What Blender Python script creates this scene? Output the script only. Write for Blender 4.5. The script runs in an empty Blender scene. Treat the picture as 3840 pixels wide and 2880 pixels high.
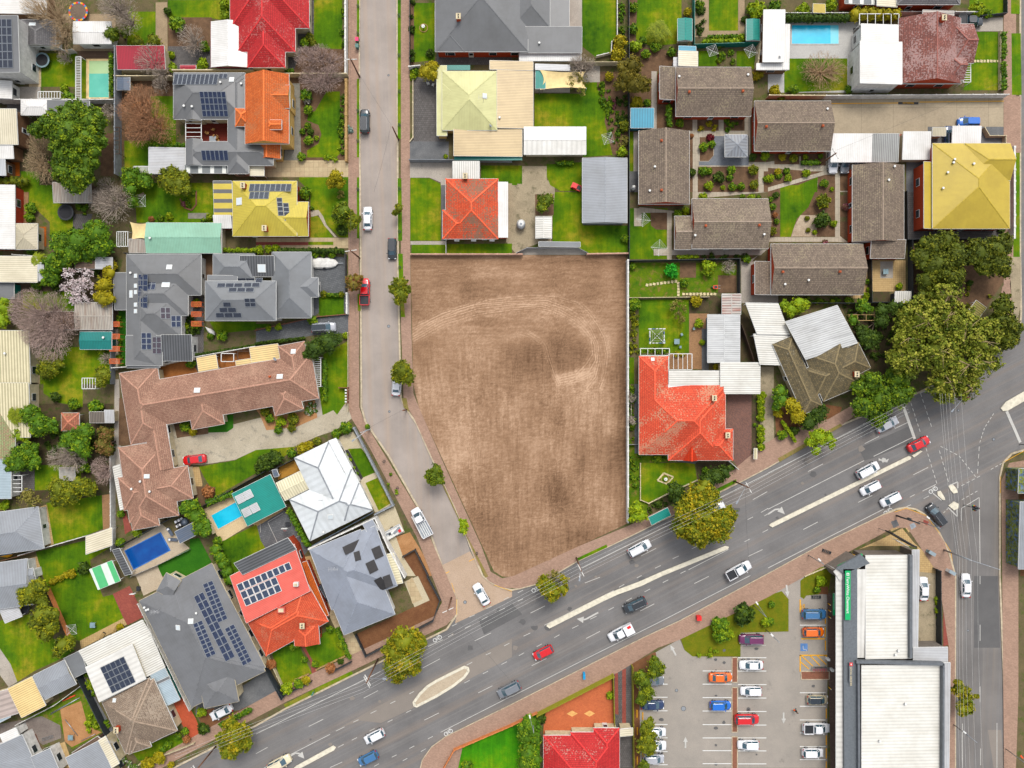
import bpy, bmesh, math, random
import numpy as np
from mathutils import Vector, Matrix
from mathutils.geometry import tessellate_polygon
R=math.radians; rnd=random.Random(7); SC=bpy.context.scene; COL=SC.collection
# ---- camera, sky, sun, exposure
H0=139.0; S0=200/3840
cam=bpy.data.objects.new('camera',bpy.data.cameras.new('camera')); COL.objects.link(cam); SC.camera=cam
cam.location=(0,0,H0); cam.data.sensor_width=36; cam.data.angle=2*math.atan(100/H0); cam.data.clip_end=2000
W0=bpy.data.worlds.new('World'); SC.world=W0; W0.use_nodes=True; nt=W0.node_tree
SUN_EL=55; SUN_AZ=12   # azimuth clockwise from picture top
sk=nt.nodes.new('ShaderNodeTexSky'); sk.sky_type='NISHITA'; sk.sun_disc=False; sk.sun_elevation=R(SUN_EL); sk.sun_rotation=R(SUN_AZ); sk.dust_density=3; sk.ozone_density=1
hs=nt.nodes.new('ShaderNodeHueSaturation'); hs.inputs['Saturation'].default_value=.30
bg=nt.nodes['Background']; bg.inputs[1].default_value=.15
nt.links.new(sk.outputs[0],hs.inputs['Color']); nt.links.new(hs.outputs[0],bg.inputs[0])
sd=bpy.data.lights.new('sun','SUN'); sd.energy=1.3; sd.angle=R(22); sd.color=(1,.95,.88); sun=bpy.data.objects.new('sun',sd); COL.objects.link(sun)
dv=Vector((math.sin(R(SUN_AZ))*math.cos(R(SUN_EL)),math.cos(R(SUN_AZ))*math.cos(R(SUN_EL)),math.sin(R(SUN_EL)))); sun.rotation_euler=dv.to_track_quat('Z','Y').to_euler()
SC.view_settings.view_transform='Standard'; SC.view_settings.look='None'; SC.view_settings.exposure=.97; SC.view_settings.gamma=1
# ---- coordinates
class _T:
    f=1.0;c=0;r=0
    def __call__(s,c,r): s.c=c;s.r=r;s.f=1.0;s.k=0
T=_T(); T(0,0)
def W_(x,y,z=0):
    nx=T.c*960+x*T.f*960/2212; ny=T.r*720+y*T.f*720/1659
    k=S0*(H0-z)/H0
    return Vector(((nx-1920)*k,-(ny-1440)*k,z))
PX=50/2212.0
def px(r): return r*T.f*PX
def pairs(p):
    if len(p)==4: x0,y0,x1,y1=p; return [(x0,y0),(x1,y0),(x1,y1),(x0,y1)]
    return [(p[i],p[i+1]) for i in range(0,len(p),2)]
def inpoly(x,y,P):
    c=False;n=len(P);j=n-1
    for i in range(n):
        xi,yi=P[i][0],P[i][1];xj,yj=P[j][0],P[j][1]
        if (yi>y)!=(yj>y) and x<(xj-xi)*(y-yi)/(yj-yi)+xi: c=not c
        j=i
    return c
BLK=[]
def gz(x,y):
    return .165 if any(inpoly(x,y,P) for P in BLK) else .012
# ---- materials
def lin(c): 
    return tuple(((v/255)/12.92 if v<=10 else (((v/255)+.055)/1.055)**2.4) for v in c)
K=.66
def col(c): 
    l=lin(c); m=sum(l)/3; return tuple(max(.002,(m+(v-m)*1.1)*K) for v in l)+(1,)
class NT:
    def __init__(s,name,rough=.8,spec=.3):
        s.m=bpy.data.materials.new(name); s.m.use_nodes=True; s.t=s.m.node_tree; s.n=s.t.nodes; s.b=s.n['Principled BSDF']; s.b.inputs['Roughness'].default_value=rough; s.b.inputs['Specular IOR Level'].default_value=spec
    def nd(s,t,**k):
        x=s.n.new('ShaderNode'+t)
        for a,v in k.items(): setattr(x,a,v)
        return x
    def lk(s,a,b): s.t.links.new(a,b)
    def noise(s,vec,scale,detail=4,rough=.6):
        x=s.nd('TexNoise'); x.inputs['Scale'].default_value=scale; x.inputs['Detail'].default_value=detail; x.inputs['Roughness'].default_value=rough
        if vec: s.lk(vec,x.inputs['Vector'])
        return x.outputs['Fac']
    def ramp(s,f,stops):
        x=s.nd('ValToRGB'); e=x.color_ramp.elements
        while len(e)<len(stops): e.new(.5)
        for i,(p,c) in enumerate(stops): e[i].position=p; e[i].color=c if len(c)==4 else (*c,1)
        s.lk(f,x.inputs[0]); return x.outputs[0]
    def mix(s,f,a,b,bl='MIX'):
        x=s.nd('Mix',data_type='RGBA',blend_type=bl)
        for i,v in ((0,f),(6,a),(7,b)):
            if isinstance(v,(int,float)): x.inputs[i].default_value=v
            elif isinstance(v,tuple): x.inputs[i].default_value=v
            else: s.lk(v,x.inputs[i])
        return x.outputs[2]
    def pos(s): return s.nd('NewGeometry').outputs['Position']
    def uv(s): return s.nd('TexCoord').outputs['UV']
    def mp(s,v,sc=(1,1,1),rot=0):
        x=s.nd('Mapping'); x.inputs['Scale'].default_value=sc; x.inputs['Rotation'].default_value=(0,0,rot); s.lk(v,x.inputs[0]); return x.outputs[0]
    def bump(s,f,d=.02,st=.6):
        x=s.nd('Bump'); x.inputs['Strength'].default_value=st; x.inputs['Distance'].default_value=d; s.lk(f,x.inputs['Height']); s.lk(x.outputs[0],s.b.inputs['Normal'])
    def out(s,c):
        if isinstance(c,tuple): s.b.inputs['Base Color'].default_value=c
        else: s.lk(c,s.b.inputs['Base Color'])
        return s.m
def dk(c,f): return tuple(max(0,min(255,v*f)) for v in c)
W1=(1,1,1,1); B0=(0,0,0,1)
def m_plain(n,c,rough=.8,amp=.12,scale=1.5,spec=.3,metal=0):
    t=NT(n,rough,spec); f=t.noise(t.pos(),scale,5); t.b.inputs['Metallic'].default_value=metal
    return t.out(t.ramp(f,[(.3,col(dk(c,1-amp))),(.7,col(dk(c,1+amp*.6)))]))
def m_metal(n,c,per=.25,dirt=(150,140,120),da=.25,con=.86):
    t=NT(n,.42,.4); uv=t.uv(); w=t.nd('TexWave',wave_profile='SIN'); w.inputs['Scale'].default_value=.314/per*1.0; t.lk(uv,w.inputs[0])
    base=t.ramp(w.outputs['Fac'],[(.15,col(dk(c,con))),(.6,col(c))])
    st=t.noise(t.mp(uv,(1.2,.12,1)),1.2,5); big=t.noise(t.pos(),.22,7,.72)
    a=t.ramp(st,[(.45,B0),(.75,(da,da,da,1))]); x=t.mix(a,base,col(dirt)); b=t.ramp(big,[(.34,(.82,.81,.79,1)),(.6,W1)])
    x=t.mix(1.0,x,b,'MULTIPLY'); t.bump(w.outputs['Fac'],.02,.12); return t.out(x)
def m_tile(n,c,c2,patch=None,pa=.5,row=.33,wid=.3,lo=.52):
    t=NT(n,.75,.25); uv=t.uv(); b=t.nd('TexBrick'); b.inputs['Scale'].default_value=1; b.inputs['Brick Width'].default_value=wid; b.inputs['Row Height'].default_value=row; b.inputs['Mortar Size'].default_value=.035; b.inputs['Mortar Smooth'].default_value=.6
    b.inputs['Color1'].default_value=col(c); b.inputs['Color2'].default_value=col(c2); b.inputs['Mortar'].default_value=col(dk(c,.55)); t.lk(uv,b.inputs[0])
    x=b.outputs['Color']
    if patch:
        f1=t.noise(t.mp(uv,(3.3,3,1)),1,2,.5); f2=t.noise(t.pos(),.22,3); mm=t.nd('Math',operation='ADD'); t.lk(f1,mm.inputs[0]); t.lk(f2,mm.inputs[1])
        x=t.mix(t.ramp(t.half(mm.outputs[0]),[(lo,B0),(lo+.05,(pa,pa,pa,1))]),x,col(patch))
    x=t.mix(1.0,x,t.ramp(t.noise(t.pos(),.5,5,.7),[(.3,(.78,.78,.78,1)),(.7,(1.0,1.0,1.0,1))]),'MULTIPLY'); t.bump(b.outputs['Fac'],-.03,.5); return t.out(x)
def _half(s,f):
    x=s.nd('Math',operation='MULTIPLY'); s.lk(f,x.inputs[0]); x.inputs[1].default_value=.5; return x.outputs[0]
NT.half=_half
def m_ground(n,c,c2,sc=.35,c3=None,th=.6,fine=6,rough=.95):
    t=NT(n,rough,.15); p=t.pos(); x=t.ramp(t.noise(p,sc,6,.7),[(.32,col(c)),(.68,col(c2))])
    if c3: x=t.mix(t.ramp(t.noise(t.mp(p,(1,1,1),.5),sc*1.7,5,.75),[(th,B0),(th+.12,(.8,.8,.8,1))]),x,col(c3))
    x=t.mix(1.0,x,t.ramp(t.noise(p,fine,3,.8),[(.3,(.72,.72,.72,1)),(.7,(1.12,1.12,1.12,1))]),'MULTIPLY'); return t.out(x)
def m_lawn(n,a,b,c,d):
    t=NT(n,.95,.1); p=t.pos(); f=t.noise(p,.11,7,.62); x=t.ramp(f,[(.36,col(a)),(.46,col(b)),(.55,col(c)),(.63,col(d))]); x=t.mix(t.ramp(t.noise(p,.7,4,.7),[(.35,(.75,.75,.75,1)),(.6,B0)]),x,col(b)); w=t.noise(t.mp(p,(1.9,.12,1),.1),1,2); x=t.mix(1.0,x,t.ramp(w,[(.35,(.86,.86,.86,1)),(.65,(1.06,1.06,1.06,1))]),'MULTIPLY')
    x=t.mix(1.0,x,t.ramp(t.noise(p,7,3,.85),[(.3,(.66,.66,.66,1)),(.7,(1.2,1.2,1.2,1))]),'MULTIPLY'); return t.out(x)
def m_paver(n,c,c2,mort,w,h,rot=0,dirt=.3,off=.5):
    t=NT(n,.9,.2); p=t.mp(t.pos(),(1,1,1),R(rot)); b=t.nd('TexBrick'); b.offset=off; b.inputs['Scale'].default_value=1; b.inputs['Brick Width'].default_value=w; b.inputs['Row Height'].default_value=h; b.inputs['Mortar Size'].default_value=min(.03,h*.08); b.inputs['Mortar Smooth'].default_value=.3
    b.inputs['Color1'].default_value=col(c); b.inputs['Color2'].default_value=col(c2); b.inputs['Mortar'].default_value=col(mort); t.lk(p,b.inputs[0])
    x=t.mix(t.ramp(t.noise(t.pos(),.35,6,.75),[(.45,B0),(.8,(dirt,dirt,dirt,1))]),b.outputs['Color'],col(dk(c,.5)))
    x=t.mix(1.0,x,t.ramp(t.noise(t.pos(),3,4,.8),[(.3,(.85,.85,.85,1)),(.7,(1.08,1.08,1.08,1))]),'MULTIPLY'); return t.out(x)
def m_leaf(n,a,b,c):
    t=NT(n,.7,.2); at=t.nd('Attribute',attribute_name='tone'); 
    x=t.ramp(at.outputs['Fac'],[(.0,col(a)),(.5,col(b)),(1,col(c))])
    x=t.mix(1.0,x,t.ramp(t.noise(t.pos(),.6,3),[(.3,(.8,.8,.8,1)),(.7,(1.1,1.1,1.1,1))]),'MULTIPLY'); return t.out(x)
def m_stripe(n,c,c2,per,duty=.45,axis=1):
    t=NT(n,.5,.3); uv=t.uv(); w=t.nd('TexWave',wave_profile='SIN',bands_direction='Y' if axis else 'X'); w.inputs['Scale'].default_value=.314/per; t.lk(uv,w.inputs[0])
    x=t.ramp(w.outputs['Fac'],[(duty,col(c)),(duty+.03,col(c2))]); x=t.mix(1.0,x,t.ramp(t.noise(t.pos(),.8,4),[(.3,(.86,.86,.86,1)),(.7,W1)]),'MULTIPLY'); return t.out(x)
def m_paint(n,c,rough=.22):
    t=NT(n,rough,.5); t.b.inputs['Coat Weight'].default_value=.6; t.b.inputs['Coat Roughness'].default_value=.05
    return t.out(t.mix(.1,col(c),t.ramp(t.noise(t.pos(),2),[(.3,col(dk(c,.8))),(.7,col(c))])))
def m_road(n,c,rot,streak,warm,sa=.5):
    t=NT(n,.9,.2); p=t.pos(); q=t.mp(p,(1,1,1),R(rot)); q2=t.mp(q,(.012,.55,1)); s=t.noise(q2,1,4,.55); s2=t.noise(t.mp(q,(.03,1.6,1)),1,3,.6)
    x=t.ramp(t.noise(p,.12,5,.6),[(.3,col(dk(c,.9))),(.7,col(dk(c,1.07)))])
    x=t.mix(t.ramp(s,[(.48,B0),(.66,(sa,sa,sa,1))]),x,col(warm)); x=t.mix(t.ramp(s2,[(.5,B0),(.68,(sa*.55,)*3+(1,))]),x,col(streak))
    x=t.mix(1.0,x,t.ramp(t.noise(p,14,2,.9),[(.3,(.8,.8,.8,1)),(.7,(1.12,1.12,1.12,1))]),'MULTIPLY'); return t.out(x)
def m_solar(n,c,c2):
    t=NT(n,.2,.3); uv=t.uv(); b=t.nd('TexBrick'); b.offset=0; b.inputs['Scale'].default_value=1; b.inputs['Brick Width'].default_value=.16; b.inputs['Row Height'].default_value=.16; b.inputs['Mortar Size'].default_value=.006
    b.inputs['Color1'].default_value=col(c); b.inputs['Color2'].default_value=col(c2); b.inputs['Mortar'].default_value=col((110,120,135)); t.lk(uv,b.inputs[0]); return t.out(b.outputs['Color'])
def m_water(n,c,c2):
    t=NT(n,.22,.35); x=t.ramp(t.noise(t.pos(),.5,4),[(.3,col(c)),(.7,col(c2))]); t.bump(t.noise(t.pos(),2.2,3),.03,.35); return t.out(x)
def m_glass(n,c): 
    t=NT(n,.04,.8); return t.out(col(c))
SPEC={
'white_metal':(m_metal,(234,232,228),.35,(190,186,176),.25,.93),'pale_grey_metal':(m_metal,(200,201,203),.3),'white_rib_metal':(m_metal,(230,228,220),.42,(175,168,150),.3,.8),'stain_white_metal':(m_metal,(206,207,206),.4,(110,112,112),.5,.85),'white_rib_shop':(m_metal,(232,230,222),.62,(200,190,170),.2,.92),'pale_panel':(m_metal,(224,222,216),.95,(190,186,176),.3,.94),
'grey_metal':(m_metal,(120,121,122),.2,(95,95,95),.2),'mid_grey_metal':(m_metal,(128,131,134),.2,(100,100,100),.2),'cool_grey_metal':(m_metal,(158,162,167),.3,(120,122,126),.25,.85),'dark_grey_metal':(m_metal,(124,125,127),.22,(95,95,95),.25),'rib_dark_metal':(m_metal,(96,98,101),.5,(70,70,70),.2,.65),'rib_grey_metal':(m_metal,(165,166,163),.35,(120,120,115),.3,.7),'slate_metal':(m_metal,(92,104,122),.35),'blue_grey_metal':(m_metal,(150,156,167),.22,(130,135,145),.2,.88),'gazebo_metal':(m_metal,(148,152,158),.6),
'red_metal':(m_metal,(168,48,62),.3,(120,40,50),.3),'pinkred_metal':(m_metal,(224,112,100),.3,(200,80,70),.3,.92),'cream_metal':(m_metal,(226,217,192),.4,(190,180,150),.3),'beige_metal':(m_metal,(200,190,165),.3,(170,160,140),.3),'pale_cream_metal':(m_metal,(236,228,196),.5),'cream_rib_metal':(m_metal,(236,208,150),.4,(190,170,130),.2,.8),'tan_metal':(m_metal,(206,182,138),.3,(170,150,115),.4,.82),'pale_yellow_metal':(m_metal,(208,206,152),.3,(170,165,115),.3,.95),'yellow_metal':(m_metal,(204,186,84),.3,(170,155,70),.5,.9),'mustard_metal':(m_metal,(194,170,72),.22,(175,150,60),.4,.92),
'teal_metal':(m_metal,(28,142,130),.3,(20,110,105),.3),'teal_dark_metal':(m_metal,(34,124,118),.3,(25,90,90),.3),'teal_panel':(m_metal,(170,190,180),.8,(60,150,140),.5),'green_metal':(m_metal,(50,130,80),.3),'mint_metal':(m_metal,(146,190,166),.3,(120,170,150),.3,.92),'blue_metal':(m_metal,(66,150,176),.5,(50,120,150),.3),'pale_blue_metal':(m_metal,(176,192,200),.3,(140,155,165),.3),
'rust_metal':(m_metal,(196,190,182),.5,(150,62,30),1.0,.7),'old_tin':(m_metal,(186,178,166),.3,(122,92,72),.8,.7),'brown_tin':(m_metal,(122,98,80),.3,(80,60,48),.7,.6),'pink_panel':(m_metal,(190,176,168),1.0,(150,135,130),.5),
'stripe_metal':(m_stripe,(118,122,122),(225,226,218),2.25,.75),'stripe_cream_metal':(m_stripe,(224,214,180),(178,170,138),.55,.5,0),'stripe_yellow_metal':(m_stripe,(206,186,90),(105,105,105),1.8,.62),'green_stripe':(m_stripe,(90,180,120),(215,225,215),3.0,.6),'olive_slat':(m_stripe,(150,142,80),(105,98,60),.4,.5,0),'grey_slat':(m_stripe,(130,120,110),(80,75,68),.3,.5,0),'olive_fence':(m_stripe,(150,148,50),(110,110,35),.35,.5,0),
'slate_tile':(m_tile,(118,116,116),(100,98,100)),'red_tile':(m_tile,(204,62,62),(186,50,54),(200,140,132),.55,.33,.3,.565),'red_tile_patchy':(m_tile,(208,66,64),(190,52,54),(200,165,150),.6,.33,.3,.57),'orange_tile':(m_tile,(226,122,70),(208,104,56),(176,120,84),.6,.33,.3,.54),'brown_tile':(m_tile,(146,130,114),(118,104,92),(168,156,126),.4,.36,.3,.55),'brown_tile_light':(m_tile,(154,138,122),(126,112,98),(174,162,134),.4,.36,.3,.53),'maroon_tile':(m_tile,(146,92,82),(122,76,68),(190,165,160),.55,.4,.6,.50),'flake_tile':(m_tile,(228,104,72),(208,86,60),(136,108,88),.9,.36,.3,.495),'flake_tile2':(m_tile,(230,100,74),(216,88,66),(196,164,134),.6,.36,.3,.525),'brown_red_tile':(m_tile,(178,138,118),(156,118,100),(190,156,134),.4),'salmon_tile':(m_tile,(186,120,96),(160,98,78),(160,160,110),.5),'green_tile':(m_tile,(176,150,120),(160,170,120),(140,170,120),.5),'mossy_tile':(m_tile,(126,112,82),(94,86,66),(168,160,140),.5,.4,.35,.60),'taupe_tile':(m_tile,(158,140,122),(140,122,106),(182,168,150),.5),'red_orange_tile':(m_tile,(222,104,74),(208,88,62),(190,134,108),.5,.33,.3,.56),'orange_red_tile':(m_tile,(214,72,42),(202,64,38)),'orange_clay':(m_tile,(206,104,40),(186,90,30)),
'white_roof_cap':(m_metal,(222,226,227),1.2,(200,205,206),.3,.96),
'white_wall':(m_plain,(222,220,214)),'cream_wall':(m_plain,(208,194,162)),'sand_wall':(m_plain,(216,178,110)),'brown_wall':(m_plain,(124,92,68)),'red_wall':(m_plain,(172,66,44)),'grey_wall':(m_plain,(142,146,150)),'cool_wall':(m_plain,(122,130,140)),'blue_grey_wall':(m_plain,(120,134,148)),'shop_wall':(m_plain,(120,112,104)),'orange_wall':(m_plain,(206,130,84)),'pink_wall':(m_plain,(198,160,140)),'sandstone':(m_paver,(190,158,110),(170,140,95),(140,115,80),.5,.25),'red_brick':(m_plain,(176,72,44),.9,.25,6),'brown_brick':(m_paver,(150,100,80),(130,85,68),(120,100,85),.25,.08),'orange_wood':(m_plain,(204,108,70)),'tan_wood':(m_plain,(176,148,100)),'dark_wood':(m_plain,(84,66,54)),'road_paint':(m_ground,(206,204,198),(188,186,180),.6,(160,156,150),.6),'white_paint':(m_plain,(226,226,222),.6,.06,8),'yellow_paint':(m_plain,(232,172,24),.7,.1,6),'blue_paint':(m_plain,(92,128,176)),'grey_paint':(m_plain,(150,156,162)),'red_paint':(m_plain,(220,60,60),.4,.05),'cyan_paint':(m_plain,(40,150,200),.4,.05),'pink_plastic':(m_plain,(232,60,110),.4,.05),'green_plastic':(m_plain,(82,120,112),.4,.05),'orange_plastic':(m_plain,(230,90,60),.5,.05),
'dark_metal':(m_plain,(52,58,62),.5,.1),'steel':(m_plain,(165,170,174),.35,.05,3,.5,.6),'pole_wood':(m_plain,(112,80,62)),'dark_plastic':(m_plain,(44,46,50),.5),'wicker':(m_plain,(176,132,82)),'grey_plastic':(m_plain,(128,150,156),.5),'canvas':(m_plain,(176,172,164)),'sail_cream':(m_plain,(232,208,154),.8,.06),'bark':(m_plain,(112,96,82)),'pale_bark':(m_plain,(158,140,104)),'cloth_white':(m_plain,(230,230,232)),'concrete_k':(m_plain,(190,176,152),.9,.15),'white_k':(m_plain,(218,211,192),.8,.1),'terracotta':(m_plain,(176,92,60)),'stone':(m_plain,(206,192,152)),'wire':(m_plain,(70,72,74)),'wire2':(m_plain,(205,205,200)),'antenna':(m_plain,(190,190,190)),'rust':(m_plain,(140,80,50)),
'lawn':(m_lawn,(50,86,12),(82,116,16),(120,136,26),(150,144,52)),'lawn_bright':(m_lawn,(44,104,8),(66,136,12),(96,150,18),(110,150,24)),'lawn_patchy':(m_ground,(62,100,18),(106,124,30),.5,(134,112,66),.52),'grass_verge':(m_lawn,(50,92,12),(84,122,18),(112,132,30),(140,130,60)),'weed_verge':(m_ground,(150,128,92),(128,122,60),.9,(92,112,36),.55),'grass_carpark':(m_ground,(92,108,24),(122,118,36),.8,(134,112,60),.62),'artificial_turf':(m_ground,(44,98,24),(58,112,30),.5),'green_strip':(m_ground,(60,90,30),(90,80,40),1),
'gravel':(m_ground,(150,132,108),(172,152,124),.6),'mulch':(m_ground,(92,72,56),(124,98,76),.7,(70,82,34),.62),'mulch_brown':(m_ground,(112,76,54),(134,96,68),.5,(94,64,46),.6),'black_mulch':(m_ground,(52,50,50),(70,66,64),1),'dark_soil':(m_ground,(66,58,44),(92,80,58),.5,(58,78,28),.52),'red_soil':(m_ground,(146,94,54),(168,112,70),.5,(92,72,44),.6),'soil_orange':(m_ground,(168,124,86),(188,144,104),.4,(140,98,64),.58),'white_gravel':(m_ground,(160,142,120),(196,180,158),.7),'gravel_dark':(m_ground,(120,110,104),(140,130,122),.5),'pebble':(m_ground,(182,166,144),(196,182,160),.5),'yard':(m_ground,(92,84,62),(116,104,76),.35,(74,92,34),.5),
'concrete':(m_ground,(164,156,146),(184,176,164),.3,(128,122,112),.6),'concrete_old':(m_ground,(150,138,116),(178,164,138),.35,(112,106,84),.55),'drive_concrete':(m_ground,(172,162,142),(192,182,162),.3,(134,130,118),.55),'pale_concrete':(m_ground,(192,180,152),(204,192,166),.3),'dark_concrete':(m_ground,(96,98,100),(124,124,124),.3),'concrete_road':(m_ground,(178,156,134),(192,170,150),.25,(166,150,136),.6),'paving':(m_paver,(196,178,144),(184,164,132),(160,144,116),.9,.9,0,.25,0),'slab_concrete':(m_paver,(178,164,140),(168,154,132),(134,124,106),6.2,6,0,.3,0),'path':(m_paver,(186,176,158),(176,166,148),(150,142,126),.7,1.5,0,.15,0),'stone_paving':(m_ground,(186,184,180),(198,196,190),.3),'pool_deck_tan':(m_ground,(204,182,144),(216,194,156),.3),'paving_tan':(m_paver,(198,170,124),(186,158,114),(160,136,98),.4,.4,0,.2,0),
'dark_paving':(m_paver,(110,106,104),(96,92,90),(76,74,70),.4,.4),'dark_pavers':(m_paver,(112,114,116),(98,100,102),(80,82,84),.5,.35,-14),'grey_pavers':(m_paver,(128,132,138),(116,120,126),(96,98,100),.4,.2),'crazy_paving':(m_ground,(122,120,112),(152,148,136),.9),'brick_paving':(m_paver,(168,130,96),(150,116,86),(130,104,80),.25,.15,20),'red_pavers':(m_paver,(160,88,76),(144,76,68),(124,80,70),.3,.15,20),'red_pavers2':(m_paver,(196,98,70),(180,86,62),(150,84,64),.3,.15,27),'orange_pavers':(m_paver,(206,118,80),(190,104,72),(168,104,76),.25,.12),'sand_pavers':(m_plain,(224,172,110)),'herringbone':(m_paver,(136,100,88),(112,86,80),(96,78,70),.25,.13,45),'pavers_dark':(m_paver,(118,98,88),(104,86,78),(90,76,68),.4,.3),'footpath':(m_paver,(176,146,128),(158,130,114),(142,120,104),.34,.17,12,.25),'timber_deck':(m_paver,(116,94,78),(98,80,66),(70,58,48),3,.14),'red_deck':(m_paver,(120,50,38),(104,42,34),(70,30,26),3,.14),'orange_deck':(m_paver,(172,94,30),(158,84,26),(120,64,24),3,.14),'wood_deck':(m_paver,(190,142,72),(176,130,66),(130,98,54),3,.14),'deck_brown':(m_paver,(118,84,68),(104,74,60),(80,60,50),.4,.4),
'asphalt_main':(m_road,(119,117,116),-27,(150,146,142),(140,127,116),.45),'asphalt_quiet':(m_road,(164,154,146),88,(178,166,154),(172,152,134),.5),'asphalt_right':(m_road,(120,117,115),92,(146,141,136),(136,126,116),.45),'asphalt_dark':(m_ground,(98,97,97),(108,107,106),.3,None,.6,14),'asphalt_light':(m_ground,(136,129,122),(146,138,130),.15,None,.6,14),'carpark':(m_ground,(152,146,138),(170,162,152),.16,(124,120,114),.62,9),
'solar_blue':(m_solar,(16,32,66),(12,24,52)),'solar_black':(m_solar,(34,38,50),(28,30,40)),'solar_grey':(m_solar,(64,68,74),(52,56,62)),'solar_brown':(m_solar,(70,56,62),(58,48,54)),'solar_matt':(m_plain,(52,50,50),.5),'solar_grid':(m_solar,(36,42,60),(30,36,50)),'solar_white':(m_solar,(54,66,86),(46,56,76)),'glass_dark':(m_glass,(34,44,52)),'glass_car':(m_glass,(58,84,96)),'glass_skylight':(m_glass,(210,218,220)),
'pool_turq':(m_water,(96,178,160),(112,192,172)),'pool_step':(m_water,(168,196,146),(178,204,156)),'pool_blue':(m_water,(48,180,214),(64,196,224)),'pool_light':(m_water,(118,204,220),(130,212,226)),'pool_deep':(m_water,(16,66,134),(22,84,152)),
'pale_pool':(m_plain,(222,196,146)),'blue_pool':(m_plain,(196,192,184)),'deep_pool':(m_plain,(62,112,180)),'turq_pool':(m_plain,(206,190,160)),
'L_dense':(m_leaf,(46,74,8),(88,116,12),(136,152,26)),'L_green':(m_leaf,(48,82,12),(88,124,22),(140,160,38)),'L_olive':(m_leaf,(66,82,10),(112,120,20),(156,152,38)),'L_olive_dark':(m_leaf,(70,70,22),(104,94,28),(134,118,44)),'L_dark':(m_leaf,(40,62,16),(62,84,22),(88,108,30)),'L_round':(m_leaf,(56,76,8),(98,116,14),(144,150,30)),'L_lime':(m_leaf,(96,124,20),(132,156,30),(168,178,44)),'L_yellow':(m_leaf,(120,120,16),(158,146,24),(186,166,40)),'L_vivid':(m_leaf,(28,124,30),(48,150,40),(80,170,50)),'L_gum':(m_leaf,(74,92,24),(120,130,42),(166,164,72)),'L_gum_dark':(m_leaf,(54,68,16),(86,96,24),(122,124,38)),'L_plane':(m_leaf,(80,100,12),(128,130,18),(172,152,30)),'L_sparse':(m_leaf,(110,110,50),(134,126,60),(150,140,80)),'L_palm':(m_leaf,(92,108,24),(124,138,34),(150,158,50)),'L_blossom':(m_leaf,(190,168,168),(222,206,204),(236,226,224)),'L_rust':(m_leaf,(134,86,50),(162,106,66),(182,130,88)),'L_red':(m_leaf,(86,22,30),(112,30,38),(130,44,48)),'L_pink':(m_leaf,(150,70,100),(110,90,50),(186,120,140)),'L_flower':(m_leaf,(60,84,40),(120,110,100),(226,222,214)),'L_rose':(m_leaf,(60,98,30),(104,130,44),(228,226,214)),'L_silver':(m_leaf,(120,150,140),(150,176,164),(186,200,190)),'L_red_green':(m_leaf,(96,98,30),(124,104,46),(140,84,56)),'L_rust_green':(m_leaf,(70,88,28),(112,96,44),(160,112,80)),
'T_bare':(m_plain,(178,164,150)),'T_brown':(m_plain,(186,162,130)),'T_rust':(m_plain,(180,136,104)),'T_pink':(m_plain,(180,158,148)),'T_fan':(m_plain,(184,156,122)),
'mural':(m_ground,(40,44,50),(150,160,70),1.2,(90,120,190),.5),'tyre':(m_plain,(26,26,28),.9),'alloy':(m_plain,(150,152,156),.35),'lamp_red':(m_plain,(170,20,20),.25),'lamp_clear':(m_plain,(226,228,230),.15),'skin':(m_plain,(190,140,110)),'hair':(m_plain,(50,36,28)),'cloth_black':(m_plain,(34,34,38)),'cloth_orange':(m_plain,(220,96,48)),'cloth_blue':(m_plain,(50,90,150)),'sign_green':(m_plain,(16,166,100),.5,.03),'sign_black':(m_plain,(36,36,38),.5,.03),
}
CARC={'white':(232,232,234),'black':(40,44,48),'navy':(36,54,90),'blue':(22,108,196),'silver':(176,178,184),'grey':(120,124,130),'red':(204,22,44),'orange':(226,112,36),'cream':(226,214,184),'plum':(104,40,84),'beige':(182,172,146),'blue_grey':(66,112,156)}
for k_,v_ in CARC.items(): SPEC['car_'+k_]=(m_paint,v_)
_M={}
def mat(n):
    if n not in _M:
        s=SPEC[n]; _M[n]=s[0](n,*s[1:])
    return _M[n]
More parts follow.
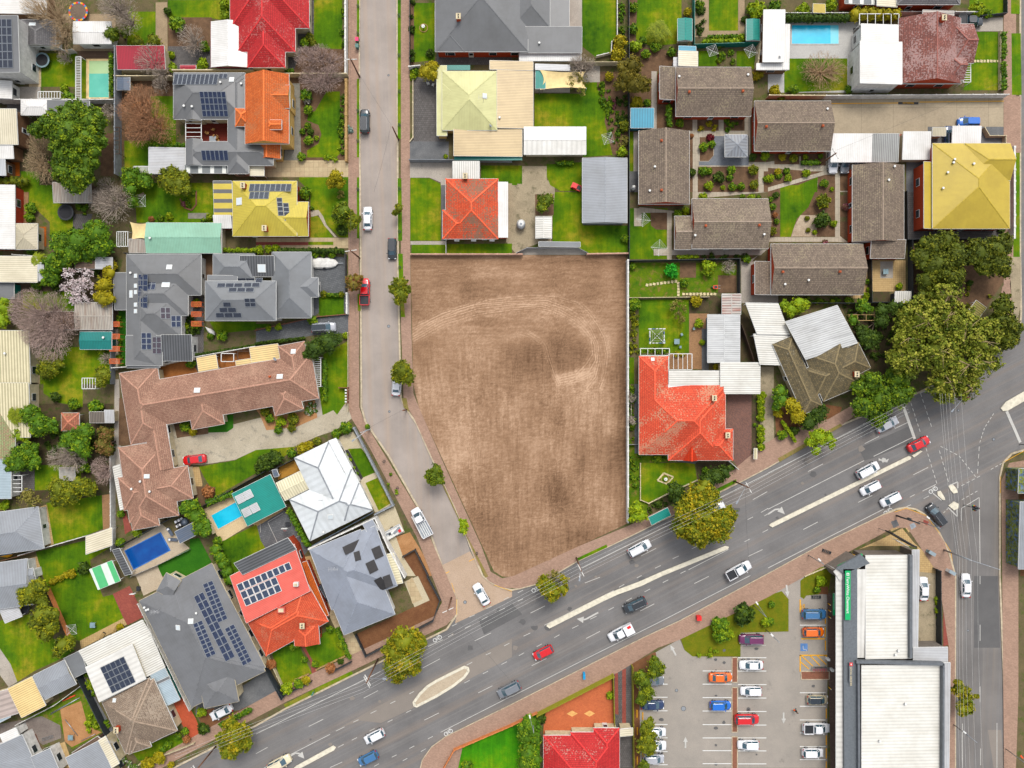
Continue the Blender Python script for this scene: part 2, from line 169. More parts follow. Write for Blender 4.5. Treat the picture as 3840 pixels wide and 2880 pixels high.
# ---- mesh building
class MB:
    def __init__(s): s.v=[];s.f=[];s.mi=[];s.ms=[];s.uv={};s.sm=set()
    def m(s,n):
        if n not in s.ms: s.ms.append(n)
        return s.ms.index(n)
    def face(s,pts,mt,uv=None):
        b=len(s.v); s.v+= [tuple(p) for p in pts]; s.f.append(list(range(b,b+len(pts)))); s.mi.append(s.m(mt))
        if uv: s.uv[len(s.f)-1]=uv
    def poly(s,pts,mt):
        P=[Vector(p) for p in pts]; b=len(s.v); s.v+=[tuple(p) for p in P]
        for t in tessellate_polygon([P]):
            a,b_,c=t
            n=(P[b_]-P[a]).cross(P[c]-P[a])
            s.f.append([b+a,b+b_,b+c] if n.z>=0 else [b+c,b+b_,b+a]); s.mi.append(s.m(mt))
    def box(s,c,sz,mt,rz=0,M=None):
        c=Vector(c); hx,hy,hz=sz[0]/2,sz[1]/2,sz[2]/2; Mx=M or Matrix.Rotation(rz,3,'Z'); b=len(s.v)
        for z in (-hz,hz):
            for x,y in ((-hx,-hy),(hx,-hy),(hx,hy),(-hx,hy)): s.v.append(tuple(c+Mx@Vector((x,y,z))))
        for f in ((3,2,1,0),(4,5,6,7),(0,1,5,4),(1,2,6,5),(2,3,7,6),(3,0,4,7)): s.f.append([b+i for i in f]); s.mi.append(s.m(mt))
    def prism(s,pts,z0,z1,mt,side=None):
        P=[(p[0],p[1]) for p in pts]; a=sum(P[i][0]*P[(i+1)%len(P)][1]-P[(i+1)%len(P)][0]*P[i][1] for i in range(len(P)))
        if a<0: P=P[::-1]
        s.poly([(x,y,z1) for x,y in P],mt); n=len(P)
        for i in range(n):
            x0,y0=P[i];x1,y1=P[(i+1)%n]; s.face([(x0,y0,z0),(x1,y1,z0),(x1,y1,z1),(x0,y0,z1)],side or mt)
    def bar(s,a,b,w,h,mt,up=Vector((0,0,1))):
        a=Vector(a);b=Vector(b);d=b-a;L=d.length
        if L<1e-5: return
        d/=L; sd_=d.cross(up)
        if sd_.length<1e-3: sd_=Vector((1,0,0))
        sd_.normalize(); u=sd_.cross(d); M=Matrix((d,sd_,u)).transposed(); s.box((a+b)/2,(L,w,h),mt,M=M)
    def tube(s,a,b,r0,r1,mt,n=8,cap=True):
        a=Vector(a);b=Vector(b);d=(b-a)
        if d.length<1e-6: return
        d.normalize(); x=d.orthogonal().normalized(); y=d.cross(x); k=len(s.v)
        for p,r in ((a,r0),(b,r1)):
            for i in range(n): t=2*math.pi*i/n; s.v.append(tuple(p+x*math.cos(t)*r+y*math.sin(t)*r))
        for i in range(n): j=(i+1)%n; s.f.append([k+i,k+j,k+n+j,k+n+i]); s.mi.append(s.m(mt)); s.sm.add(len(s.f)-1)
        if cap: s.f.append([k+n+i for i in range(n)]); s.mi.append(s.m(mt)); s.f.append([k+i for i in range(n)][::-1]); s.mi.append(s.m(mt))
    def ring(s,c,r,t,h,mt,n=24,rx=1,ry=1,rz=0,mats=None):
        c=Vector(c);k=len(s.v);M=Matrix.Rotation(rz,3,'Z')
        for i in range(n):
            a=2*math.pi*i/n
            for rr,z in ((r-t/2,0),(r+t/2,0),(r+t/2,h),(r-t/2,h)): s.v.append(tuple(c+M@Vector((math.cos(a)*rr*rx,math.sin(a)*rr*ry,z))))
        for i in range(n):
            j=(i+1)%n
            for q in range(4): p=(q+1)%4; s.f.append([k+i*4+q,k+i*4+p,k+j*4+p,k+j*4+q][::-1]); s.mi.append(s.m(mats[i%len(mats)] if mats else mt))
    def mesh(s,name,org=(0,0,0)):
        me=bpy.data.meshes.new(name); o=Vector(org); me.from_pydata([(v[0]-o[0],v[1]-o[1],v[2]-o[2]) for v in s.v],[],s.f)
        for n in s.ms: me.materials.append(mat(n))
        me.polygons.foreach_set('material_index',s.mi)
        if s.uv:
            ul=me.uv_layers.new(name='UVMap').data
            for i,u in s.uv.items():
                for k,li in enumerate(me.polygons[i].loop_indices): ul[li].uv=u[k]
        for i in s.sm: me.polygons[i].use_smooth=True
        me.update(); return me
    def build(s,name,parent=None,org=None):
        if org is None: org=parent.location if parent else (0,0,0)
        return link(name,s.mesh(name,org),parent)
def link(name,me,parent=None,loc=None):
    o=bpy.data.objects.new(name,me); COL.objects.link(o)
    if parent: o.parent=parent
    if loc is not None: o.location=loc
    return o
def tag(o,label=None,cat=None,group=None,kind=None):
    if label: o['label']=label
    if cat: o['category']=cat
    if group: o['group']=group
    if kind: o['kind']=kind
    return o
def empty(name,loc,label,cat,group=None,rz=0):
    o=bpy.data.objects.new(name,None); COL.objects.link(o); o.location=loc; o.rotation_euler[2]=rz; o.empty_display_size=.3; return tag(o,label,cat,group)
def thing(name,mb,label,cat,loc=None,group=None):
    loc=Vector(loc) if loc is not None else Vector(mb.v[0]); o=link(name,mb.mesh(name,loc)); o.location=loc; return tag(o,label,cat,group)
# ---- ground
g_=MB(); E_=900
for a,b,c,d in ((-E_,-E_,E_,E_),): g_.face([(a,b,-.03),(c,b,-.03),(c,d,-.03),(a,d,-.03)],'asphalt_main')
tag(g_.build('ground'),kind='structure')
def blk(p):
    P=[W_(x,y) for x,y in pairs(p)]; BLK.append([(v.x,v.y) for v in P]); m=MB(); m.prism([(v.x,v.y) for v in P],-.02,.12,'yard','concrete_k'); tag(m.build('ground'),kind='structure')
    k=MB(); n=len(P)
    for i in range(n):
        a,b=P[i],P[(i+1)%n]
        if max(abs(a.x),abs(b.x))>125 and max(abs(a.y),abs(b.y))>95: continue
        k.bar((a.x,a.y,.02),(b.x,b.y,.02),.34,.25,'concrete_k')
    if k.v: tag(k.build('kerb'),kind='structure')
def g(kind,p,lvl=2):
    T.k+=1; z=.12+.008*lvl+.0004*(T.k%20)
    m=MB(); m.poly([W_(x,y,z) for x,y in pairs(p)],kind); nm={'lawn':'lawn','grass':'lawn'}.get(kind.split('_')[0],kind)
    tag(m.build(nm if kind[:4]!='yard' else 'ground'),kind='structure')
GC=[0]
def g0(kind,p):
    GC[0]+=1; m=MB(); m.poly([W_(x,y,.0015+.0007*GC[0]) for x,y in pairs(p)],kind); tag(m.build('road'),kind='structure')
MARK=MB(); 
def mark(a,w=.12,mt='road_paint'):
    A=W_(a[0],a[1]);B=W_(a[2],a[3]); c=(A+B)/2; z=.012 if gz(c.x,c.y)<.1 else .185
    MARK.bar((A.x,A.y,z-.002),(B.x,B.y,z-.002),w,.006,mt)
def lines(a,w): mark(a,w)
def markpoly(pts,mt='road_paint'):
    P=[W_(x,y) for x,y in pts]; z=.013 if gz(P[0].x,P[0].y)<.1 else .187
    MARK.poly([(p.x,p.y,z) for p in P],mt)
def arrow(l,cx,cy,a,tip=None):
    for i in range(len(l)-1): mark([*l[i],*l[i+1]],.3)
    e=l[-1]
    if tip is None: tip=a
    dx,dy=tip[0]-e[0],tip[1]-e[1];L=math.hypot(dx,dy) or 1;dx/=L;dy/=L
    markpoly([(e[0]-dy*28,e[1]+dx*28),tip,(e[0]+dy*28,e[1]-dx*28)])
def arrow2(x0,y0,x1,y1):
    dx,dy=x1-x0,y1-y0;L=math.hypot(dx,dy);dx/=L;dy/=L;mx,my=x0+dx*L*.55,y0+dy*L*.55
    mark([x0,y0,mx,my],.32); markpoly([(mx-dy*20,my+dx*20),(x1,y1),(mx+dy*20,my-dx*20)])
def bikesym(x,y):
    for dx,dy in ((-18,14),(22,-10)):
        c=W_(x+dx,y+dy); MARK.ring((c.x,c.y,.01),.36,.11,.006,'white_paint',16)
    for a in ((-18,14,-4,-18),(-4,-18,14,-26),(-18,14,4,8),(4,8,22,-10),(4,8,-4,-18),(22,-10,12,-32),(8,-34,20,-30)): mark([x+a[0],y+a[1],x+a[2],y+a[3]],.09)
def splat(l,x,y): markpoly([(x-45,y-18),(x-20,y-5),(x-10,y-22),(x+15,y-16),(x+20,y-2),(x+45,y-14),(x+30,y+20),(x+5,y+16),(x-10,y+22),(x-20,y+6),(x-45,y+2)])
def manhole(x,y,r):
    c=W_(x,y); z=gz(c.x,c.y); m=MB(); m.tube((c.x,c.y,z-.02),(c.x,c.y,z+.012),px(r),px(r),'grey_wall',16); m.ring((c.x,c.y,z+.0),px(r),.06,.02,'dark_metal',16); tag(m.build('manhole_cover'),kind='structure')
def isl(p,infill=None):
    P=[W_(x,y) for x,y in pairs(p)]; m=MB(); m.prism([(v.x,v.y) for v in P],-.01,.15,'white_k'); tag(m.build('median_island'),kind='structure')
def island(lab,p): 
    P=[W_(x,y) for x,y in pairs(p)]; m=MB(); m.prism([(v.x,v.y) for v in P],-.01,.12,'pebble'); 
    for i in range(len(P)): a,b=P[i],P[(i+1)%len(P)]; m.bar((a.x,a.y,.07),(b.x,b.y,.07),.5,.2,'white_k'); m.tube((a.x,a.y,0),(a.x,a.y,.168),.25,.25,'white_k',10)
    tag(m.build('median_island'),kind='structure')
def islandq(p):
    P=[W_(x,y) for x,y in pairs(p)]; m=MB(); m.prism([(v.x,v.y) for v in P],.12,.2,'brown_brick')
    for i in range(len(P)): a,b=P[i],P[(i+1)%len(P)]; m.bar((a.x,a.y,.17),(b.x,b.y,.17),.16,.12,'concrete_k')
    tag(m.build('kerb'),kind='structure')
# ---- houses
def ray(x,y,zf,z0):
    z=z0
    for _ in range(4):
        p=W_(x,y,z); q=zf(p.x,p.y)
        if q is None: break
        z=q
    return W_(x,y,z)
class House: pass
def plane_z(F,x,y):
    n=(F[1]-F[0]).cross(F[2]-F[0]); 
    if abs(n.z)<1e-6: return None
    return F[0].z-((x-F[0].x)*n.x+(y-F[0].y)*n.y)/n.z
def capof(mt):
    k='cap_'+mt
    if k not in SPEC: SPEC[k]=(m_plain,dk(SPEC[mt][1],1.03 if SPEC[mt][0] is m_tile else .96),.7,.15,3)
    return k
def H(label,cat,h,pitch,roofm,wallm,blocks,name='house',gut=None,vent=(),sky=()):
    HS=House(); HS.faces=[]; BL=[]; 
    for bi,b in enumerate(blocks):
        o=b[-1] if isinstance(b[-1],dict) else {}; b=[q for q in b if not isinstance(q,dict)]
        ends=b[0]; z=h+o.get('dz',0)+bi*.007
        if b[1] in('h','v'):
            x0,y0,x1,y1=b[2:6]; A,B,C=((x0,y0),(x1,y0),(x1,y1)) if b[1]=='h' else ((x0,y0),(x0,y1),(x1,y1))
        else: A,B,C=(b[1],b[2]),(b[3],b[4]),(b[5],b[6])
        A,B,C=W_(*A,z),W_(*B,z),W_(*C,z)
        # square up
        AB=B-A; w=(C-B)-(C-B).project(AB) if ends!='SS' else C-B; C=B+w; D=A+w
        if ends=='HH' and AB.length<w.length: A,B,C,D=B,C,D,A
        BL.append((ends,A,B,C,D,z,o,bi))
    cx=sum((b[1].x+b[3].x)/2 for b in BL)/len(BL); cy=sum((b[1].y+b[3].y)/2 for b in BL)/len(BL)
    root=empty(name,(cx,cy,.12),label,cat); HS.root=root
    rm=MB(); wm=MB(); gm=MB(); blkfaces=[]
    tilish='tile' in roofm or 'clay' in roofm
    for ends,A,B,C,D,z,o,bi in BL:
        p=o.get('p',pitch); mt=o.get('m',roofm); AB=(B-A);L=AB.length;ab=AB/L;BC=C-B;w=BC.length;bc=BC/w; up=Vector((0,0,1)); fs=[]
        if ends=='SS':
            s=math.tan(R(min(p,6 if p<7 else p)))*L; s=min(s,.5); A2=A+up*s;D2=D+up*s; fs=[((A2,B,C,D2),ab)]; tri=[]
            ridge=[]
        else:
            hw=w/2;rise=hw*math.tan(R(p)); i1=min(hw,L/2-.01) if ends[0]=='H' else 0; i2=min(hw,L/2-.01) if ends[1]=='H' else 0
            R1=A+bc*hw+ab*i1+up*rise; R2=B+bc*hw-ab*i2+up*rise
            fs=[((A,B,R2,R1),None),((C,D,R1,R2),None)]; tri=[]; ridge=[(R1,R2)]
            if ends[0]=='H': fs.append(((D,A,R1),None)); ridge+=[(A,R1),(D,R1)]
            else: tri.append((D,A,R1))
            if ends[1]=='H': fs.append(((B,C,R2),None)); ridge+=[(B,R2),(C,R2)]
            else: tri.append((B,C,R2))
        mine=[]
        for F,vd in fs:
            F=list(F); n=(F[1]-F[0]).cross(F[2]-F[0])
            if n.z<0: F=F[::-1]; n=-n
            n.normalize(); v=(vd-n*vd.dot(n)).normalized() if vd is not None else (up-n*n.z).normalized(); u=v.cross(n)
            rm.face(F,mt,[((q).dot(u),(q).dot(v)) for q in F]); HS.faces.append((F,n,u,v)); mine.append(F)
        blkfaces.append((mine,ridge,mt))
        th=o.get('th',.16)
        if ends=='SS':
            Q=[A2,B,C,D2]
        else: Q=[A,B,C,D]
        sgn_=1 if (B-A).cross(C-A).z>0 else -1
        for i in range(4):
            a,b=Q[i],Q[(i+1)%4]; dz=up*th; gm.bar(a-dz*.5-up*.02,b-dz*.5-up*.02,.10,th,gut or ('white_paint' if mt!='dark_grey_metal' else 'cream_wall'))
        bq=[q-up*(th+.03) for q in Q]; rm.face(bq if sgn_<0 else bq[::-1],'cream_wall' if wallm!='post' else 'white_paint')
        for t in tri:
            t_=list(t); nn=(t_[1]-t_[0]).cross(t_[2]-t_[0]); out=(t_[0]+t_[1])/2-(A+C)/2
            if nn.dot(out)<0: t_=t_[::-1]
            inn=-out.normalized()*.12; t_=[q+inn for q in t_]; t_[2 if t_[2].z>t_[0].z+.05 else 0]-=up*.06; wm.face(t_,wallm if wallm!='post' else 'white_paint')
        # walls
        ins=.42 if ends!='SS' else .25; ins=min(ins,L/4,w/4); zz=z-th-.04
        P=[A+ab*ins+bc*ins,B-ab*ins+bc*ins,C-ab*ins-bc*ins,D+ab*ins-bc*ins]
        if wallm=='post':
            for q in P:
                pm=MB(); pm.tube((q.x,q.y,.12),(q.x,q.y,zz),.06,.06,'white_paint',6); pm.build('post',root,org=root.location)
        else:
            n=4
            for i in range(4):
                a,b=P[i],P[(i+1)%4]; q=[Vector((a.x,a.y,.11)),Vector((b.x,b.y,.11)),Vector((b.x,b.y,zz)),Vector((a.x,a.y,zz))]
                wm.face(q if sgn_>0 else q[::-1],wallm)
        o['_P']=P; o['_s']=sgn_; o['_z']=zz
    def zf(x,y,skip=None):
        best=None
        for i,(fs,_,_) in enumerate(blkfaces):
            if i==skip: continue
            for F in fs:
                if inpoly(x,y,F):
                    q=plane_z(F,x,y)
                    if q is not None and (best is None or q>best): best=q
        return best
    HS.z=zf; HS.h=h
    for i,(fs,ridge,mt) in enumerate(blkfaces):
        capm={'white_roof_cap':'grey_wall'}.get(mt)
        for a,b in ridge:
            cm=MB(); n=max(2,int((b-a).length/.8))
            for k in range(n):
                p=a+(b-a)*(k/n);q=a+(b-a)*((k+1)/n);c=(p+q)/2; e=zf(c.x,c.y,i)
                if e is not None and e>c.z-.06: continue
                cm.bar(p,q,.26 if tilish or capm else .16,.07,capm or capof(mt))
            if cm.v: cm.build('ridge_cap',root)
    rm.build('roof',root); 
    if wm.v: wm.build('wall',root)
    gm.build('gutter',root)
    # windows and door on the sides that face the middle of the picture
    if wallm!='post' and cat in('house','unit','annexe','pool house'):
        door=False
        for ends,A,B,C,D,z,o,bi in BL:
            P=o['_P']; ctr=(A+C)/2
            for i in range(4):
                a,b=P[i],P[(i+1)%4]; m=(a+b)/2; out=(m-ctr); out.z=0; d=(b-a); d.z=0; L=d.length
                if L<2.4: continue
                d/=L; nn=Vector((d.y,-d.x,0)); 
                if nn.dot(out)<0: nn=-nn
                if nn.dot(-m)<.15*m.length: continue
                pr=m+nn*.9
                if any(inpoly(pr.x,pr.y,bb[1:5]) for bb in BL): continue
                k=max(1,int(L/4.2))
                for j in range(k):
                    c=a+d*(L*(j+.5)/k); pr=c+nn*.7; 
                    if any(inpoly(pr.x,pr.y,bb[1:5]) for bb in BL if bb[7]!=bi): continue
                    isd=not door and j==k//2 and cat!='shop'
                    c=Vector((c.x,c.y,1.12 if isd else 1.65)); sz=(.95,.1,2.0) if isd else (1.5,.1,1.15); Mx=Matrix((d,nn,Vector((0,0,1)))).transposed()
                    fm=MB(); fm.box(c+nn*.03,sz,'white_paint',M=Mx); fo=fm.build('door' if isd else 'window',root); 
                    pm=MB(); s2=(.75,.02,.9) if isd else (1.34,.02,1.0); pm.box(c+nn*.095+(Vector((0,0,.35)) if isd else Vector((0,0,0))),s2,'glass_dark',M=Mx); link('pane',pm.mesh('pane',root.location),fo)
                    if isd: door=True; hm=MB(); hm.box(c+nn*.11+d*.38,(.12,.05,.05),'steel',M=Mx); link('handle',hm.mesh('handle',root.location),fo)
    for v in vent: VENT(HS,*v)
    for s in sky: skyl(HS,*s)
    return HS
def onroof(HS,x,y): return ray(x,y,HS.z,HS.h)
def faceat(HS,p):
    best=None
    for F in HS.faces:
        if inpoly(p.x,p.y,F[0]):
            q=plane_z(F[0],p.x,p.y)
            if best is None or q>best[0]: best=(q,F)
    return best[1] if best else HS.faces[0]
def part(HS,name,mb,parent=None): return mb.build(name,HS.root) if parent is None else link(name,mb.mesh(name,HS.root.location),parent)
def vent(HS,x,y):
    p=onroof(HS,x,y); m=MB(); m.tube(p-Vector((0,0,.1)),p+Vector((0,0,.35)),.14,.14,'steel',10); m.tube(p+Vector((0,0,.3)),p+Vector((0,0,.45)),.24,.2,'white_paint',12); part(HS,'roof_vent',m)
VENT=vent
def tchim(HS,x,y):
    p=onroof(HS,x,y); m=MB(); m.box(p+Vector((0,0,.12)),(.42,.42,.5),'terracotta'); m.tube(p+Vector((0,0,.3)),p+Vector((0,0,.5)),.16,.13,'terracotta',10); part(HS,'terracotta_vent',m)
def chim(HS,x,y):
    p=onroof(HS,x,y); m=MB(); m.box(p+Vector((0,0,.3)),(.75,.95,1.5),'red_brick'); m.box(p+Vector((0,0,1.1)),(.9,1.1,.14),'cream_wall'); c=part(HS,'chimney',m)
    for d in(-.22,.22): n=MB(); n.tube(p+Vector((0,d,1.15)),p+Vector((0,d,1.4)),.13,.11,'dark_metal',8); part(HS,'chimney_pot',n,c)
def skyl(HS,x,y,w,t):
    p=onroof(HS,x,y); F=faceat(HS,p); n=F[1]; ux=Vector((1,0,0)); ux=(ux-n*ux.dot(n)).normalized(); uy=n.cross(ux); M=Matrix((ux,uy,n)).transposed()
    m=MB(); m.box(p+n*.05,(px(w)+.16,px(t)+.16,.16),'white_paint',M=M); a=part(HS,'skylight',m); q=MB(); q.box(p+n*.135,(px(w),px(t),.03),'glass_skylight',M=M); part(HS,'pane',q,a)
def dish(HS,x,y):
    p=onroof(HS,x,y); m=MB(); m.tube(p,p+Vector((0,0,.6)),.03,.03,'steel',6); m.tube(p+Vector((0,0,.5)),p+Vector((.2,.15,.62)),.02,.38,'grey_paint',14); part(HS,'satellite_dish',m)
def antenna(HS,x,y):
    p=onroof(HS,x,y); m=MB(); t=p+Vector((0,0,2.2)); m.tube(p,t,.03,.025,'antenna',6); m.bar(t-Vector((.9,0,0)),t+Vector((.9,0,0)),.03,.03,'antenna')
    for i in range(7): c=t+Vector((-.8+i*.27,0,0)); m.bar(c-Vector((0,.45-.03*i,0)),c+Vector((0,.45-.03*i,0)),.03,.03,'antenna')
    part(HS,'antenna',m)
def acbox2(HS,x,y,w):
    p=onroof(HS,x,y); m=MB(); m.box(p+Vector((0,0,.4)),(px(w),px(w)*.8,.8),'pinkred_metal' if w>50 else 'white_paint'); m.box(p+Vector((0,0,.84)),(px(w)*.7,px(w)*.5,.1),'cream_wall'); part(HS,'air_conditioner',m)
def S(HS,nc,nr,ax,ay,bx,by,cx,cy,mt='solar_blue',flat=0):
    A,B,C=[onroof(HS,x,y) for x,y in((ax,ay),(bx,by),(cx,cy))]; ctr=onroof(HS,(ax+cx)/2,(ay+cy)/2); F=faceat(HS,ctr)
    if flat: F=([A,B,C],(B-A).cross(C-A).normalized())
    n=F[1]; zc=plane_z(F[0],ctr.x,ctr.y)
    def pj(x,y):
        z=ctr.z
        for _ in range(5): p=W_(x,y,z); z=plane_z(F[0],p.x,p.y)
        return W_(x,y,z)
    A,B,C=pj(ax,ay),pj(bx,by),pj(cx,cy); u=(B-A); bc=(C-B); v=bc-u*(bc.dot(u)/u.dot(u)); Lu,Lv=u.length/nc,v.length/nr; u.normalize(); v.normalize()
    nn=u.cross(v); nn=nn if nn.z>0 else -nn; fr='white_paint' if mt=='solar_white' else ('dark_metal' if mt=='solar_matt' else 'steel'); M=Matrix((u,v,nn)).transposed()
    m=MB(); sx,sy=Lu*.96,Lv*.96; m.box((0,0,.05),(sx,sy,.05),fr if mt!='solar_matt' else 'solar_matt'); b=.05 if mt!='solar_white' else .09
    q=[(-sx/2+b,-sy/2+b),(sx/2-b,-sy/2+b),(sx/2-b,sy/2-b),(-sx/2+b,sy/2-b)]; m.face([(x,y,.082) for x,y in q],mt,q)
    me=m.mesh('solar_panel'); 
    if M.determinant()<0: me.flip_normals()
    for i in range(nc):
        for j in range(nr):
            o=link('solar_panel',me,HS.root); P=A+u*Lu*(i+.5)+v*Lv*(j+.5)+nn*.03; MM=M.to_4x4(); MM.translation=P-HS.root.location; o.matrix_basis=MM
def parapet(HS,a,w,z,h):
    A=W_(a[0],a[1],z);B=W_(a[2],a[3],z); m=MB(); m.bar(A-Vector((0,0,h/2)),B-Vector((0,0,h/2)),w,h,'rib_par'); part(HS,'parapet',m)
SPEC['rib_par']=(m_plain,(104,108,112),.5)
def mansard(HS,*polys):
    for P in polys:
        m=MB(); top=[W_(x,y,5.5) for x,y in P]; m.prism([(p.x,p.y) for p in top],5.1,5.55,'rib_fascia'); part(HS,'fascia',m)
SPEC['rib_fascia']=(m_plain,(104,109,113),.5,.1,3)
# ---- vegetation
def quads(P,U,V,tone,mt,extra=None,name='crown'):
    n=len(P); vs=np.empty((n,4,3),np.float32); vs[:,0]=P-U-V; vs[:,1]=P+U-V; vs[:,2]=P+U+V; vs[:,3]=P-U+V
    me=bpy.data.meshes.new(name); nv=n*4; ev=np.zeros((0,3)); ef=[]
    if extra: ev,ef=extra
    me.vertices.add(nv+len(ev)); me.vertices.foreach_set('co',np.concatenate([vs.reshape(-1),np.asarray(ev,np.float32).reshape(-1)]))
    sizes=[4]*n+[len(f) for f in ef]; lv=np.concatenate([np.arange(nv),np.array([i+nv for f in ef for i in f],int)]) if ef else np.arange(nv)
    me.loops.add(len(lv)); me.loops.foreach_set('vertex_index',lv.astype(np.int32)); me.polygons.add(len(sizes)); st=np.concatenate([[0],np.cumsum(sizes)[:-1]]); me.polygons.foreach_set('loop_start',st.astype(np.int32)); me.polygons.foreach_set('loop_total',np.array(sizes,np.int32))
    at=me.attributes.new('tone','FLOAT','FACE'); at.data.foreach_set('value',np.concatenate([tone,np.full(len(ef),.34)]).astype(np.float32))
    me.materials.append(mat(mt)); me.update(calc_edges=True); me.validate(); return me
RG=np.random.default_rng(5)
def ico(c,r,rv):
    bm=bmesh.new(); bmesh.ops.create_icosphere(bm,subdivisions=2,radius=1); v=[]
    for q in bm.verts:
        s=1+rnd.uniform(-.16,.12); v.append((c[0]+q.co.x*r*s,c[1]+q.co.y*r*s,c[2]+q.co.z*rv*s))
    f=[[a.index for a in q.verts] for q in bm.faces]; bm.free(); return v,f
def crownmesh(lobes,mt,leaf=.28,den=1.0,core=.78,clump=.55,name='crown',tex=1):
    Ps=[];Us=[];Vs=[];Ts=[];ev=[];ef=[]
    for (x,y,z,r,rv) in lobes:
        nc=max(8,int(den*r*r*9)); d=RG.normal(size=(nc,3)); d/=np.linalg.norm(d,axis=1)[:,None]; d[:,2]=np.where(d[:,2]<-.25,-d[:,2],d[:,2])
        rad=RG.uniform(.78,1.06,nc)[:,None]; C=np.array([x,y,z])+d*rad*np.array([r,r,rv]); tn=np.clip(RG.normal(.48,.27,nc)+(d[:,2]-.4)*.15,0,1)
        k=12; cl=min(clump,r*.4); off=RG.normal(size=(nc,k,3))*cl*.45; off[:,:,2]*=.6; P=(C[:,None,:]+off).reshape(-1,3)
        n=(d[:,None,:]*.8+RG.normal(size=(nc,k,3))*.75).reshape(-1,3); n[:,2]=np.abs(n[:,2])+.1; n/=np.linalg.norm(n,axis=1)[:,None]
        a=RG.normal(size=n.shape); u=np.cross(n,a); u/=np.linalg.norm(u,axis=1)[:,None]; v=np.cross(n,u); s=(leaf*.5*RG.uniform(.6,1.3,len(P)))[:,None]
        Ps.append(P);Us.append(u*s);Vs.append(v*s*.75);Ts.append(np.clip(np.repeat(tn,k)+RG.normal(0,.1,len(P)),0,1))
        if core: cv,cf=ico((x,y,z),r*core,rv*core); b=len(ev); ev+=cv; ef+=[[i+b for i in f] for f in cf]
    return quads(np.concatenate(Ps),np.concatenate(Us),np.concatenate(Vs),np.concatenate(Ts),mt,(ev,ef) if ev else None,name)
def trunkmesh(lobes,h,mt='bark',limb=1.0):
    m=MB(); r=.09+.022*h; zt=h*.42; m.tube((0,0,0),(0,0,zt),r,r*.7,mt,8)
    for (x,y,z,rr,rv) in lobes:
        e=Vector((x,y,z)); s=Vector((0,0,zt*.9)); mid=(s+e)/2+Vector((0,0,-.2)); m.tube(s,mid,r*.55*limb,r*.38*limb,mt,6,False); m.tube(mid,e*.9,r*.38*limb,r*.2*limb,mt,6,False)
    return m
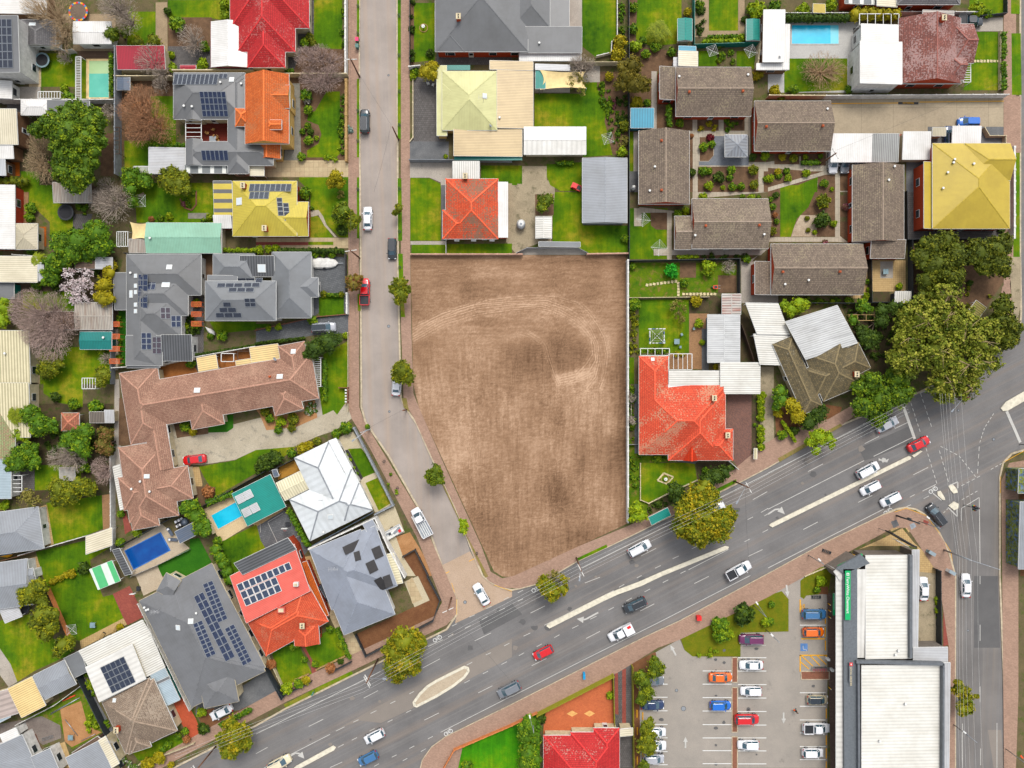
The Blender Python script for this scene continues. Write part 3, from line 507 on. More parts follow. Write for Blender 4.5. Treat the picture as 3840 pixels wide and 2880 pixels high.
def tree(kind,label,lobes,h,cat='tree'):
    n=len(lobes); bx=sum(l[0] for l in lobes)/n; by=sum(l[1] for l in lobes)/n
    hm=h*.62; base=W_(bx,by,hm); z0=.1 if gz(base.x,base.y)>.1 else 0; L=[]
    for l in lobes:
        top=l[3] if len(l)>3 else h; r=px(l[2]); 
        if kind=='palm': r*=1
        rv=min(r*.8,top*.42); zc=top-rv; p=W_(l[0],l[1],zc); L.append((p.x-base.x,p.y-base.y,zc-z0,r*(.93 if kind!='gum' else rnd.uniform(.72,.92)),rv))
    root=empty({'palm':'palm_tree'}.get(kind,'tree'),(base.x,base.y,z0),label,cat); B=root.location
    if kind.startswith('bare'):
        mt={'bare':'T_bare','bare_brown':'T_brown','bare_rust':'T_rust','bare_pink':'T_pink','bare_fan':'T_fan'}[kind]; tm=trunkmesh([(x,y,z*.8,r,rv) for x,y,z,r,rv in L],h,mt,.8); link('trunk',tm.mesh('trunk'),root)
        m=MB(); P=[];U=[];V=[]
        for (x,y,z,r,rv) in L:
            c=Vector((x,y,z)); st=Vector((x*.6,y*.6,z*.45))
            for i in range(int(16+r*9)):
                a=rnd.uniform(0,6.283); e=rnd.uniform(-.1,1.35); d=Vector((math.cos(a)*math.cos(e),math.sin(a)*math.cos(e),math.sin(e))); tip=c+Vector((d.x*r,d.y*r,d.z*rv))*rnd.uniform(.75,1.05); mid=(st+tip)/2+Vector((rnd.uniform(-.3,.3),rnd.uniform(-.3,.3),.25)); m.tube(st,mid,.08,.06,mt,4,False); m.tube(mid,tip,.06,.025,mt,3,False)
            k=int(r*r*125*(2.0 if kind in('bare_pink','bare_rust') else 1.0)*(.45 if kind=='bare_fan' else .7)); d=RG.normal(size=(k,3)); d/=np.linalg.norm(d,axis=1)[:,None]; d[:,2]=np.abs(d[:,2])*.9-.1
            q=np.array([x,y,z])+d*np.array([r,r,rv])*np.cbrt(RG.uniform(.12,1.0,k))[:,None]; dr=q-np.array(st); dr/=np.linalg.norm(dr,axis=1)[:,None]; dr=dr*.8+RG.normal(size=dr.shape)*.45; dr/=np.linalg.norm(dr,axis=1)[:,None]
            sdv=np.cross(dr,RG.normal(size=dr.shape)); sdv/=np.linalg.norm(sdv,axis=1)[:,None]; P.append(q);U.append(dr*RG.uniform(.12,.34,k)[:,None]); V.append(sdv*.015)
        link('branches',m.mesh('branches'),root); link('twigs',quads(np.concatenate(P),np.concatenate(U),np.concatenate(V),RG.uniform(0,1,sum(len(p) for p in P)),mt,None,'twigs'),root)
        if kind in('bare_rust',): 
            link('crown',crownmesh(L,'L_rust',.12,.2,0,.8),root)
        return root
    if kind=='palm':
        m=MB(); x,y,z,r,rv=L[0]; tm=MB(); tm.tube((0,0,0),(x,y,z),.2,.15,'bark',8); link('trunk',tm.mesh('trunk'),root)
        P=[];U=[];V=[]
        for i in range(26):
            a=i*2.4; d=Vector((math.cos(a),math.sin(a),0)); s=Vector((-d.y,d.x,0)); el=rnd.uniform(0,.8); L_=r*rnd.uniform(.85,1.15)
            for k in range(16):
                t=(k+1)/16; c=Vector((x,y,z+.3))+d*L_*t+Vector((0,0,el*L_*t-1.0*L_*t*t)); 
                for sg in(-1,1):
                    dd_=(s*sg+d*.5).normalized(); w=.16*r*math.sin(min(1,t*1.1+.15)*2.6); w=max(w,.08); P.append(c+dd_*w); U.append(dd_*w); V.append(d*.035)
        link('crown',quads(np.array(P),np.array(U),np.array(V),RG.uniform(0,1,len(P)),'L_palm'),root); return root
    lk={'dense':'L_dense','green':'L_green','olive':'L_olive','olive_dark':'L_olive_dark','dark':'L_dark','round':'L_round','lime':'L_lime','yellow':'L_yellow','gum':'L_gum','gum_dark':'L_gum_dark','plane':'L_plane','sparse':'L_sparse','blossom':'L_blossom','red_green':'L_red_green','rust_green':'L_rust_green'}[kind]
    L2=[]
    for (x,y,z,r,rv) in L:
        L2.append((x,y,z,r*.86,rv*.95))
        for i in range(int(3+r*1.6)):
            a=rnd.uniform(0,6.283); d=r*rnd.uniform(.45,.82); q=r*rnd.uniform(.2,.46); L2.append((x+math.cos(a)*d,y+math.sin(a)*d,z+rv*rnd.uniform(-.2,.6)*(1-d/r*.3),q,q*.8))
    lf=.25 if h<7 else .32; de=1.25
    core=.88
    if kind=='gum': core=.5; de=1.0
    if kind=='plane': core=.84
    if kind in('sparse','blossom'): core=0; de=.45; lf=.2
    link('crown',crownmesh(L2,lk,lf,de,core),root); link('trunk',trunkmesh([(x,y,z,r,rv) for x,y,z,r,rv in L],h,'pale_bark' if kind=='gum' else 'bark',1.3 if kind=='gum' else 1).mesh('trunk'),root)
    if kind=='gum':
        lm=MB()
        for (x,y,z,r,rv) in L[:13]:
            s=Vector((x*.35,y*.35,z*.75)); e=Vector((x,y,z+rv*.84)); lm.tube(s,e,.2,.12,'pale_bark',6)
            for k in range(5):
                a=rnd.uniform(0,6.283); q=r*rnd.uniform(.3,.75); t=e+Vector((math.cos(a)*q,math.sin(a)*q,rnd.uniform(-.5,.3))); lm.tube(e-Vector((0,0,.2)),t,.08,.03,'pale_bark',5)
        link('limbs',lm.mesh('limbs'),root)
    return root
_sh={}
def shrub(kind,label,x,y,r):
    R_=px(r); big=R_>.75; key=(kind,big,rnd.randrange(3)); lk='L_'+{'rust':'rust','red':'red','pink':'pink'}.get(kind,kind)
    if key not in _sh:
        ball=kind in('green','lime','olive','dark','yellow','round','red') ; lob=[(0,0,.8,1,.85)]
        if big: lob=[(0,0,.75,.8,.8)]+[(math.cos(a)*.55,math.sin(a)*.55,.65+rnd.uniform(-.1,.3),.42,.4) for a in [rnd.uniform(0,6.28) for _ in range(6)]]
        _sh[key]=crownmesh(lob,lk,.2 if big else .3,(5.5 if big else 6)*(.3 if kind=='sparse' else 1),.85 if kind!='sparse' else 0,.22,'shrub')
    p=W_(x,y,R_*.8); z=.12 if gz(p.x,p.y)>.1 else 0; o=link('shrub',_sh[key]); o.location=(p.x,p.y,z-.1*R_); o.scale=(R_*.95,R_*.95,R_*.95); o.rotation_euler[2]=rnd.uniform(0,6.28); tag(o,label,'shrub','garden shrubs and bushes'); return o
def hedge(label,kind,x0,y0,x1,y1,w,h):
    A=W_(x0,y0,h*.7);B=W_(x1,y1,h*.7); c=(A+B)/2; L=(B-A).length; n=max(2,int(L/(px(w)*.55))); r=px(w)/2; lob=[]
    for i in range(n): p=A+(B-A)*((i+.5)/n)-c; lob.append((p.x,p.y,h*.55,r,h*.5))
    me=crownmesh(lob,'L_'+kind,.22,2.2/max(1,r),.88,.25,'hedge'); o=link('hedge',me); o.location=(c.x,c.y,.12); tag(o,label,'hedge')
def cover(label,kind,p,den=1.0):
    P=[W_(x,y,.3) for x,y in pairs(p)]; xs=[q.x for q in P];ys=[q.y for q in P]; a=(max(xs)-min(xs))*(max(ys)-min(ys)); lob=[]
    for i in range(int(a*1.6*den)):
        x=rnd.uniform(min(xs),max(xs));y=rnd.uniform(min(ys),max(ys))
        if inpoly(x,y,P): q=rnd.uniform(.25,.6); lob.append((x,y,.12+q*.5,q,q*rnd.uniform(.6,1.1)))
    if not lob: return
    c=(sum(xs)/len(xs),sum(ys)/len(ys)); lob=[(x-c[0],y-c[1],z,r,v) for x,y,z,r,v in lob]
    o=link('ground_cover',crownmesh(lob,'L_'+kind,.2,3.5,.6,.2,'ground_cover')); o.location=(c[0],c[1],0); tag(o,label,'plants',kind='stuff')
# ---- yard items
def F(label,h,mt,p,th=.1):
    P=[W_(x,y,h*.6) for x,y in pairs(p)] if len(p)!=4 else [W_(p[0],p[1],h*.6),W_(p[2],p[3],h*.6)]
    m=MB()
    for i in range(len(P)-1):
        a,b=P[i],P[i+1]; d=(b-a).normalized()*th*.5; m.bar((a.x-d.x,a.y-d.y,.1+h/2),(b.x+d.x,b.y+d.y,.1+h/2),th,h,mt)
        L=(b-a).length
        for k in range(int(L/2.4)+1):
            q=a+(b-a)*(k/(int(L/2.4)+1)); m.box((q.x,q.y,.1+h/2+.03),(th+.08,th+.08,h+.06),mt,rz=math.atan2(d.y,d.x))
    kind='wall' if 'wall' in mt or 'brick' in mt or 'stone' in mt else 'fence'
    nm='garden_wall' if kind=='wall' else 'fence'
    return thing(nm,m,label,'wall' if 'wall' in label else 'fence',loc=(P[0].x,P[0].y,.1))
def rect3(x0,y0,x1,y1,z): return [W_(x0,y0,z),W_(x1,y0,z),W_(x1,y1,z),W_(x0,y1,z)]
def pool(label,cop,x0,y0,x1,y1,ws,quad=None):
    Q=[W_(x,y) for x,y in (pairs(quad) if quad else [(x0,y0),(x1,y0),(x1,y1),(x0,y1)])]; c=sum(Q,Vector())/4; root=empty('swimming_pool',(c.x,c.y,.12),label,'swimming pool')
    m=MB(); m.prism([(q.x,q.y) for q in Q],.12,.205,cop); m.build('coping',root)
    for i,w in enumerate(ws):
        if isinstance(w[0],list): pts=pairs(w[0]); mt=w[1]
        else: pts=pairs(w[:4]); mt=w[4]
        m=MB(); m.poly([(*W_(x,y)[:2],.209+.002*i) for x,y in pts],mt); m.build('water',root)
def slats(label,mt,x0,y0,x1,y1,n,d,h):
    P=rect3(x0,y0,x1,y1,h); c=(P[0]+P[2])/2; root=empty('pergola',(c.x,c.y,.12),label,'pergola'); m=MB()
    for i in range(4): m.bar(P[i],P[(i+1)%4],.12,.14,mt)
    m.build('frame',root); m=MB()
    for i in range(1,n):
        t=i/n
        if d=='h': a,b=P[0]+(P[3]-P[0])*t,P[1]+(P[2]-P[1])*t
        else: a,b=P[0]+(P[1]-P[0])*t,P[3]+(P[2]-P[3])*t
        m.bar(a+Vector((0,0,.08)),b+Vector((0,0,.08)),.09,.08,mt)
    if m.v: m.build('rafters',root)
    for q in P: pm=MB(); pm.tube((q.x,q.y,.12),(q.x,q.y,h),.05,.05,mt,6); pm.build('post',root)
def simple(name,label,cat,x,y,fn,rz=0,z=None,group=None):
    p=W_(x,y,.5); zz=gz(p.x,p.y)-.01 if z is None else z; root=empty(name,(p.x,p.y,zz),label,cat,group,rz); 
    for nm,mb in fn(): 
        link(nm,mb.mesh(nm),root)
    return root
def tramp(label,x,y,r,st):
    def f():
        R_=px(r); m=MB(); mm={'multi':['red_paint','yellow_paint','blue_paint'],'grey':['grey_plastic'],'dark':['dark_plastic']}[st]; m.ring((0,0,.8),R_,.32,.05,mm[0],24,mats=mm); yield 'safety_pad',m
        m=MB(); m.tube((0,0,.8),(0,0,.81),R_*.9,R_*.9,'cloth_black' if st!='multi' else 'bark',24); yield 'mat',m
        for i in range(6): a=i*1.047; m=MB(); m.tube((math.cos(a)*R_,math.sin(a)*R_,0),(math.cos(a)*R_,math.sin(a)*R_,.82),.03,.03,'steel',6); yield 'leg',m
    simple('trampoline',label,'trampoline',x,y,f)
def tbl(w,d,h,mt):
    m=MB(); m.box((0,0,h),(w,d,.05),mt); yield 'table_top',m
    for sx in(-1,1):
        for sy in(-1,1): m=MB(); m.tube((sx*w*.42,sy*d*.42,0),(sx*w*.42,sy*d*.42,h),.03,.03,mt,6); yield 'leg',m
def chr_(mt,x=0,y=0,rz=0):
    M=Matrix.Rotation(rz,3,'Z'); m=MB(); m.box(Vector((x,y,.44)),(.48,.48,.06),mt,rz=rz); yield 'seat',m
    m=MB(); m.box(Vector((x,y,.72))+M@Vector((-.24,0,0)),(.06,.48,.55),mt,rz=rz); yield 'backrest',m
    for a in(-.2,.2):
        for b in(-.2,.2): q=Vector((x,y,0))+M@Vector((a,b,0)); m=MB(); m.tube(q,q+Vector((0,0,.43)),.025,.025,mt,6); yield 'leg',m
def table(label,x,y):
    simple('garden_table',label,'table',x+10,y+10,lambda:list(tbl(1.3,1.0,.72,'grey_paint')) )
    for i,(dx,dy) in enumerate(((-30,-45),(20,-75),(25,-20),(55,-10),(60,20))): simple('garden_chair','wicker chair '+('left of','above','nearest','right of','at the lower right of')[i]+' the dark tables on the red deck','chair',x-10+dx,y+dy,lambda:list(chr_('wicker')),rz=i*1.3,group='wicker chairs around the table')
def gtable(label,x,y): simple('garden_table',label,'table',x,y,lambda:tbl(1.0,1.0,.7,'grey_plastic'))
def chair(label,x,y,a): simple('garden_chair',label,'chair',x,y,lambda:chr_('grey_plastic'),rz=R(a),group='grey plastic chairs')
def pair_chairs(label,x,y):
    simple('garden_chair','left white garden chair under the yellow tree','chair',x-22,y-8,lambda:chr_('white_paint'),rz=.4,group='white garden chairs'); simple('garden_chair','right white garden chair under the yellow tree','chair',x+22,y+4,lambda:chr_('white_paint'),rz=2.6,group='white garden chairs')
def fountain(label,x,y):
    def f():
        m=MB(); m.ring((0,0,0),.78,.12,.1,'sandstone',20); yield 'edging',m
        m=MB(); m.tube((0,0,0),(0,0,.7),.12,.08,'white_paint',10); m.tube((0,0,.7),(0,0,.82),.1,.34,'white_paint',14); m.tube((0,0,.8),(0,0,1.1),.07,.05,'white_paint',8); yield 'pedestal',m
    simple('birdbath',label,'statue',x,y,f)
def awning(label,mt,x0,y0,x1,y1,h):
    P=rect3(x0,y0,x1,y1,h); m=MB(); m.prism([(p.x,p.y) for p in P],h-.05,h,mt); thing('awning',m,label,'awning',loc=P[0])
def sail(label,x0,y0,x1,y1):
    P=rect3(x0,y0,x1,y1,2.6); n=8; m=MB(); G=[]
    for i in range(n+1):
        for j in range(n+1):
            u,v=i/n,j/n; cu=.5+(u-.5)*(1-.35*math.sin(v*math.pi)*1.0*abs(2*u-1)*.5); cv=.5+(v-.5)*(1-.35*math.sin(u*math.pi)*abs(2*v-1)*.5); a=P[0].lerp(P[1],cu);b=P[3].lerp(P[2],cu); q=a.lerp(b,cv); q.z=2.6-.4*math.sin(u*math.pi)*math.sin(v*math.pi)+.3*(u-.5)*(v-.5)*4; G.append(q)
    for i in range(n):
        for j in range(n): m.face([G[i*(n+1)+j],G[(i+1)*(n+1)+j],G[(i+1)*(n+1)+j+1],G[i*(n+1)+j+1]][::-1],'sail_cream')
    c=P[0]; root=empty('shade_sail',(c.x,c.y,.12),label,'shade sail'); m.build('canopy',root)
    for q in P: pm=MB(); pm.tube((q.x,q.y,.12),(q.x,q.y,3),.05,.05,'steel',6); pm.build('post',root)
def clothes(label,x,y,r,wash=0):
    def f():
        R_=px(r); m=MB(); m.tube((0,0,0),(0,0,1.9),.05,.04,'steel',8); yield 'post',m
        a0=rnd.uniform(0,1.5)
        for i in range(4): a=a0+i*1.5708; m=MB(); m.bar((0,0,1.75),(math.cos(a)*R_,math.sin(a)*R_,1.95),.04,.04,'white_paint'); yield 'arm',m
        m=MB()
        for q in(.4,.7,.97):
            for i in range(4): a=a0+i*1.5708;b=a+1.5708; z=1.75+.2*q; m.bar((math.cos(a)*R_*q,math.sin(a)*R_*q,z),(math.cos(b)*R_*q,math.sin(b)*R_*q,z),.03,.02,'wire2')
        yield 'line',m
        if wash:
            m=MB()
            for i in range(16):
                a=a0+i*.39; k=int((a-a0)//1.5708); A=Vector((math.cos(a0+k*1.5708),math.sin(a0+k*1.5708),0))*R_; B=Vector((math.cos(a0+(k+1)*1.5708),math.sin(a0+(k+1)*1.5708),0))*R_; q=A.lerp(B,((a-a0)/1.5708)%1); m.box((q.x,q.y,1.6),(rnd.uniform(.35,.6),.16,.65),['cloth_white','cloth_white','white_paint','cloth_blue'][i%4],rz=math.atan2(B.y-A.y,B.x-A.x))
            yield 'washing',m
    simple('clothes_line',label,'clothes line',x,y,f)
def toycar(label,x,y):
    def f():
        m=MB(); m.box((0,0,.5),(2.0,1.1,.5),'red_paint'); m.box((-.3,0,.9),(.9,.95,.4),'red_paint'); m.box((.55,0,.72),(.75,.8,.08),'dark_plastic'); yield 'body',m
        for a in(-.65,.65):
            for b in(-.55,.55): m=MB(); m.tube((a,b-.06,.25),(a,b+.06,.25),.25,.25,'tyre',12); yield 'wheel',m
    simple('toy_truck',label,'toy truck',x,y,f,rz=R(-25))
def tank(label,x,y,r):
    def f():
        R_=px(r)
        m=MB(); m.tube((0,0,0),(0,0,1.4),R_,R_,'pale_grey_metal' if r>25 else 'white_paint',20); m.tube((0,0,1.4),(0,0,1.52),R_,R_*.25,'white_paint',20); yield 'tank_body',m
        m=MB(); m.tube((0,0,1.5),(0,0,1.6),R_*.25,R_*.25,'grey_paint',12); yield 'lid',m
    simple('water_tank',label,'water tank',x,y,f)
def stones(label,pts):
    for i,(x,y) in enumerate(pts):
        p=W_(x,y); m=MB(); m.box((0,0,.03),(rnd.uniform(.4,.55),rnd.uniform(.4,.55),.07),'stone'); o=link('stepping_stone',m.mesh('stepping_stone')); o.location=(p.x,p.y,.16); o.rotation_euler[2]=rnd.uniform(-.3,.3); tag(o,'stone '+str(i+1)+' of the '+label,'stepping stone',label)
def noparking(x0,y0,x1,y1): 
    P=rect3(x0,y0,x1,y1,.18); MARK.poly([(p.x,p.y,.17) for p in P],'sign_black')
def acbox(label,x,y,w,h,mt='white_paint'):
    nm='bin' if 'bin' in label else ('letterbox' if 'letterbox' in label else ('basketball_hoop' if 'basketball' in label else 'window_awning'))
    p=W_(x,y,.6); z=gz(p.x,p.y)-.02; root=empty(nm,(p.x,p.y,z),label,nm.replace('_',' ')); W,D=px(w),px(h); m=MB(); zt=2.2 if nm=='window_awning' else 1.0
    if nm=='basketball_hoop':
        m.tube((0,0,0),(0,0,2.4),.06,.05,'steel',8); link('post',m.mesh('post'),root); m=MB(); m.box((0,0,2.3),(W,.08,.8),mt); link('backboard',m.mesh('backboard'),root); m=MB(); m.ring((0,-.3,2.1),.23,.03,.03,'orange_plastic',14); link('hoop',m.mesh('hoop'),root); m=MB(); m.box((0,.4,.15),(W*.8,.8,.3),'dark_plastic'); link('base',m.mesh('base'),root); return
    m.box((0,0,zt-.25 if nm=='window_awning' else zt/2),(W,D,.4 if nm=='window_awning' else zt),mt); link('body',m.mesh('body'),root); m=MB(); m.box((0,0,zt+.02),(W*1.08,D*1.08,.06),mt); link('lid',m.mesh('lid'),root)
def wbin(label,mt,x,y):
    def f():
        m=MB(); m.prism([(-.26,-.3),(.26,-.3),(.3,.35),(-.3,.35)],.08,1.0,'green_plastic'); yield 'body',m
        m=MB(); m.box((0,.02,1.04),(.64,.74,.07),mt); yield 'lid',m
        for s in(-1,1): m=MB(); m.tube((s*.3-.03,.32,.12),(s*.3+.03,.32,.12),.12,.12,'tyre',10); yield 'wheel',m
    simple('wheelie_bin',label,'bin',x,y,f,group='wheelie bins at the kerb')
def kayak(label,x,y,L,a,trailer=0):
    def f():
        l=px(L); w=.55 if not trailer else 1.05; m=MB(); N=10; prev=None; mt='white_wall' if 'kayak' not in label else 'yellow_paint'; rings=[]
        for i in range(N+1):
            t=i/N; s=max(.06,math.sin(min(1,(t*1.15 if not trailer else t*3+.55))*math.pi/2)*math.sqrt(max(0,1-max(0,t-.5)**2*4))); rings.append([Vector((-l+2*l*t,w*s*yy,.35+zz*s)) for yy,zz in ((-1,0),(-.8,.3),(-.3,.45),(.3,.45),(.8,.3),(1,0),(.5,-.3),(-.5,-.3))])
        for i in range(N):
            for k in range(8): j=(k+1)%8; m.face([rings[i][k],rings[i+1][k],rings[i+1][j],rings[i][j]],mt if not('kayak' in label and k>2) else 'cyan_paint')
        m.face(rings[0],mt); m.face(rings[-1][::-1],mt); yield 'hull',m
        if trailer:
            m=MB(); m.bar((l-.2,0,.35),(l+1.0,0,.35),.1,.08,'steel'); yield 'drawbar',m
            for s in(-1,1): m=MB(); m.tube((-.2,s*1.0-.09,.3),(-.2,s*1.0+.09,.3),.3,.3,'tyre',14); yield 'wheel',m
    simple('kayak' if 'kayak' in label else 'boat',label,'boat',x,y,f,rz=R(a))
def barrow(label,x,y):
    def f():
        m=MB(); m.prism([(-.45,-.32),(.4,-.38),(.4,.38),(-.45,.32)],.35,.6,'orange_plastic'); m.box((0,0,.61),(.6,.5,.02),'dark_plastic'); yield 'tray',m
        m=MB(); m.tube((-.65,-.05,.2),(-.65,.05,.2),.2,.2,'tyre',12); yield 'wheel',m
        for s in(-1,1): m=MB(); m.bar((-.6,s*.1,.25),(.95,s*.3,.5),.04,.04,'steel'); yield 'handle',m
    simple('wheelbarrow',label,'wheelbarrow',x,y,f)
def lounger(label,x,y,a):
    def f():
        m=MB(); m.box((0,0,.35),(1.3,.6,.12),'slate_metal'); yield 'seat',m
        m=MB(); m.box((-.85,0,.5),(.6,.6,.1),'slate_metal',M=Matrix.Rotation(R(30),3,'Y')); yield 'backrest',m
        m=MB(); m.box((-.8,0,.62),(.35,.4,.12),'cloth_white'); yield 'cushion',m
        for s in(-.5,.5):
            for t in(-.25,.25): m=MB(); m.tube((s,t,0),(s,t,.3),.03,.03,'steel',6); yield 'leg',m
    simple('sun_lounger',label,'sun lounger',x,y,f,rz=R(a),group='sun loungers by the deep pool')
def parasol(label,x,y,r):
    def f():
        R_=px(r); m=MB(); m.tube((0,0,0),(0,0,2.5),.04,.04,'steel',8); yield 'pole',m
        m=MB(); m.tube((0,0,2.1),(0,0,2.55),R_,.04,'slate_metal',8); yield 'canopy',m
    simple('parasol',label,'umbrella',x,y,f)
def lounge_set(label,x,y):
    def f():
        for i,(dx,dy,w,d) in enumerate(((0,0,1.9,.8),(-.5,-.9,.8,1.0))):
            m=MB(); m.box((dx,dy,.25),(w,d,.4),'cloth_black'); yield 'sofa_base',m
            for k in range(3): m=MB(); m.box((dx-w*.33+k*w*.33,dy+.1,.55),(.45,.45,.18),'cloth_white'); yield 'cushion',m
    simple('outdoor_sofa',label,'sofa',x,y,f,rz=R(27))
def pipe(label,x0,y0,x1,y1,w=.12,mt='steel'):
    A=W_(x0,y0,.3);B=W_(x1,y1,.3); m=MB(); m.tube((A.x,A.y,.28),(B.x,B.y,.28),w/2,w/2,mt,8); thing('pipe' if 'mesh' not in label else 'barrier_mesh',m,label,'pipe',loc=(A.x,A.y,.2))
def ladder(label,x0,y0,x1,y1):
    A=W_(x0,y0,.3);B=W_(x1,y1,.3); d=(B-A).normalized(); s=Vector((-d.y,d.x,0))*.22; m=MB(); m.bar(A+s,B+s,.05,.05,'steel'); m.bar(A-s,B-s,.05,.05,'steel')
    for i in range(8): q=A+(B-A)*((i+.5)/8); m.bar(q-s,q+s,.04,.04,'steel')
    thing('ladder',m,label,'ladder',loc=A)
def bench(label,x,y,a):
    def f():
        for i in range(6): m=MB(); m.box((-.75+i*.3,0,.4),(.12,.55,.05),'tan_wood' if 'timber' in label else 'dark_metal'); yield 'slat',m
        for s in(-.24,.24): m=MB(); m.bar((-.9,s,.3),(.9,s,.3),.06,.1,'tan_wood' if 'timber' in label else 'dark_metal'); yield 'rail',m
        for s in(-.8,.8): m=MB(); m.box((s,0,.15),(.08,.5,.3),'dark_metal'); yield 'leg',m
    simple('bench' if 'box' in label else 'bicycle_rack',label,'rack' if 'box' not in label else 'garden box',x,y,f,rz=R(a))
def util_box(label,x,y,a):
    def f():
        m=MB(); m.box((0,0,.6),(1.3,.55,1.2),'grey_plastic' if 'green' in label else 'white_paint'); yield 'cabinet',m
        m=MB(); m.box((0,0,1.23),(1.4,.65,.07),'pale_blue_metal'); yield 'lid',m
    simple('utility_cabinet',label,'cabinet',x,y,f,rz=R(a))
def bollard(label,x,y):
    def f():
        m=MB(); m.tube((0,0,0),(0,0,1.15),.09,.09,'yellow_paint',10); yield 'post',m
        m=MB(); m.tube((0,0,1.15),(0,0,1.2),.09,.05,'white_paint',10); yield 'cap',m
    simple('bollard',label,'bollard',x,y,f,group='yellow bollards')
def kstop(label,x,y,a):
    p=W_(x,y); m=MB(); m.box((0,0,.07),(1.5,.18,.14),'yellow_paint'); m.box((0,0,.15),(1.3,.1,.03),'yellow_paint'); o=link('wheel_stop',m.mesh('wheel_stop')); o.location=(p.x,p.y,.16); o.rotation_euler[2]=R(a); tag(o,label,'wheel stop','yellow wheel stops')
def trolleys(label,x,y):
    for i in range(8):
        p=W_(x-55+i*16,y,.5); root=empty('shopping_trolley',(p.x,p.y,.16),'steel shopping trolley, number '+str(i+1)+' from the left in the row on the yellow hatched bay','shopping trolley','shopping trolleys nested in a row')
        m=MB()
        for z in(.5,.75,1.0):
            s=.25+.08*z; 
            for a,b in(((-.35,-s),(.35,-s)),((.35,-s),(.35,s)),((.35,s),(-.35,s)),((-.35,s),(-.35,-s))): m.bar((*a,z),(*b,z),.025,.025,'steel')
        for k in range(5): m.bar((-.3+k*.15,-.25,.5),(-.3+k*.15,.25,.5),.02,.02,'steel')
        link('basket',m.mesh('basket'),root); m=MB(); m.bar((-.4,-.28,1.05),(-.4,.28,1.05),.05,.05,'red_paint'); link('handle',m.mesh('handle'),root)
        m=MB(); 
        for a in(-.25,.25):
            for b in(-.22,.22): m.tube((a,b-.02,.07),(a,b+.02,.07),.07,.07,'tyre',8); m.bar((a,b,.07),(a,b,.5),.03,.03,'steel',Vector((1,0,0)))
        link('undercarriage',m.mesh('undercarriage'),root)
def bedring(label,l):
    m=MB(); P=[W_(l[i],l[i+1]) for i in range(0,len(l),2)]
    for i in range(len(P)-1): m.bar((P[i].x,P[i].y,.2),(P[i+1].x,P[i+1].y,.2),.25,.16,'brown_brick')
    thing('garden_edging',m,label,'edging',loc=P[0])
def ring4(label,l):
    P=[W_(l[i],l[i+1]) for i in range(0,8,2)]; m=MB()
    for i in range(4): a,b=P[i],P[(i+1)%4]; m.bar((a.x,a.y,.2),(b.x,b.y,.2),.28,.12,'stone')
    thing('garden_edging',m,label,'edging',loc=P[0])
def textmesh(s,size):
    cu=bpy.data.curves.new('t','FONT'); cu.body=s; cu.size=size; cu.extrude=.015; cu.offset=.012*size; o=bpy.data.objects.new('t',cu); COL.objects.link(o); dg=bpy.context.evaluated_depsgraph_get(); me=bpy.data.meshes.new_from_object(o.evaluated_get(dg)); bpy.data.objects.remove(o); return me
def sgn(label,st,seg,h,rect=None,rect4=None,text=None,tpos=None,tang=0,tsize=.5):
    if rect: P=rect3(*rect,h)
    elif rect4: P=[W_(x,y,h) for x,y in rect4]
    else: P=None
    mt={'green':'sign_green','green2':'sign_green','black':'sign_black','dark':'rib_par','teal':'teal_metal'}[st]
    if P:
        c=(P[0]+P[2])/2; root=empty('sign',(c.x,c.y,.12),label,'sign'); m=MB(); m.prism([(p.x,p.y) for p in P],h-.12,h,mt); m.build('panel',root); m=MB(); m.bar((c.x,c.y,h-.1),(c.x,c.y,h-.5),.08,.08,'steel',Vector((1,0,0))); m.build('bracket',root)
    else:
        (x0,y0),(x1,y1)=seg; A=W_(x0,y0,h);B=W_(x1,y1,h); c=(A+B)/2; root=empty('sign',(c.x,c.y,.12),label,'sign'); m=MB(); d=(B-A).normalized(); s=Vector((-d.y,d.x,0)); m.bar(Vector((A.x,A.y,h-1.3)),Vector((B.x,B.y,h-1.3)),.25,2.6 if st=='black' else .3,mt); m.build('panel',root)
        if st=='black': 
            m=MB(); q=Vector((c.x,c.y,h-1.3)); s=s*.64 if s.dot(c)<0 else s*-.64
            for i in range(6): v=Vector((0,0,.9-i*.34)); m.bar(q-d*1.1+s+v,q+d*(1.6-.3*(i%3))+s+v,.04,.16,'white_paint')
            m.build('lettering',root)
        for t in(.1,.9): q=A.lerp(B,t); m=MB(); m.tube((q.x,q.y,.1),(q.x,q.y,h-.9),.06,.06,'steel',8); m.build('post',root)
    if text:
        me=textmesh(text,tsize); me.materials.append(mat('white_paint' if 'GROCER' not in text else 'cream_wall')); o=link('lettering',me,root); q=W_(*tpos,h); a=R(tang); off=Matrix.Rotation(a,3,'Z')@Vector((0,-tsize*.35,0)); o.location=Vector((q.x,q.y,h+.02))+off-root.location; o.rotation_euler[2]=a
        if 'GROCER' in text:
            m=MB(); q=W_(tpos[0],tpos[1]-22,h); m.box((q.x,q.y,h+.03),(.55,.6,.06),'red_paint'); m.box((q.x,q.y,h+.065),(.2,.3,.02),'white_paint'); m.build('logo',root)
        else:
            m=MB(); q=W_(tpos[0],tpos[1],h)+Matrix.Rotation(a,3,'Z')@Vector((-tsize*.6,0,0)); m.box((q.x,q.y,h+.02),(tsize*.7,tsize*.7,.03),'white_paint',rz=a); m.box((q.x,q.y,h+.04),(tsize*.45,tsize*.14,.02),'sign_green',rz=a); m.box((q.x,q.y,h+.041),(tsize*.14,tsize*.45,.022),'sign_green',rz=a); m.build('logo',root)
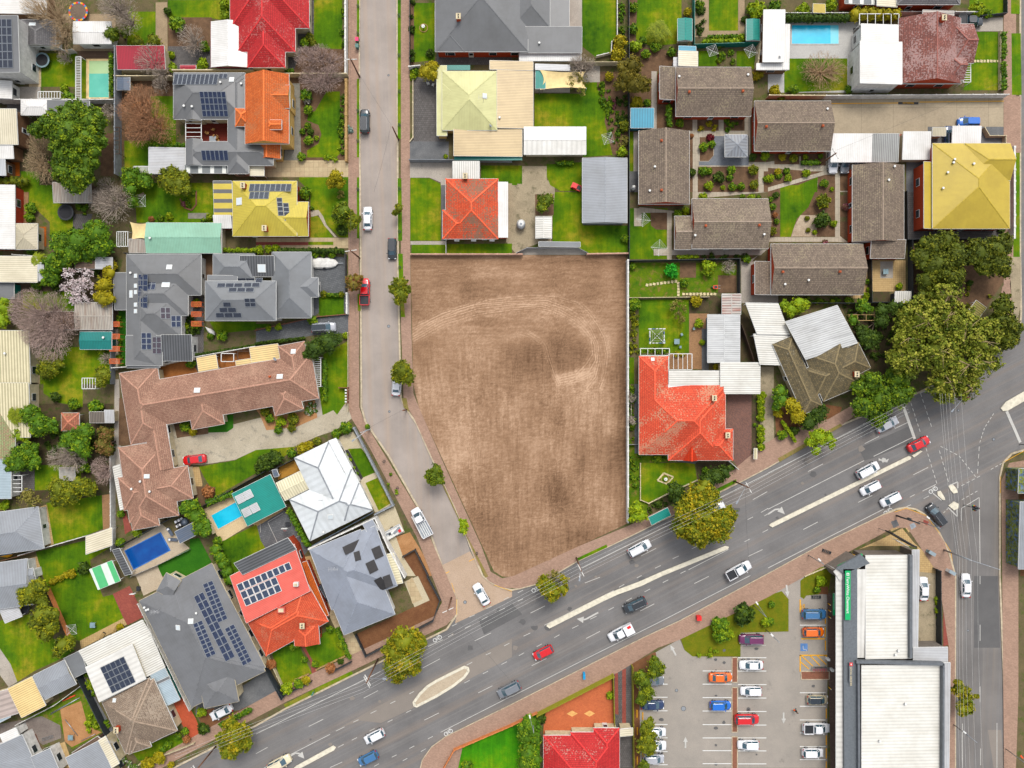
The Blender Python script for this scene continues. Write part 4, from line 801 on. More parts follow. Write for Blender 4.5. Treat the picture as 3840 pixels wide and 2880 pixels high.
def paint_text(c,s,x,y,ang,size):
    me=textmesh(s,size); me.materials.append(mat('yellow_paint')); o=link('road_marking',me); q=W_(x,y); a=R(ang); off=Matrix.Rotation(a,3,'Z')@Vector((0,-size*.35,0)); o.location=Vector((q.x,q.y,.19))+off; o.rotation_euler[2]=a; tag(o,kind='structure')
def treering(label,x,y):
    def f():
        m=MB()
        for z in(.02,.35,.7): m.ring((0,0,z),.24,.03,.03,'dark_metal',14)
        for i in range(7): a=i*.9; m.bar((math.cos(a)*.24,math.sin(a)*.24,0),(math.cos(a)*.24,math.sin(a)*.24,.72),.02,.02,'dark_metal',Vector((1,0,0)))
        yield 'cage',m
        m=MB(); m.tube((0,0,0),(.02,0,1.1),.03,.012,'bark',6); yield 'stem',m
    simple('sapling_guard',label,'tree guard',x,y,f,group='wire sapling guards')
# ---- poles
def pole(label,x,y,h,a=0,arm=1,lamp=None,armlen=2.2):
    p=W_(x,y); z=gz(p.x,p.y)-.03; steel='steel' in label or 'gantry' in label; root=empty('power_pole' if not steel else 'steel_pole',(p.x,p.y,z),label,'pole'); m=MB(); m.tube((0,0,0),(0,0,h),.17,.12,'steel' if steel else ('dark_metal' if 'signal' in label else 'pole_wood'),10); link('pole',m.mesh('pole'),root)
    M=Matrix.Rotation(R(a),3,'Z')
    if arm or armlen>2.5:
        for i,zz in enumerate((h-.3,h-1.1) if h>9 else (h-.3,)):
            m=MB(); L=armlen/2; q=M@Vector((L,0,0)); off=q if (steel and armlen>2.5) else Vector((0,0,0)); m.bar(off-q+Vector((0,0,zz)),off+q+Vector((0,0,zz)),.12,.12,'white_wall' if not steel else 'steel'); link('crossarm',m.mesh('crossarm'),root)
            for k in range(4): t=-.9+.6*k; m=MB(); m.tube(q*t+off+Vector((0,0,zz+.05)),q*t+off+Vector((0,0,zz+.25)),.05,.04,'white_paint',6); link('insulator',m.mesh('insulator'),root)
    if 'signal' in label:
        m=MB(); m.box((.3,.1,h*.5),(.35,.35,1.0),'dark_metal'); link('signal_head',m.mesh('signal_head'),root)
    if lamp:
        tx,ty=lamp; e=W_(x+tx*1.2,y+ty*1.9,h-1.2)-p; e.z=h-1.2; e=Vector((e.x*1.0,e.y,e.z)); hz=Vector((e.x,e.y,0)); 
        if hz.length>3.2: hz=hz.normalized()*3.2
        e=Vector((hz.x,hz.y,h-1.2)); m=MB(); m.bar((0,0,h-1.9),e,.07,.07,'steel'); link('lamp_arm',m.mesh('lamp_arm'),root); m=MB(); d=hz.normalized(); m.bar(e,e+d*.65,.28,.14,'grey_paint'); link('lamp_head',m.mesh('lamp_head'),root)
def lampp(label,x,y,head):
    p=W_(x,y); z=gz(p.x,p.y)-.03; h=7.0; root=empty('street_lamp',(p.x,p.y,z),label,'street lamp'); m=MB(); m.tube((0,0,0),(0,0,h),.09,.06,'steel',8); link('pole',m.mesh('pole'),root)
    e=W_(*head,h+.3); d=Vector((e.x-p.x,e.y-p.y,0)); d=d.normalized()*min(max(d.length,.8),3.0); e=Vector((d.x,d.y,h+.3)); m=MB(); m.bar((0,0,h-.05),e,.06,.06,'steel'); link('arm',m.mesh('arm'),root); m=MB(); dn=d.normalized(); m.bar(e-dn*.1,e+dn*.55,.26,.14,'white_paint' if 'orange' not in label else 'orange_plastic'); link('lamp_head',m.mesh('lamp_head'),root)
def sigs(label,x,y):
    p=W_(x,y); root=empty('traffic_signal',(p.x,p.y,.05),label,'traffic signal'); m=MB(); m.tube((0,0,0),(0,0,4),.07,.07,'dark_metal',8); link('pole',m.mesh('pole'),root)
    for a in(0,2.1,4.2):
        M=Matrix.Rotation(a,3,'Z'); m=MB(); m.box(M@Vector((.32,0,3.5)),(.3,.35,1.0),'dark_metal',rz=a); hd=link('signal_head',m.mesh('signal_head'),root)
        for i,c in enumerate(('lamp_red','yellow_paint','sign_green')): m=MB(); b=M@Vector((.46,0,3.8-i*.3)); e=M@Vector((.6,0,3.8-i*.3)); m.tube(b,e,.1,.1,c,10); link('lens',m.mesh('lens'),hd)
def wire(label,pts,h,r):
    m=MB(); P=[W_(x,y,h) for x,y in pts]; n=8
    for i in range(len(P)-1):
        a,b=P[i],P[i+1]; pr=a
        for k in range(1,n+1): t=k/n; q=a.lerp(b,t)-Vector((0,0,.5*math.sin(math.pi*t))); m.tube(pr,q,r,r,'wire2' if 'power' in label or 'junction' in label else 'wire',4,False); pr=q
    thing('overhead_wire',m,label,'wire',loc=P[0],group='overhead wires')
# ---- cars
DIM={'sedan':(4.6,1.82,1.45),'hatch':(4.15,1.76,1.5),'suv':(4.75,1.9,1.75),'ute':(5.2,1.88,1.75),'ute_open':(5.3,1.9,1.78),'van':(5.2,1.9,1.9),'flatbed':(6.0,2.05,2.1)}
def carmeshes(t,c):
    L,Wd,Ht=DIM[t]; cm='car_'+c; hw=Wd/2; body=MB(); prof={ # x fraction from rear(0) to front(1): deck height
     'sedan':[(0,.62),(.03,.92),(.2,.98),(.68,.95),(.75,.92),(.95,.76),(1,.5)],'hatch':[(0,.65),(.03,.98),(.1,1.0),(.72,.96),(.8,.9),(.95,.76),(1,.5)],'suv':[(0,.7),(.02,1.08),(.1,1.1),(.74,1.08),(.8,1.02),(.96,.9),(1,.55)]}.get(t,[(0,.6),(.02,.95),(.1,1.0),(.74,1.08),(.8,1.02),(.96,.9),(1,.55)])
    N=26; rings=[]
    def deck(f):
        for (a,ha),(b,hb) in zip(prof,prof[1:]):
            if a<=f<=b: return ha+(hb-ha)*(f-a)/(b-a)
        return prof[-1][1]
    for i in range(N+1):
        f=.5-.5*math.cos(math.pi*i/N); x=-L/2+L*f; e=abs(2*f-1); w=hw*(1-.30*e**7-.03*e**2) ; z=deck(f)
        rings.append([(x,-w*.9,.22),(x,-w,.5),(x,-w*.98,z-.16),(x,-w*.86,z-.02),(x,-w*.5,z+.03),(x,0,z+.045),(x,w*.5,z+.03),(x,w*.86,z-.02),(x,w*.98,z-.16),(x,w,.5),(x,w*.9,.22)])
    b0=len(body.v); K_=11
    for r in rings: body.v+=r
    for i in range(N):
        for k in range(K_-1): body.f.append([b0+i*K_+k,b0+(i+1)*K_+k,b0+(i+1)*K_+k+1,b0+i*K_+k+1][::-1]); body.mi.append(body.m(cm)); body.sm.add(len(body.f)-1)
    body.f.append([b0+k for k in range(K_)]); body.mi.append(0); body.f.append([b0+N*K_+k for k in range(K_)][::-1]); body.mi.append(0)
    # greenhouse: base and roof outlines
    cab={'sedan':(.13,.76,.27,.60),'hatch':(.03,.79,.10,.62),'suv':(.03,.79,.08,.62),'ute':(.33,.79,.38,.64),'ute_open':(.36,.79,.41,.64),'van':(.36,.79,.41,.64),'flatbed':(.52,.84,.56,.74)}[t]
    xb0,xb1,xr0,xr1=[-L/2+L*q for q in cab]; zb=deck((cab[0]+cab[1])/2)-.03; zr=Ht-.07; gl=MB(); wb,wr=hw*.88,hw*.70
    def outline(x0,x1,w,z,n=5):
        return [(x0,-w*.86,z),(x0+.12,-w,z),(x1-.25,-w,z),(x1,-w*.80,z),(x1+.06,0,z),(x1,w*.80,z),(x1-.25,w,z),(x0+.12,w,z),(x0,w*.86,z),(x0-.04,0,z)]
    O1=outline(xb0,xb1,wb,zb);O2=outline(xr0,xr1,wr,zr); n=len(O1)
    for i in range(n): j=(i+1)%n; gl.face([O1[i],O1[j],O2[j],O2[i]],'glass_car')
    def rp(w,z): return outline(xr0-.03,xr1+.03,w,z)
    A=rp(wr+.03,zr-.01); Bq=[(x*1.0,y*.9,zr+.05) for x,y,_ in rp(wr,zr)]; q=len(body.v)
    for i in range(n): j=(i+1)%n; body.face([A[i],A[j],Bq[j],Bq[i]],cm)
    body.face(Bq,cm if not(t=='suv' and c in('navy','silver') or c=='beige') else 'glass_dark'); body.face([p for p in A][::-1],cm)
    for i in (1,2,3,5,6,7,0,8): body.bar(O1[i],O2[i],.09,.05,cm)
    mx=(xr0+xr1)/2
    for s in(-1,1): body.bar(((xb0+xb1)/2,s*(wb+.005),zb),(mx,s*(wr+.005),zr),.1,.04,cm); body.box((xb1-.28,s*(hw+.08),zb+.02),(.14,.2,.14),cm)
    if t=='suv' or t=='ute':
        for s in(-1,1): body.bar((xr0+.2,s*wr*.85,zr+.09),(xr1-.2,s*wr*.85,zr+.09),.05,.05,'alloy')
    if t in('ute','ute_open','flatbed'):
        x0,x1=-L/2+.08,xb0-.05; bw=hw*(.95 if t!='flatbed' else 1.05); zf=deck(.2)+.06; body.box(((x0+x1)/2,0,zf),(x1-x0,bw*2,.05),cm if t=='ute' else ('grey_paint' if t=='flatbed' else 'dark_plastic'))
        for s in(-1,1): body.box(((x0+x1)/2,s*bw,zf+.15),(x1-x0,.1,.32),cm)
        for xx in(x0,x1): body.box((xx,0,zf+.15),(.1,bw*2,.32),cm)
        if t=='ute': body.box(((x0+x1)/2,0,zf+.2),(x1-x0-.12,bw*1.85,.04),'dark_plastic')
        if t=='flatbed':
            for k in range(4): body.bar((x0+.1,-.6+k*.4,zf+.06),(x1-.1,-.6+k*.4,zf+.06),.14,.05,'white_paint')
            body.bar((x0+.3,hw*1.1,zf+.4),(xb1,hw*.8,Ht+.25),.14,.1,'white_paint')
    if t=='van':
        x0,x1=-L/2+.05,xb0-.02; body.box(((x0+x1)/2,0,1.35),(x1-x0,hw*2.02,1.0),cm); body.box((x0+.65,-hw*.55,1.86),(.75,.5,.02),'red_paint')
    P={}; P['body']=body.mesh('body'); P['windows']=gl.mesh('windows')
    for k in ('body',):
        bm=bmesh.new(); bm.from_mesh(P[k]); bmesh.ops.recalc_face_normals(bm,faces=bm.faces); bm.to_mesh(P[k]); bm.free()
    wh=MB(); wh.tube((0,-.11,0),(0,.11,0),.33,.33,'tyre',18); rim=MB(); rim.tube((0,.09,0),(0,.125,0),.2,.18,'alloy',12); P['wheel']=wh.mesh('wheel'); P['rim']=rim.mesh('rim')
    hl=MB(); hl.box((0,0,0),(.22,.36,.12),'lamp_clear'); P['headlight']=hl.mesh('headlight'); tl=MB(); tl.box((0,0,0),(.16,.34,.14),'lamp_red'); P['taillight']=tl.mesh('taillight')
    return P
_car={}
def car(t,c,x,y,a,label):
    if (t,c) not in _car: _car[(t,c)]=carmeshes(t,c)
    P=_car[(t,c)]; L,Wd,Ht=DIM[t]; p=W_(x,y,.9); z=gz(p.x,p.y)+.005; cat={'ute':'pickup truck','ute_open':'pickup truck','van':'van','flatbed':'truck'}.get(t,'car'); root=empty({'pickup truck':'pickup_truck','van':'delivery_van','truck':'flatbed_truck'}.get(cat,'car'),(p.x,p.y,z),label,cat,'cars and other vehicles',R(a))
    link('body',P['body'],root); link('windows',P['windows'],root)
    for sx in(-.3,.31):
        for s in(-1,1): w=link('wheel',P['wheel'],root,(sx*L,s*(Wd/2-.10),.33)); w.rotation_euler[2]=0 if s>0 else math.pi; link('rim',P['rim'],w)
    for s in(-1,1): link('headlight',P['headlight'],root,(L/2-.22,s*Wd*.33,.68)); link('taillight',P['taillight'],root,(-L/2+.1,s*Wd*.36,.85))
def trailer(label,x,y,a):
    def f():
        m=MB(); m.box((0,0,.6),(3.6,1.6,.1),'white_paint'); yield 'tray',m
        for s in(-1,1): m=MB(); m.box((0,s*.8,.8),(3.6,.06,.35),'white_paint'); yield 'side_rail',m
        for i in range(5): m=MB(); m.box((-1.2+i*.5,.1*(i%2),.75+.05*i),(1.6,.4,.06),('white_paint','steel','dark_plastic')[i%3],rz=.15*(i-2)); yield 'panel',m
        m=MB(); m.box((1.2,-.4,.85),(.5,.5,.35),'red_paint'); yield 'toolbox',m
        for s in(-1,1): m=MB(); m.tube((0,s*.88-.09,.3),(0,s*.88+.09,.3),.3,.3,'tyre',14); yield 'wheel',m
    simple('trailer',label,'trailer',x,y,f,rz=R(a))
def bike(label,x,y):
    def f():
        m=MB(); m.tube((-.5,0,.9),(.0,0,1.2),.03,.03,'dark_metal',6); m.tube((0,0,1.2),(.5,0,.9),.03,.03,'dark_metal',6); m.tube((-.1,0,.85),(0,0,1.2),.03,.03,'dark_metal',6); m.bar((.42,-.25,1.35),(.42,.25,1.35),.04,.04,'dark_metal'); yield 'frame',m
        for s in(-.5,.5):
            m=MB()
            for i in range(14): a=i*.449;b=(i+1)*.449; m.tube((s+math.cos(a)*.33,0,.9+math.sin(a)*.33),(s+math.cos(b)*.33,0,.9+math.sin(b)*.33),.03,.03,'tyre',5,False)
            yield 'wheel',m
    simple('bicycle',label,'bicycle',x,y,f,rz=R(-60))
# ---- people
def person_(label,x,y,pose,rz,top,bot,hairm='hair'):
    p=W_(x,y,.5); z=gz(p.x,p.y)-.005; root=empty('person',(p.x,p.y,z),label,'person',None,rz)
    if pose=='lie': J={'pel':(0,0,.14),'ch':(.5,0,.16),'nk':(.66,0,.17),'hd':(.84,0,.18),'k':(-.45,.1,.2),'k2':(-.45,-.1,.12),'f':(-.88,.13,.1),'f2':(-.88,-.13,.1),'e':(.42,.36,.1),'e2':(.42,-.36,.1),'h':(.2,.46,.08),'h2':(.2,-.46,.08),'t':(-.92,.15,.2),'t2':(-.92,-.15,.2)}
    else: J={'pel':(0,0,.95),'ch':(.02,0,1.35),'nk':(.03,0,1.5),'hd':(.06,0,1.66),'k':(.16,.1,.5),'k2':(-.08,-.1,.5),'f':(.22,.1,.08),'f2':(-.32,-.1,.12),'e':(.0,.27,1.12),'e2':(.08,-.27,1.12),'h':(.16,.3,.9),'h2':(.26,-.25,.95),'t':(.38,.1,.04),'t2':(-.18,-.1,.04)}
    V=[];E=[];Rr=[]
    def add(pt,r,par):
        V.append(pt);Rr.append(r); i=len(V)-1
        if par is not None: E.append((par,i))
        return i
    a=add(J['pel'],.16,None); c=add(J['ch'],.17,a); n=add(J['nk'],.065,c); h=add(J['hd'],.105,n)
    for s,k,f,t in((1,'k','f','t'),(-1,'k2','f2','t2')):
        kk=add(J[k],.075,a); ff=add(J[f],.05,kk); add(J[t],.045,ff)
    for e,hh in(('e','h'),('e2','h2')):
        C=Vector(J['ch']); sg=1 if J[e][1]>0 else -1; sh=add(tuple(C+Vector((0,.19*sg,.04))),.06,c); ee=add(J[e],.045,sh); hn=add(J[hh],.035,ee)
        d=(Vector(J[hh])-Vector(J[e])).normalized()
        for i in range(5): q=Vector(J[hh])+d*(.09+.012*(2-abs(i-2)))+Vector((0,(i-2)*.018,0)) if i else Vector(J[hh])+d*.04+Vector((.04,0,0)); add(tuple(q),.009,hn)
    me=bpy.data.meshes.new('body'); me.from_pydata(V,E,[]); o=link('body',me,root); md=o.modifiers.new('skin','SKIN'); sd_=me.skin_vertices[0].data
    for i,r in enumerate(Rr): sd_[i].radius=(r,r)
    sd_[0].use_root=True; ss=o.modifiers.new('sub','SUBSURF'); ss.levels=1; ss.render_levels=1
    dg=bpy.context.evaluated_depsgraph_get(); m2=bpy.data.meshes.new_from_object(o.evaluated_get(dg)); o.modifiers.clear(); o.data=m2; m2.materials.clear()
    for q in('skin',top,bot): m2.materials.append(mat(q))
    nk=Vector(J['nk']);pl=Vector(J['pel'])
    for f in m2.polygons:
        c=f.center; f.use_smooth=True
        if pose=='lie': f.material_index=0 if c.x>.62 or c.x<-.86 else (1 if c.x>.05 else 2)
        else: f.material_index=0 if c.z>1.47 else (1 if c.z>.97 or abs(c.y)>.2 else 2)
    hd=Vector(J['hd']); up=(hd-nk).normalized(); m=MB(); v,fc=ico(tuple(hd+up*.03+Vector((-.03,0,0))),.115,.115); m.v=v; m.f=fc; m.mi=[m.m(hairm)]*len(fc); link('hair',m.mesh('hair'),root); return root
def person(label,x,y): person_(label,x,y,'lie',R(100),'cloth_orange','cloth_blue')
def person2(label,x,y):
    r=person_(label,x,y,'walk',R(200 if 'bag' in label else 20),'cloth_black','cloth_black')
    if 'bag' in label: m=MB(); m.box((.26,-.28,.75),(.3,.12,.34),'cloth_orange'); m.ring((.26,-.28,.92),.08,.02,.02,'cloth_orange',10); o=link('handbag',m.mesh('handbag')); o.location=r.location; o.rotation_euler=r.rotation_euler; tag(o,'orange bag held by the person crossing the car park','bag')
# ---- dirt lot
def dirt(p):
    P=[W_(x,y) for x,y in pairs(p)]; xs=[q.x for q in P];ys=[q.y for q in P]; st=.2; bm=bmesh.new()
    nx=int((max(xs)-min(xs))/st)+2; ny=int((max(ys)-min(ys))/st)+2; gx=min(xs)-.1+np.arange(nx)*st; gy=min(ys)-.1+np.arange(ny)*st; X,Y=np.meshgrid(gx,gy)
    FX=(X/S0+1920)/960*2212/4; FY=(-Y/S0+1440)/720*1659/4   # full-picture units
    rg=np.random.default_rng(3)
    def vn(fx,fy,sx,sy,ang=0):
        c,s=math.cos(ang),math.sin(ang); u=(fx*c+fy*s)/sx; v=(-fx*s+fy*c)/sy; tab=rg.random((256,256)); iu=np.floor(u).astype(int);iv=np.floor(v).astype(int); a=u-iu;b=v-iv; a=a*a*(3-2*a);b=b*b*(3-2*b)
        g=lambda i,j: tab[(iu+i)%256,(iv+j)%256]
        return (g(0,0)*(1-a)+g(1,0)*a)*(1-b)+(g(0,1)*(1-a)+g(1,1)*a)*b
    t=np.clip((FY-715)/60,0,1)
    hs_=.35*vn(FX,FY,45,4,-.03)+.4*vn(FX,FY,14,1.3,-.05)+.35*vn(FX,FY,5,1.2); fan=math.pi/2
    vs_=.25*vn(FX-(FY-900)*.12*np.clip((1150-FX)/250,-.4,1),FY,4.5,70)+.45*vn(FX-(FY-900)*.12*np.clip((1150-FX)/250,-.4,1),FY,2.2,24)+.25*vn(FX,FY,1.2,6)
    s=hs_*(1-t)+vs_*t; big=.6*vn(FX,FY,70,70)+.4*vn(FX,FY,28,40); tone=.53+(s-.55)*.45+(big-.5)*.42+(vn(FX,FY,1.1,1.1)-.5)*.3+(vn(FX,FY,9,1.0)-.5)*.25*t
    def T21(x,y): return 553*2+x/4,414.75+y/4
    tr=[[(-860,1230),(-700,1120),(-450,1010),(-200,930),(0,905),(200,890),(400,905),(560,950),(650,1030),(740,1150),(800,1260),(828,1400),(810,1560),(760,1700)],[(-860,1180),(-600,1050),(-300,970),(0,945),(300,935),(480,1000),(600,1080),(680,1180),(740,1300),(760,1450),(720,1600),(640,1700)],[(-850,1290),(-600,1150),(-300,1060),(0,1020),(200,1000),(350,1030),(500,1110),(600,1180),(680,1270),(695,1400),(640,1490),(560,1570),(380,1620)],[(-850,1250),(-600,1105),(-300,1010),(0,975),(250,968),(420,1020),(560,1105),(650,1200),(712,1320),(722,1450),(660,1560),(500,1640)],[(150,1210),(240,1260),(290,1330),(320,1440),(360,1560),(400,1655)],[(60,1205),(150,1230),(230,1300)],[(390,1610),(560,1570),(690,1540)],[(400,1650),(600,1610),(700,1560)]]
    for L in tr:
        Q=[T21(*q) for q in L]; D=np.full(FX.shape,1e9)
        for (ax,ay),(bx,by) in zip(Q,Q[1:]):
            dx,dy=bx-ax,by-ay; k=np.clip(((FX-ax)*dx+(FY-ay)*dy)/(dx*dx+dy*dy),0,1); D=np.minimum(D,np.hypot(FX-ax-k*dx,FY-ay-k*dy))
        q_=.6+.8*vn(FX,FY,9,9); tone+=(.32*np.exp(-(D/.9)**2)-.12*np.exp(-((D-2.6)/1.1)**2)+.14*np.exp(-((D-4.6)/1.1)**2)+.08*np.exp(-(D/9)**2))*q_
    def blob(x,y,rx,ry,v):
        nonlocal tone; fx,fy=x,y; tone=tone+v*.75*np.exp(-((FX-fx)/rx)**2-((FY-fy)/ry)**2)
    for b in ((1236,810,35,10,.22),(1326,735,24,26,.22),(1106,733,30,12,.2),(1225,762,62,44,-.3),(1000,900,120,150,.06),(1150,730,50,25,-.15),(1280,880,45,60,.22),(1180,930,30,70,.2),(1060,900,60,60,.12),(1345,900,16,250,-.4),(1210,1070,30,50,-.35),(1255,1040,14,50,-.25),(1150,800,40,50,-.15),(980,780,60,40,.12),(1000,960,30,60,.2),(1300,1100,40,30,.15),(1350,580,40,40,-.35),(1200,565,180,10,-.25),(1020,620,50,20,-.15),(1080,1180,40,60,-.18),(1240,1160,90,25,-.18),(940,820,30,60,.1)): blob(*b)
    tone=np.clip(tone,0,1); keep=np.ones(X.shape,bool)
    c0,c1,c2=[np.array(col(c)[:3]) for c in((98,74,56),(150,120,96),(198,168,142))]; A=tone[...,None]; C=np.where(A<.5,c0+(c1-c0)*A*2,c1+(c2-c1)*(A-.5)*2)
    zz=.155+(s-.5)*.05
    cl=bm.verts.layers.float_color.new('soil'); vi=[bm.verts.new((float(X[j,i]),float(Y[j,i]),float(zz[j,i]))) for j in range(ny) for i in range(nx)]
    for k,v in enumerate(vi): j,i=divmod(k,nx); v[cl]=(*[float(q) for q in C[j,i]],1)
    for j in range(ny-1):
        for i in range(nx-1): bm.faces.new((vi[j*nx+i],vi[j*nx+i+1],vi[(j+1)*nx+i+1],vi[(j+1)*nx+i]))
    ctr=sum(P,Vector())/len(P)
    for i in range(len(P)):
        a,b=P[i],P[(i+1)%len(P)]; d=b-a; n=Vector((d.y,-d.x,0)).normalized(); n=n if n.dot(ctr-a)<0 else -n
        if any(n.dot(q-a)>.6 for q in P): continue
        bmesh.ops.bisect_plane(bm,geom=bm.verts[:]+bm.edges[:]+bm.faces[:],plane_co=a,plane_no=n,clear_outer=True)
    me=bpy.data.meshes.new('dirt'); bm.to_mesh(me); bm.free(); t_=NT('dirt',.98,.1); at=t_.nd('Attribute',attribute_name='soil'); x=t_.mix(1.0,at.outputs['Color'],t_.ramp(t_.noise(t_.pos(),5,4,.8),[(.3,(.78,.78,.78,1)),(.7,(1.15,1.15,1.15,1))]),'MULTIPLY'); t_.out(x); me.materials.append(t_.m)
    for f in me.polygons: f.use_smooth=True
    tag(link('bare_dirt',me),kind='structure')
# ---------------- streets
T(0,0); T.f=4.0   # full picture units from here
blk([-300,-300,778,-300,776,100,777,300,779,500,780,700,781,880,790,912,840,985,880,1055,920,1125,963,1244,987,1294,987,1327,965,1359,763,1458,614,1532,553,1567,425,1633,330,1682,100,1800,-300,1800])
blk([857,-300,2203,-300,2203,200,2203,560,2205,680,2200,728,2154,757,1986,847,1819,917,1659,1009,1596,1042,1358,1159,1246,1212,1166,1259,1121,1271,1106,1274,1085,1270,1063,1259,1043,1244,1020,1190,985,1100,960,1050,920,960,900,915,876,880,866,860,860,600])
blk([909,1800,909,1659,913,1642,933,1614,963,1592,1106,1522,1388,1379,1468,1342,1659,1240,1780,1174,1909,1112,1935,1100,1957,1096,1978,1100,1999,1112,2029,1152,2050,1195,2063,1244,2062,1500,2063,1800])
blk([2600,900,2260,950,2212,972,2185,980,2166,1000,2159,1030,2159,1244,2169,1500,2176,1800,2600,1800])
T(0,0); T.f=4.0
g0('asphalt_quiet',[774,-300,862,-300,866,600,872,860,884,882,915,905,950,1005,990,1110,1015,1190,1040,1240,970,1275,962,1240,918,1125,880,1055,838,985,788,912,780,880,776,300])
g0('asphalt_right',[2063,1300,2050,1190,2030,1150,2100,1040,2170,1010,2160,1030,2160,1244,2180,1800,2063,1800]); 
# ---------------- tile row 0
T(0,0)
g('gravel',[150,120,1000,120,1000,440,630,440,640,200,150,200]); g('lawn',[350,460,660,460,650,750,350,750]); g('concrete',[90,750,350,860]); g('paving',[250,540,355,750])
g('lawn',[1100,100,1345,100,1345,400,1100,400]); g('gravel',[1345,20,1445,20,1450,640,1345,400]); g('lawn',[1450,0,1990,0,1990,190,1850,160,1450,150]); g('mulch',[1450,150,1830,150,1830,400,1450,400]); g('dark_paving',[1450,400,1830,600])
g('lawn',[700,515,750,855]); g('timber_deck',[680,440,985,515]); g('lawn',[1075,1215,1300,1480]); g('mulch',[870,1150,980,1520]); g('lawn',[1300,830,1520,1250]); g('mulch',[1000,690,1500,1300],0)
g('dark_soil',[0,880,480,1600],0); g('lawn',[180,1480,340,1659]); g('red_deck',[1600,1040,1990,1300]); g('dark_paving',[60,900,210,1130])
pool('rectangular turquoise pool with a shallow sandy step and cream coping','pale_pool',750,512,947,855,[(775,530,945,640,'pool_step'),(775,640,945,845,'pool_turq')])
H('white metal roofed shed in the top left corner behind bare branches','shed',3,4,'white_metal','brown_wall',[('SS','h',-150,-80,400,122)],name='shed')
h=H('two storey white rendered house with black solar array at the left edge','house',6,8,'grey_metal','white_wall',[('SS','v',-150,145,168,622),('SS','h',-150,690,-10,852,{'dz':-3.2,'m':'white_metal'}),('SS','h',-20,700,102,852,{'dz':-3.3,'m':'white_metal'})])
S(h,4,6,-75,165,102,165,97,588,'solar_black')
H('low slate tiled wing with a small skylight beside the two storey white house','house',2.8,14,'slate_tile','white_wall',[('HG','v',180,168,480,398)],sky=[(283,212,50,25)])
H('white barrel roofed pool house with two dark windows','pool house',3,6,'white_metal','white_wall',[('GG','h',632,185,960,378)],name='pool_house')
H('red skillion roofed shed with a white gable window under bare branches','shed',2.8,8,'red_metal','cream_wall',[('SS','v',1015,405,1428,600)],name='shed')
H('tiny red metal garden shed between two lime bushes','shed',2,8,'red_metal','cream_wall',[('GG','h',1556,562,1692,602)],name='shed')
H('white gabled garage with red gutters beside the red tiled house','garage',3,12,'white_metal','cream_wall',[('GG','v',1822,185,2136,582)],name='garage',gut='red_metal')
H('white hipped gazebo roof beside a grey boundary wall','gazebo',2.6,14,'white_metal','post',[('HH','h',180,858,445,995)],name='gazebo')
H('narrow grey lean-to roof running from the white gazebo','lean-to',2.4,4,'grey_metal','white_wall',[('SS','h',420,872,772,978)],name='lean_to')
H('cream flat roofed house with an orange timber deck at the left edge','house',3.6,5,'cream_metal','brown_wall',[('SS','v',-150,948,155,1248),('SS','v',-150,1242,117,1370,{'dz':-.4,'m':'white_metal'}),('SS','v',-150,1375,50,1515,{'dz':-.5,'m':'pale_grey_metal'})])
g('orange_deck',[45,1255,170,1520])
H('plain white carport roof by the concrete yard','carport',2.6,4,'white_metal','post',[('SS','h',1295,1278,1600,1505,{'m':'pale_grey_metal'})],name='carport')
g('gravel',[1155,1438,1295,1500])
H('small slate blue garden shed on the red brown mulch','shed',2.2,8,'slate_metal','cream_wall',[('GG','v',1010,668,1122,778)],name='shed')
slats('white slatted pergola screen beside the turquoise pool','white_paint',655,490,700,856,26,'h',2.2)
slats('white framed pergola on the concrete yard','white_paint',330,792,520,850,8,'v',2.5)
slats('white slatted bench pergola beside the white carport','white_paint',1155,1438,1292,1495,14,'v',2.2)
slats('dark timber pergola frame beside the tall green tree','dark_wood',985,1100,1032,1330,6,'h',2.4)
tramp('round trampoline with a multicoloured safety ring beside the white pool house',688,110,76,'multi'); tramp('black round trampoline with a grey rim on the back lawn',376,528,58,'grey')
h=H('grey metal roofed extension wrapped round a red timber deck with three solar arrays','house',3.4,20,'grey_metal','cream_wall',
 [('HH','h',1498,628,2118,1030),('HG','v',1605,900,1738,1040,{'p':25}),('HH','v',1968,640,2150,1500),('HH','h',1605,1222,2360,1430),('GG','v',1605,1200,1745,1430,{'dz':.05})],sky=[(2003,690,34,40)],vent=[(1595,920),(1665,925),(1910,716),(2090,728)])
S(h,10,1,1512,642,1892,642,1890,735,'solar_black'); S(h,2,1,1895,640,1970,640,1970,682,'solar_black')
S(h,6,4,1722,790,1948,790,1962,1008); S(h,6,1,1737,1297,1967,1297,1962,1388)
H('verandah roof of alternating grey and white stripes along the grey house','verandah',2.6,6,'stripe_metal','post',[('SS','h',1605,1428,2215,1500)],name='verandah')
slats('glass roofed timber pergola between the grey house wings','white_paint',1605,1030,1740,1220,5,'h',2.6)
table('outdoor setting of two dark tables and five wicker chairs on the red deck',1835,1195)
